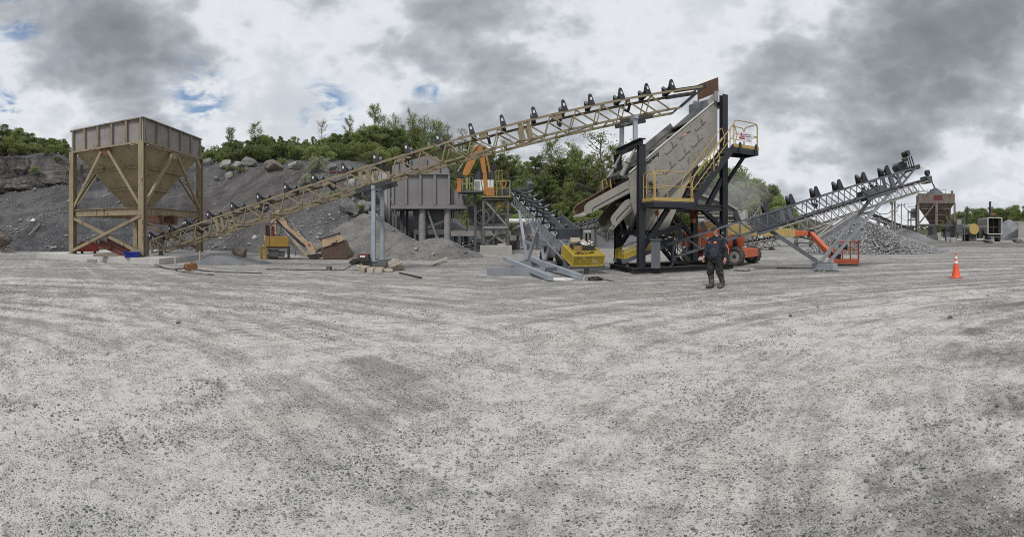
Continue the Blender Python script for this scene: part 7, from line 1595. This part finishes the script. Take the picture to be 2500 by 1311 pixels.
# ------------------------------------------------------------------ screening plant in the dust behind the tower
sp = thing('screening_plant', 'big dust covered screening plant of frames and decks behind the screen tower', 'screening plant', G(1755, 55), facing(1755)); q15 = LQ(1755, 55)
def spf(poly, y, t, mt, nm): return MB().prism([q15(*p) for p in poly], (0, y, 0), (1, 0, 0), (0, 0, 1), (0, 1, 0), t).build(nm, mt, sp)
spf([(1690, 470), (1772, 497), (1800, 514), (1803, 540), (1755, 522), (1690, 500)], 1.5, 3, DGREY, 'screen_box'); spf([(1690, 466), (1775, 493), (1802, 511), (1802, 515), (1773, 498), (1690, 471)], 1.2, 3.2, PALEST, 'top_cover')
spf([(1692, 528), (1758, 528), (1758, 545), (1692, 545)], 1.0, 2.0, GREYST, 'lower_deck'); spf([(1700, 548), (1740, 556), (1752, 566), (1700, 566)], .6, 1.6, PALEST, 'hopper')
spf([(1798, 513), (1824, 511), (1824, 552), (1798, 552)], 1.6, 1.6, paint('dusty_white_panel', (.42, .42, .40), .8, dirt=.5, rust=.1), 'clad_panel')
for px in (1695, 1722, 1757, 1797, 1823): x = q15(px, 0)[0]; MB().box(x-.13, x+.13, -.2, .1, 0, q15(0, 512)[1]).build('post', GREYST, sp)
for py in (527, 546, 562): z = q15(0, py)[1]; MB().box(q15(1692, 0)[0], q15(1800, 0)[0], -.35, -.2, z-.1, z+.1).build('walkway', PALEST, sp)
for py in (519, 539): z = q15(0, py)[1]; MB().box(q15(1700, 0)[0], q15(1798, 0)[0], -.4, -.35, z-.04, z+.04).build('rail', PALEST, sp)
for a, b in (((1698, 560), (1755, 530)), ((1722, 530), (1757, 562)), ((1757, 560), (1797, 530)), ((1760, 525), (1800, 560))): p, q_ = q15(*a), q15(*b); MB().bar((p[0], -.1, p[1]), (q_[0], -.1, q_[1]), .14).build('brace', DGREY, sp)
for px, py in ((1770, 512), (1763, 532), (1712, 540)): x, z = q15(px, py); m2 = MB(); m2.cyl((x-.35, -.5, z), (x+.35, -.5, z), .32, n=12); m2.build('motor', GREYST, sp, smooth=True)
for (x0, y0, d0, x1, y1, d1, lab, w_) in ((1824, 548, 50, 1853, 508, 50, 'short pale steep conveyor rising beside the dusty screening plant', .8), (1700, 545, 48, 1790, 575, 44, 'dusty conveyor descending right from the screening plant', .9), (1812, 598, 40, 1898, 583, 38, 'low dusty conveyor close to the ground under the beige boom', .9), (2230, 566, 88, 2128, 524, 80, 'dark far conveyor sloping down to the right behind the stone pile', 1.1), (2225, 560, 95, 2095, 516, 92, 'dusty far conveyor sloping right, above the dark one', 1.1)):
    A6, B6 = P(x0, y0, d0), P(x1, y1, d1); r_, *_ = conveyor('distant_conveyor', lab, A6, B6, w_, .55, PALEST if d0 != 88 else DGREY, .9, [.1, .25, .4, .55, .7, .85], tall=.3, chord=.11, lace=.06)
    MB().frame((A6+B6)/2+Vector((0, 0, .25)), (B6-A6)/2, (B6-A6).cross(Vector((0, 0, 1))).normalized()*w_*.4, Vector((0, 0, .03))).build('belt', DGREY, r_, True)
    for t in (.15, .5, .85): p = A6.lerp(B6, t); MB().box(p.x-.09, p.x+.09, p.y-.4, p.y+.4, 0, max(.1, p.z-.5)).build('trestle', PALEST, r_, True)
wire(P(1792, 507, 55), P(1900, 512, 60), .6, 'pale cable strung right from the dusty screening plant', .04)
np_ = thing('number_plate_board', 'small white number board fixed on the low conveyor frame', 'board', P(1857, 580, 37.5), facing(1857)); MB().box(-.18, .18, -.02, .02, 0, .26).build('board', WHITE, np_); text_mesh('87', .2, INK, 'number', np_, (-.12, -.024, .06), (R(90), 0, 0), depth=.001, bold=.004)

# ------------------------------------------------------------------ small things on the ground
def gp2(px, py, dz=.012): d = 1760/(py-565); return G(px, d, dz)
o = MB().tube([gp2(368, 641), gp2(385, 648), gp2(400, 655), gp2(420, 659), gp2(450, 656.5)], .03, 6).tube([gp2(372, 641), gp2(380, 651), gp2(410, 658), gp2(432, 660)], .02, 6).build('power_cable', HOSE, smooth=True); tag(o, 'black power cables snaking from the corner of the concrete pad', 'cable')
o = MB().tube([gp2(470, 657), gp2(500, 662), gp2(530, 664), gp2(570, 666), gp2(640, 668), ], .028, 6).build('power_cable', HOSE, smooth=True); tag(o, 'black cable trailing right from the orange drums', 'cable')
o = MB().tube([gp2(430, 662), gp2(470, 668), gp2(505, 672), gp2(523, 673), gp2(510, 670)], .022, 6).build('power_cable', HOSE, smooth=True); tag(o, 'thin black cable lying nearest the viewer, looped at its right end', 'cable')
for px, lab in ((461, 'orange round cable drum on the ground, left of a pair'), (474, 'orange round cable drum on the ground, right of a pair')):
    p = gp2(px, 662 if px == 461 else 659); g = thing('cable_drum', lab, 'cable drum', (p.x, p.y, 0), facing(px)+.3)
    OD_ = paint('drum_orange', (.26, .115, .045), .6, rust=.3); m = MB(); m.cyl((0, -.05, .15), (0, .05, .15), .145, n=16); m.build('flange', OD_, g, smooth=True); m = MB(); m.cyl((0, .05, .15), (0, .22, .15), .10, n=14); m.build('core', RUST, g, smooth=True); m = MB(); m.cyl((0, .22, .15), (0, .29, .15), .145, n=16); m.build('flange', OD_, g, smooth=True)
o = MB().bar(gp2(650, 658, .02), gp2(800, 661, .02), .06, .03).build('steel_strip', BLKDUST); tag(o, 'long thin dark steel strip lying on the ground left of the trestle', 'strip')
p = gp2(803, 661); solo(MB().box(-.09, .09, -.09, .09, 0, .18).box(-.05, .3, -.03, .03, .02, .06), 'marker_block', 'small dark block at the right end of the steel strip', 'block', DGREY, (p.x, p.y, 0))
a, b = gp2(1054, 649, .06), gp2(1091, 638, .16); o = MB().bar(a, b, .16, .05).build('plank', WOODP); tag(o, 'pale plank lying on the edge of the spoil heap right of the trestle', 'plank')
o = MB().bar(gp2(975, 668, .03), gp2(1028, 680, .03), .06, .05).build('steel_rod', BLKDUST); tag(o, 'dark rod lying on the ground right of the trestle timbers', 'rod')
for px, h, lab in ((428, .42, 'short wooden survey stake at the pad edge, left one'), (488, .62, 'taller wooden survey stake at the pad edge by the rear hopper post')):
    d = 20.9 if px == 428 else 22.6; solo(MB().box(-.035, .035, -.035, .035, -.1, h), 'stake', lab, 'stake', WOODP, G(px, d), .3)
for (px, py, sx, sy, h, yaw, mt, lab) in ((18, 616, .55, .18, .16, .1, WOODP, 'pale timber baulk on the ground at the far left edge'), (20, 606, .45, .25, .06, -.4, CONC, 'broken pale slab lying behind the timber at the left edge'), (82, 607, .4, .2, .07, .2, CONC, 'pale flat slab at the foot of the left slope'), (12, 600, .5, .1, .07, .5, WOOD, 'weathered plank among the debris at the left edge')):
    p = gp2(px, py, 0); solo(MB().box(-sx, sx, -sy, sy, 0, h), 'debris_slab' if mt is CONC else 'timber_baulk', lab, 'slab' if mt is CONC else 'timber', mt, p, facing(px)+yaw, bevel=.02)
d = hill_at(78, 563); a, b = on_hill(70, hill_at(70, 577)-.2, .12), on_hill(98, hill_at(98, 549)-.2, .12); o = MB().tube([a, b], .05, 6).build('fallen_pole', WOODP); tag(o, 'thin pale pole lying up the left slope', 'pole')
d = hill_at(80, 541); p = on_hill(80, d, .05); solo(MB().prism([(-.25, -.10), (.1, -.15), (.28, .05), (-.05, .15)], (0, 0, 0), (1, 0, .1), (0, 1, .7), (0, -.57, .82), .06), 'white_slab', 'white scrap slab lying on the left slope above the pole', 'slab', WHITE, p, facing(80))
for (px, py, s, lab) in ((2319, 778, .055, 'single dark stone standing out on the yard below the traffic cone'), (1930, 772, .04, 'dark stone on the dusty track right of the walking man'), (434, 790, .05, 'pale stone lying on the tread marks at the left'), (1475, 1115, .0, ''), (1982, 1192, .016, 'dark pointed stone in the foreground right of centre'), (1986, 1260, .0, ''), (2434, 992, .025, 'sharp dark stone at the right edge of the yard')):
    if s: p = gp2(px, py, 0); boulder((p.x, p.y, s*.5), (s*1.2, s, s*.8), int(px+py), M_ROCKP if px == 434 else M_ROCK, lab, 'stone', blocky=.8)

# ------------------------------------------------------------------ traffic cone
CNO = paint('cone_orange', (.66, .085, .03), .5, dirt=.3, dirt_col=(.4, .12, .07)); CNW = paint('cone_band', (.66, .64, .62), .4, dirt=.3)
p = G(2334, 15.5); cn_ = thing('traffic_cone', 'orange traffic cone with two white bands standing alone on the right', 'traffic cone', (p.x, p.y, 0), facing(2334))
def lathe(prof_, n=24): m = MB(); N = len(prof_); m.add([(r*math.cos(k/n*6.2832), r*math.sin(k/n*6.2832), z) for k in range(n) for r, z in prof_], [(k*N+i, ((k+1) % n)*N+i, ((k+1) % n)*N+i+1, k*N+i+1) for k in range(n) for i in range(N-1)]); return m
lathe([(.165, .035), (.15, .06), (.026, .83), (.022, .85), (.0, .85)]).build('cone_body', CNO, cn_, smooth=True)
def cr_(z): return .15+(.026-.15)*(z-.06)/.77+.003
lathe([(cr_(.50), .50), (cr_(.59), .59)]).build('reflective_band', CNW, cn_, smooth=True); lathe([(cr_(.66), .66), (cr_(.76), .76)]).build('reflective_band', CNW, cn_, smooth=True)
MB().box(-.2, .2, -.2, .2, 0, .035).build('base', paint('cone_base', (.40, .08, .045), .7, dirt=.6, dirt_col=(.32, .27, .25)), cn_, bevel=.012)

# dust hanging over the screening plant
t = bpy.data.materials.new('dust_volume'); t.use_nodes = True; nt = t.node_tree; nt.nodes.clear()
o_ = nt.nodes.new('ShaderNodeOutputMaterial'); pv_ = nt.nodes.new('ShaderNodeVolumePrincipled'); nt.links.new(pv_.outputs[0], o_.inputs['Volume'])
pv_.inputs['Color'].default_value = (.85, .85, .84, 1)
tc_ = nt.nodes.new('ShaderNodeTexCoord'); ln = nt.nodes.new('ShaderNodeVectorMath'); ln.operation = 'LENGTH'; nt.links.new(tc_.outputs['Object'], ln.inputs[0])
mr = nt.nodes.new('ShaderNodeMapRange'); mr.interpolation_type = 'SMOOTHSTEP'; nt.links.new(ln.outputs['Value'], mr.inputs[0]); mr.inputs[1].default_value = .1; mr.inputs[2].default_value = 1.0; mr.inputs[3].default_value = 1.0; mr.inputs[4].default_value = 0.0
no = nt.nodes.new('ShaderNodeTexNoise'); nt.links.new(tc_.outputs['Object'], no.inputs['Vector']); no.inputs['Scale'].default_value = 2.2; no.inputs['Detail'].default_value = 3
mu = nt.nodes.new('ShaderNodeMath'); mu.operation = 'MULTIPLY'; nt.links.new(mr.outputs[0], mu.inputs[0]); nt.links.new(no.outputs[0], mu.inputs[1])
m2_ = nt.nodes.new('ShaderNodeMath'); m2_.operation = 'MULTIPLY'; nt.links.new(mu.outputs[0], m2_.inputs[0]); m2_.inputs[1].default_value = .30; nt.links.new(m2_.outputs[0], pv_.inputs['Density'])
dc = MB().sphere((0, 0, 0), 1, 24).build('dust_cloud', t, smooth=True); q_ = P(1795, 478, 57); dc.location = q_; dc.scale = (6.5, 4.0, 4.2); tag(dc, 'pale dust cloud drifting above the screening plant', 'dust cloud', kind='stuff')
# ------------------------------------------------------------------ the walking man
def skin_obj(name, joints, edges, mat, parent, root=0, sub=2, mats=None):
    """joints: list of (x,y,z, rx, ry); one continuous skinned surface"""
    me = bpy.data.meshes.new(name); me.from_pydata([j[:3] for j in joints], edges, []); me.update()
    o = bpy.data.objects.new(name, me); COL.objects.link(o); o.parent = parent
    sk = o.modifiers.new('skin', 'SKIN'); sk.use_smooth_shade = True
    for i, j in enumerate(joints):
        d = me.skin_vertices[0].data[i]; d.radius = (j[3], j[4]); d.use_root = (i in (root if isinstance(root, (list, tuple)) else [root])); d.use_loose = False
    ss_ = o.modifiers.new('sub', 'SUBSURF'); ss_.levels = sub; ss_.render_levels = sub
    me.materials.append(mat); PM[o.name] = PM[parent.name].copy(); return o
def chain(J, E_, pts_, start=None):
    prev = start; out = []
    for p in pts_:
        J.append(p); i = len(J)-1; out.append(i)
        if prev is not None: E_.append((prev, i))
        prev = i
    return out
SKIN = paint('skin', (.42, .23, .165), .55, dirt=.15, dirt_col=(.3, .16, .12)); t = NT('navy_work_shirt')
c = t.mix(t.ss(t.noise(7, 5, .65), .4, .68), (.018, .0235, .034), (.058, .063, .071)); t.bump(t.math('ADD', t.noise(9, 3, .5, dist=1.0), t.math('MULTIPLY', t.noise(60, 2), .2)), .55, .03); SHIRT = t.set(c, .9, 0, .1)
t = NT('dusty_black_trousers'); c = t.mix(t.ss(t.noise(6, 5, .65), .42, .7), (.022, .021, .022), (.075, .07, .066)); t.bump(t.noise(11, 3, .5, dist=1.2), .6, .03); TROUS = t.set(c, .9, 0, .1)
t = NT('muddy_rubber_boot'); c = t.mix(t.ss(t.noise(9, 5, .65), .42, .66), (.045, .045, .04), (.17, .16, .14)); BOOT = t.set(c, .7, 0, .2)
CAP = paint('camouflage_cap', (.045, .045, .035), .85, dirt=.7, dirt_col=(.13, .125, .09), scale=6); HAIR = paint('sandy_beard', (.26, .17, .075), .9, dirt=.3); ORT = paint('hi_vis_orange', (.75, .13, .03), .7, dirt=.15)
pp = G(1746, 12.72); man = thing('person', 'heavy man in dark work clothes, cap, sunglasses and rubber boots walking with bowed head', 'person', (pp.x, pp.y, 0), facing(1746)-.58)
man.scale = (.985, .985, .985)
# local frame: he faces -Y, his right hand is at -X; z up
J, E_ = [], []
pel = chain(J, E_, [(0, .02, .93, .165, .14)])[0]
tor = chain(J, E_, [(0, -.02, 1.08, .17, .15), (0, .0, 1.26, .16, .13), (0, .04, 1.385, .115, .075), (0, .035, 1.475, .068, .068), (0, -.015, 1.545, .062, .065)], pel)
hd = chain(J, E_, [(0, -.045, 1.60, .078, .086), (0, -.05, 1.67, .084, .10), (0, -.03, 1.745, .07, .08)], tor[-1])
chest = tor[2]
for s_, pts_ in ((-1, [(-.18, .045, 1.355, .058, .058), (-.285, .06, 1.22, .052, .052), (-.33, .04, 1.08, .046, .046), (-.34, -.06, .93, .04, .04), (-.335, -.10, .86, .03, .042), (-.332, -.115, .815, .024, .04)]),
                 (1, [(.18, .055, 1.355, .058, .058), (.285, .085, 1.22, .052, .052), (.325, .10, 1.06, .046, .046), (.325, .06, .90, .04, .04), (.32, .045, .83, .03, .042), (.315, .035, .785, .024, .04)])):
    a = chain(J, E_, pts_, chest); wr, pm = J[a[-2]], J[a[-1]]
    for k, (dy, L) in enumerate(((-.03, .075), (-.010, .085), (.010, .08), (.028, .062))):      # four fingers, gently curled
        chain(J, E_, [(pm[0]+s_*.004, pm[1]+dy, pm[2]-.012, .0098, .0098), (pm[0]-s_*.004, pm[1]+dy*1.05-.006, pm[2]-.012-L*.5, .0088, .0088), (pm[0]-s_*.02, pm[1]+dy*1.05-.010, pm[2]-.012-L*.92, .0075, .0075)], a[-1])
    chain(J, E_, [(pm[0]-s_*.006, pm[1]-.048, pm[2]+.030, .0115, .0115), (pm[0]-s_*.016, pm[1]-.066, pm[2]+.0, .0105, .0105), (pm[0]-s_*.022, pm[1]-.068, pm[2]-.035, .009, .009)], a[-2])   # thumb from the side of the palm
LEG = {-1: [(-.10, .0, .86, .115, .115), (-.125, -.05, .52, .065, .07), (-.125, -.02, .28, .055, .06), (-.125, .02, .09, .05, .055), (-.128, -.12, .065, .035, .03)], 1: [(.10, .02, .86, .115, .115), (.118, .02, .52, .065, .07), (.125, .12, .30, .055, .06), (.127, .195, .15, .05, .05), (.128, .10, .085, .035, .03)]}
for s_ in (-1, 1): chain(J, E_, LEG[s_], pel)
body = skin_obj('body', J, E_, SKIN, man, pel)
# face on the body
def head_bit(nm, mb, mt, smooth=True): o = mb.build(nm, mt, man, smooth=smooth); return o
hc_ = Vector((0, -.05, 1.655)); tilt = R(12)
def hp_(x, y, z): y2, z2 = y*math.cos(tilt)-z*math.sin(tilt)*-1*-1, 0; c, s = math.cos(tilt), math.sin(tilt); return Vector((x, hc_.y+y*c-z*s*-1*-1 if False else hc_.y+y*c-z*s, hc_.z+y*s+z*c))
HR = Matrix.Rotation(tilt, 3, 'X')      # nods the head forward
def hq(x, y, z): return hc_+HR @ Vector((x, y, z))
head = MB(); head.sphere((0, 0, 0), 1, 20, (.083, .105, .125)); head.v = [tuple(hq(x*(1-.18*max(0, -z/.125)), y-(.012 if z < -.04 else 0), z)) for x, y, z in head.v]; head_bit('face', head, SKIN)
m = MB(); m.sphere((0, -.112, -.012), .018, 8, (.8, 1, 1.3)); m.sphere((0, -.108, .012), .012, 8, (.7, 1, 2)); m.v = [tuple(hq(*p)) for p in m.v]; head_bit('nose', m, SKIN)
m = MB()
for s_ in (-1, 1): m2 = MB(); m2.sphere((s_*.086, .005, -.005), .026, 8, (.35, .7, 1.2)); m2.v = [tuple(hq(*p)) for p in m2.v]; head_bit('ear', m2, SKIN)
for s_ in (-1, 1): m = MB(); m.sphere((s_*.034, -.098, .02), .026, 8, (1.15, .45, .7)); m.v = [tuple(hq(*p)) for p in m.v]; head_bit('sunglass_lens', m, paint('sunglass_black', (.01, .01, .012), .15))
m = MB(); m.tube([(-.086, .01, .02), (-.07, -.075, .026), (0, -.108, .028), (.07, -.075, .026), (.086, .01, .02)], .006, 6); m.v = [tuple(hq(*p)) for p in m.v]; head_bit('sunglass_frame', m, paint('sunglass_black', (.01, .01, .012), .15))
m = MB(); m.box(-.022, .022, -.106, -.098, -.052, -.046); m.v = [tuple(hq(*p)) for p in m.v]; head_bit('mouth', m, paint('lip', (.22, .09, .07), .6))
m = MB(); m.sphere((0, -.045, -.085), .064, 12, (1.0, .82, .85)); m.sphere((0, -.055, -.115), .042, 10, (.95, .7, .8)); m.v = [tuple(hq(*p)) for p in m.v]; head_bit('beard', m, HAIR)
m = MB(); m.sphere((0, .035, -.01), .09, 12, (.93, .9, .9)); m.v = [tuple(hq(*p)) for p in m.v]; head_bit('hair', m, paint('cropped_hair', (.12, .08, .05), .9))
m = MB(); N = 20
rings = [(.092, .112, .048), (.094, .115, .075), (.088, .108, .11), (.06, .075, .138), (.02, .025, .148)]
m.add([(a*math.cos(k/N*6.2832), b*math.sin(k/N*6.2832)+.004, z) for a, b, z in rings for k in range(N)], [(i*N+k, i*N+(k+1) % N, (i+1)*N+(k+1) % N, (i+1)*N+k) for i in range(4) for k in range(N)]+[tuple(4*N+k for k in range(N))]); m.v = [tuple(hq(*p)) for p in m.v]; cap = head_bit('cap', m, CAP)
m = MB(); pts_ = [(-.084, -.06), (-.074, -.135), (-.042, -.172), (0, -.18), (.042, -.172), (.074, -.135), (.084, -.06)]; m.prism(pts_, (0, 0, .055), (1, 0, 0), (0, 1, .08), (0, -.12, 1), .007); m.v = [tuple(hq(*p)) for p in m.v]; o = m.build('cap_peak', CAP, cap)
m = MB(); m.sphere((-.03, -.118, .085), .022, 8, (1.3, .4, .8)); m.v = [tuple(hq(*p)) for p in m.v]; m.build('cap_badge', paint('badge_grey', (.2, .2, .19), .7), cap)
# clothes: closed lofts fused by a voxel remesh so that they drape as one cloth
def loft(m, rings, n=28):
    vs = [(cx_+rx*math.cos(k/n*6.2832), cy_+ry*math.sin(k/n*6.2832), z) for z, cx_, cy_, rx, ry in rings for k in range(n)]; N = len(rings)
    return m.add(vs, [(i*n+k, i*n+(k+1) % n, (i+1)*n+(k+1) % n, (i+1)*n+k) for i in range(N-1) for k in range(n)]+[tuple(range(n-1, -1, -1)), tuple((N-1)*n+k for k in range(n))])
def limb(m, pts_, n=14):
    m.tube([p[:3] for p in pts_], [p[3] for p in pts_], n); m.sphere(pts_[0][:3], pts_[0][3]*.98, 10); return m
def fuse(m, name, mat, parent, vox=.012, it=5, crease=.010, freq=9.0):
    o = m.build(name, mat, parent, smooth=True); r_ = o.modifiers.new('fuse', 'REMESH'); r_.mode = 'VOXEL'; r_.voxel_size = vox; r_.use_smooth_shade = True
    s_ = o.modifiers.new('soften', 'SMOOTH'); s_.iterations = it; s_.factor = .5
    tx = bpy.data.textures.new(name+'_folds', 'CLOUDS'); tx.noise_scale = 1/freq; d_ = o.modifiers.new('folds', 'DISPLACE'); d_.texture = tx; d_.strength = crease*2; d_.mid_level = .5; d_.texture_coords = 'LOCAL'
    return o
m = MB(); loft(m, [(.79, 0, .015, .20, .17), (.83, 0, .01, .222, .195), (.92, 0, -.015, .238, .222), (1.05, 0, -.03, .245, .235), (1.17, 0, -.02, .238, .218), (1.28, 0, .01, .222, .185), (1.37, 0, .04, .19, .145), (1.43, 0, .045, .135, .105), (1.47, 0, .042, .088, .085)])
limb(m, [(-.185, .045, 1.375, .088), (-.27, .06, 1.25, .082), (-.325, .045, 1.12, .074), (-.345, -.01, 1.0, .066), (-.342, -.07, .90, .056)])
limb(m, [(.185, .055, 1.375, .088), (.27, .08, 1.25, .082), (.32, .10, 1.12, .074), (.332, .09, .98, .066), (.325, .062, .87, .056)])
shirt = fuse(m, 'shirt', SHIRT, man, .013, 6, .014, 8)
m = MB(); m.tube([(.080*math.cos(k/14*6.2832), .038+.078*math.sin(k/14*6.2832), 1.475-.012*math.sin(k/14*6.2832+1.57)) for k in range(14)], .022, 8, closed=True); m.build('collar', SHIRT, shirt, smooth=True)
MB().bar((0, -.245, .86), (0, -.150, 1.42), .022, .010, up=(0, -1, 0)).build('placket', SHIRT, shirt)
for x, w, mt in ((-.115, .030, paint('name_patch_red', (.45, .05, .045), .7)), (.105, .040, ORT)): m = MB(); m.prism([(-w, -.024), (w, -.024), (w, .024), (-w, .024)], (x, -.158, 1.31), (1, .25 if x > 0 else -.25, 0), (0, .40, 1), (0, -1, .3), .010); m.build('name_patch', mt, shirt)
m = MB(); m.tube([(.17, .07, 1.462), (.235, .05, 1.395), (.325, .07, 1.25), (.385, .10, 1.12), (.392, .09, .98)], [.018, .022, .022, .020, .016], 8); m.build('sleeve_stripe', ORT, shirt, smooth=True)
m = MB(); m.tube([(-.17, .06, 1.46), (-.235, .03, 1.395), (-.33, .02, 1.24)], [.016, .018, .016], 8); m.build('sleeve_stripe', ORT, shirt, smooth=True)
m = MB(); loft(m, [(.72, 0, .02, .19, .15), (.80, 0, .02, .205, .175), (.90, 0, .015, .20, .17)])
limb(m, [(-.105, .0, .80, .118), (-.122, -.035, .66, .112), (-.128, -.06, .52, .106), (-.128, -.055, .45, .112), (-.128, -.048, .40, .104)]); limb(m, [(.105, .02, .80, .118), (.118, .01, .66, .112), (.122, .02, .52, .106), (.125, .04, .45, .112), (.126, .055, .40, .104)])
fuse(m, 'trousers', TROUS, man, .013, 5, .020, 9)
for s_ in (-1, 1):
    if s_ < 0: lg, ft = [(-.128, -.045, .47, .098), (-.128, -.03, .34, .092), (-.128, -.005, .20, .080), (-.128, .01, .11, .076)], [(-.128, .02, .075, .070), (-.128, -.07, .068, .072), (-.13, -.15, .060, .068), (-.131, -.21, .052, .056)]
    else: lg, ft = [(.125, .05, .47, .098), (.126, .10, .35, .092), (.127, .16, .23, .080), (.127, .19, .15, .076)], [(.127, .205, .118, .070), (.128, .125, .090, .072), (.13, .05, .070, .066), (.131, .0, .058, .054)]
    m = limb(MB(), lg); limb(m, ft); m.sphere(ft[-1][:3], ft[-1][3], 10); m.sphere(lg[-1][:3], lg[-1][3]*1.02, 10)
    bt = fuse(m, 'boot', BOOT, man, .012, 4, .006, 10)
    if s_ < 0: MB().prism([(-.035, -.245), (.035, -.245), (.056, -.18), (.050, -.02), (.052, .07), (-.052, .07), (-.050, -.02), (-.056, -.18)], (-.129, 0, .014), (1, 0, 0), (0, 1, 0), (0, 0, 1), .028).build('sole', BLACK, bt)
    else: MB().prism([(-.035, -.035), (.035, -.035), (.056, .03), (.050, .17), (.052, .245), (-.052, .245), (-.050, .17), (-.056, .03)], (.129, 0, .020), (1, 0, 0), (0, 1, .27), (0, -.27, 1), .028).build('sole', BLACK, bt)
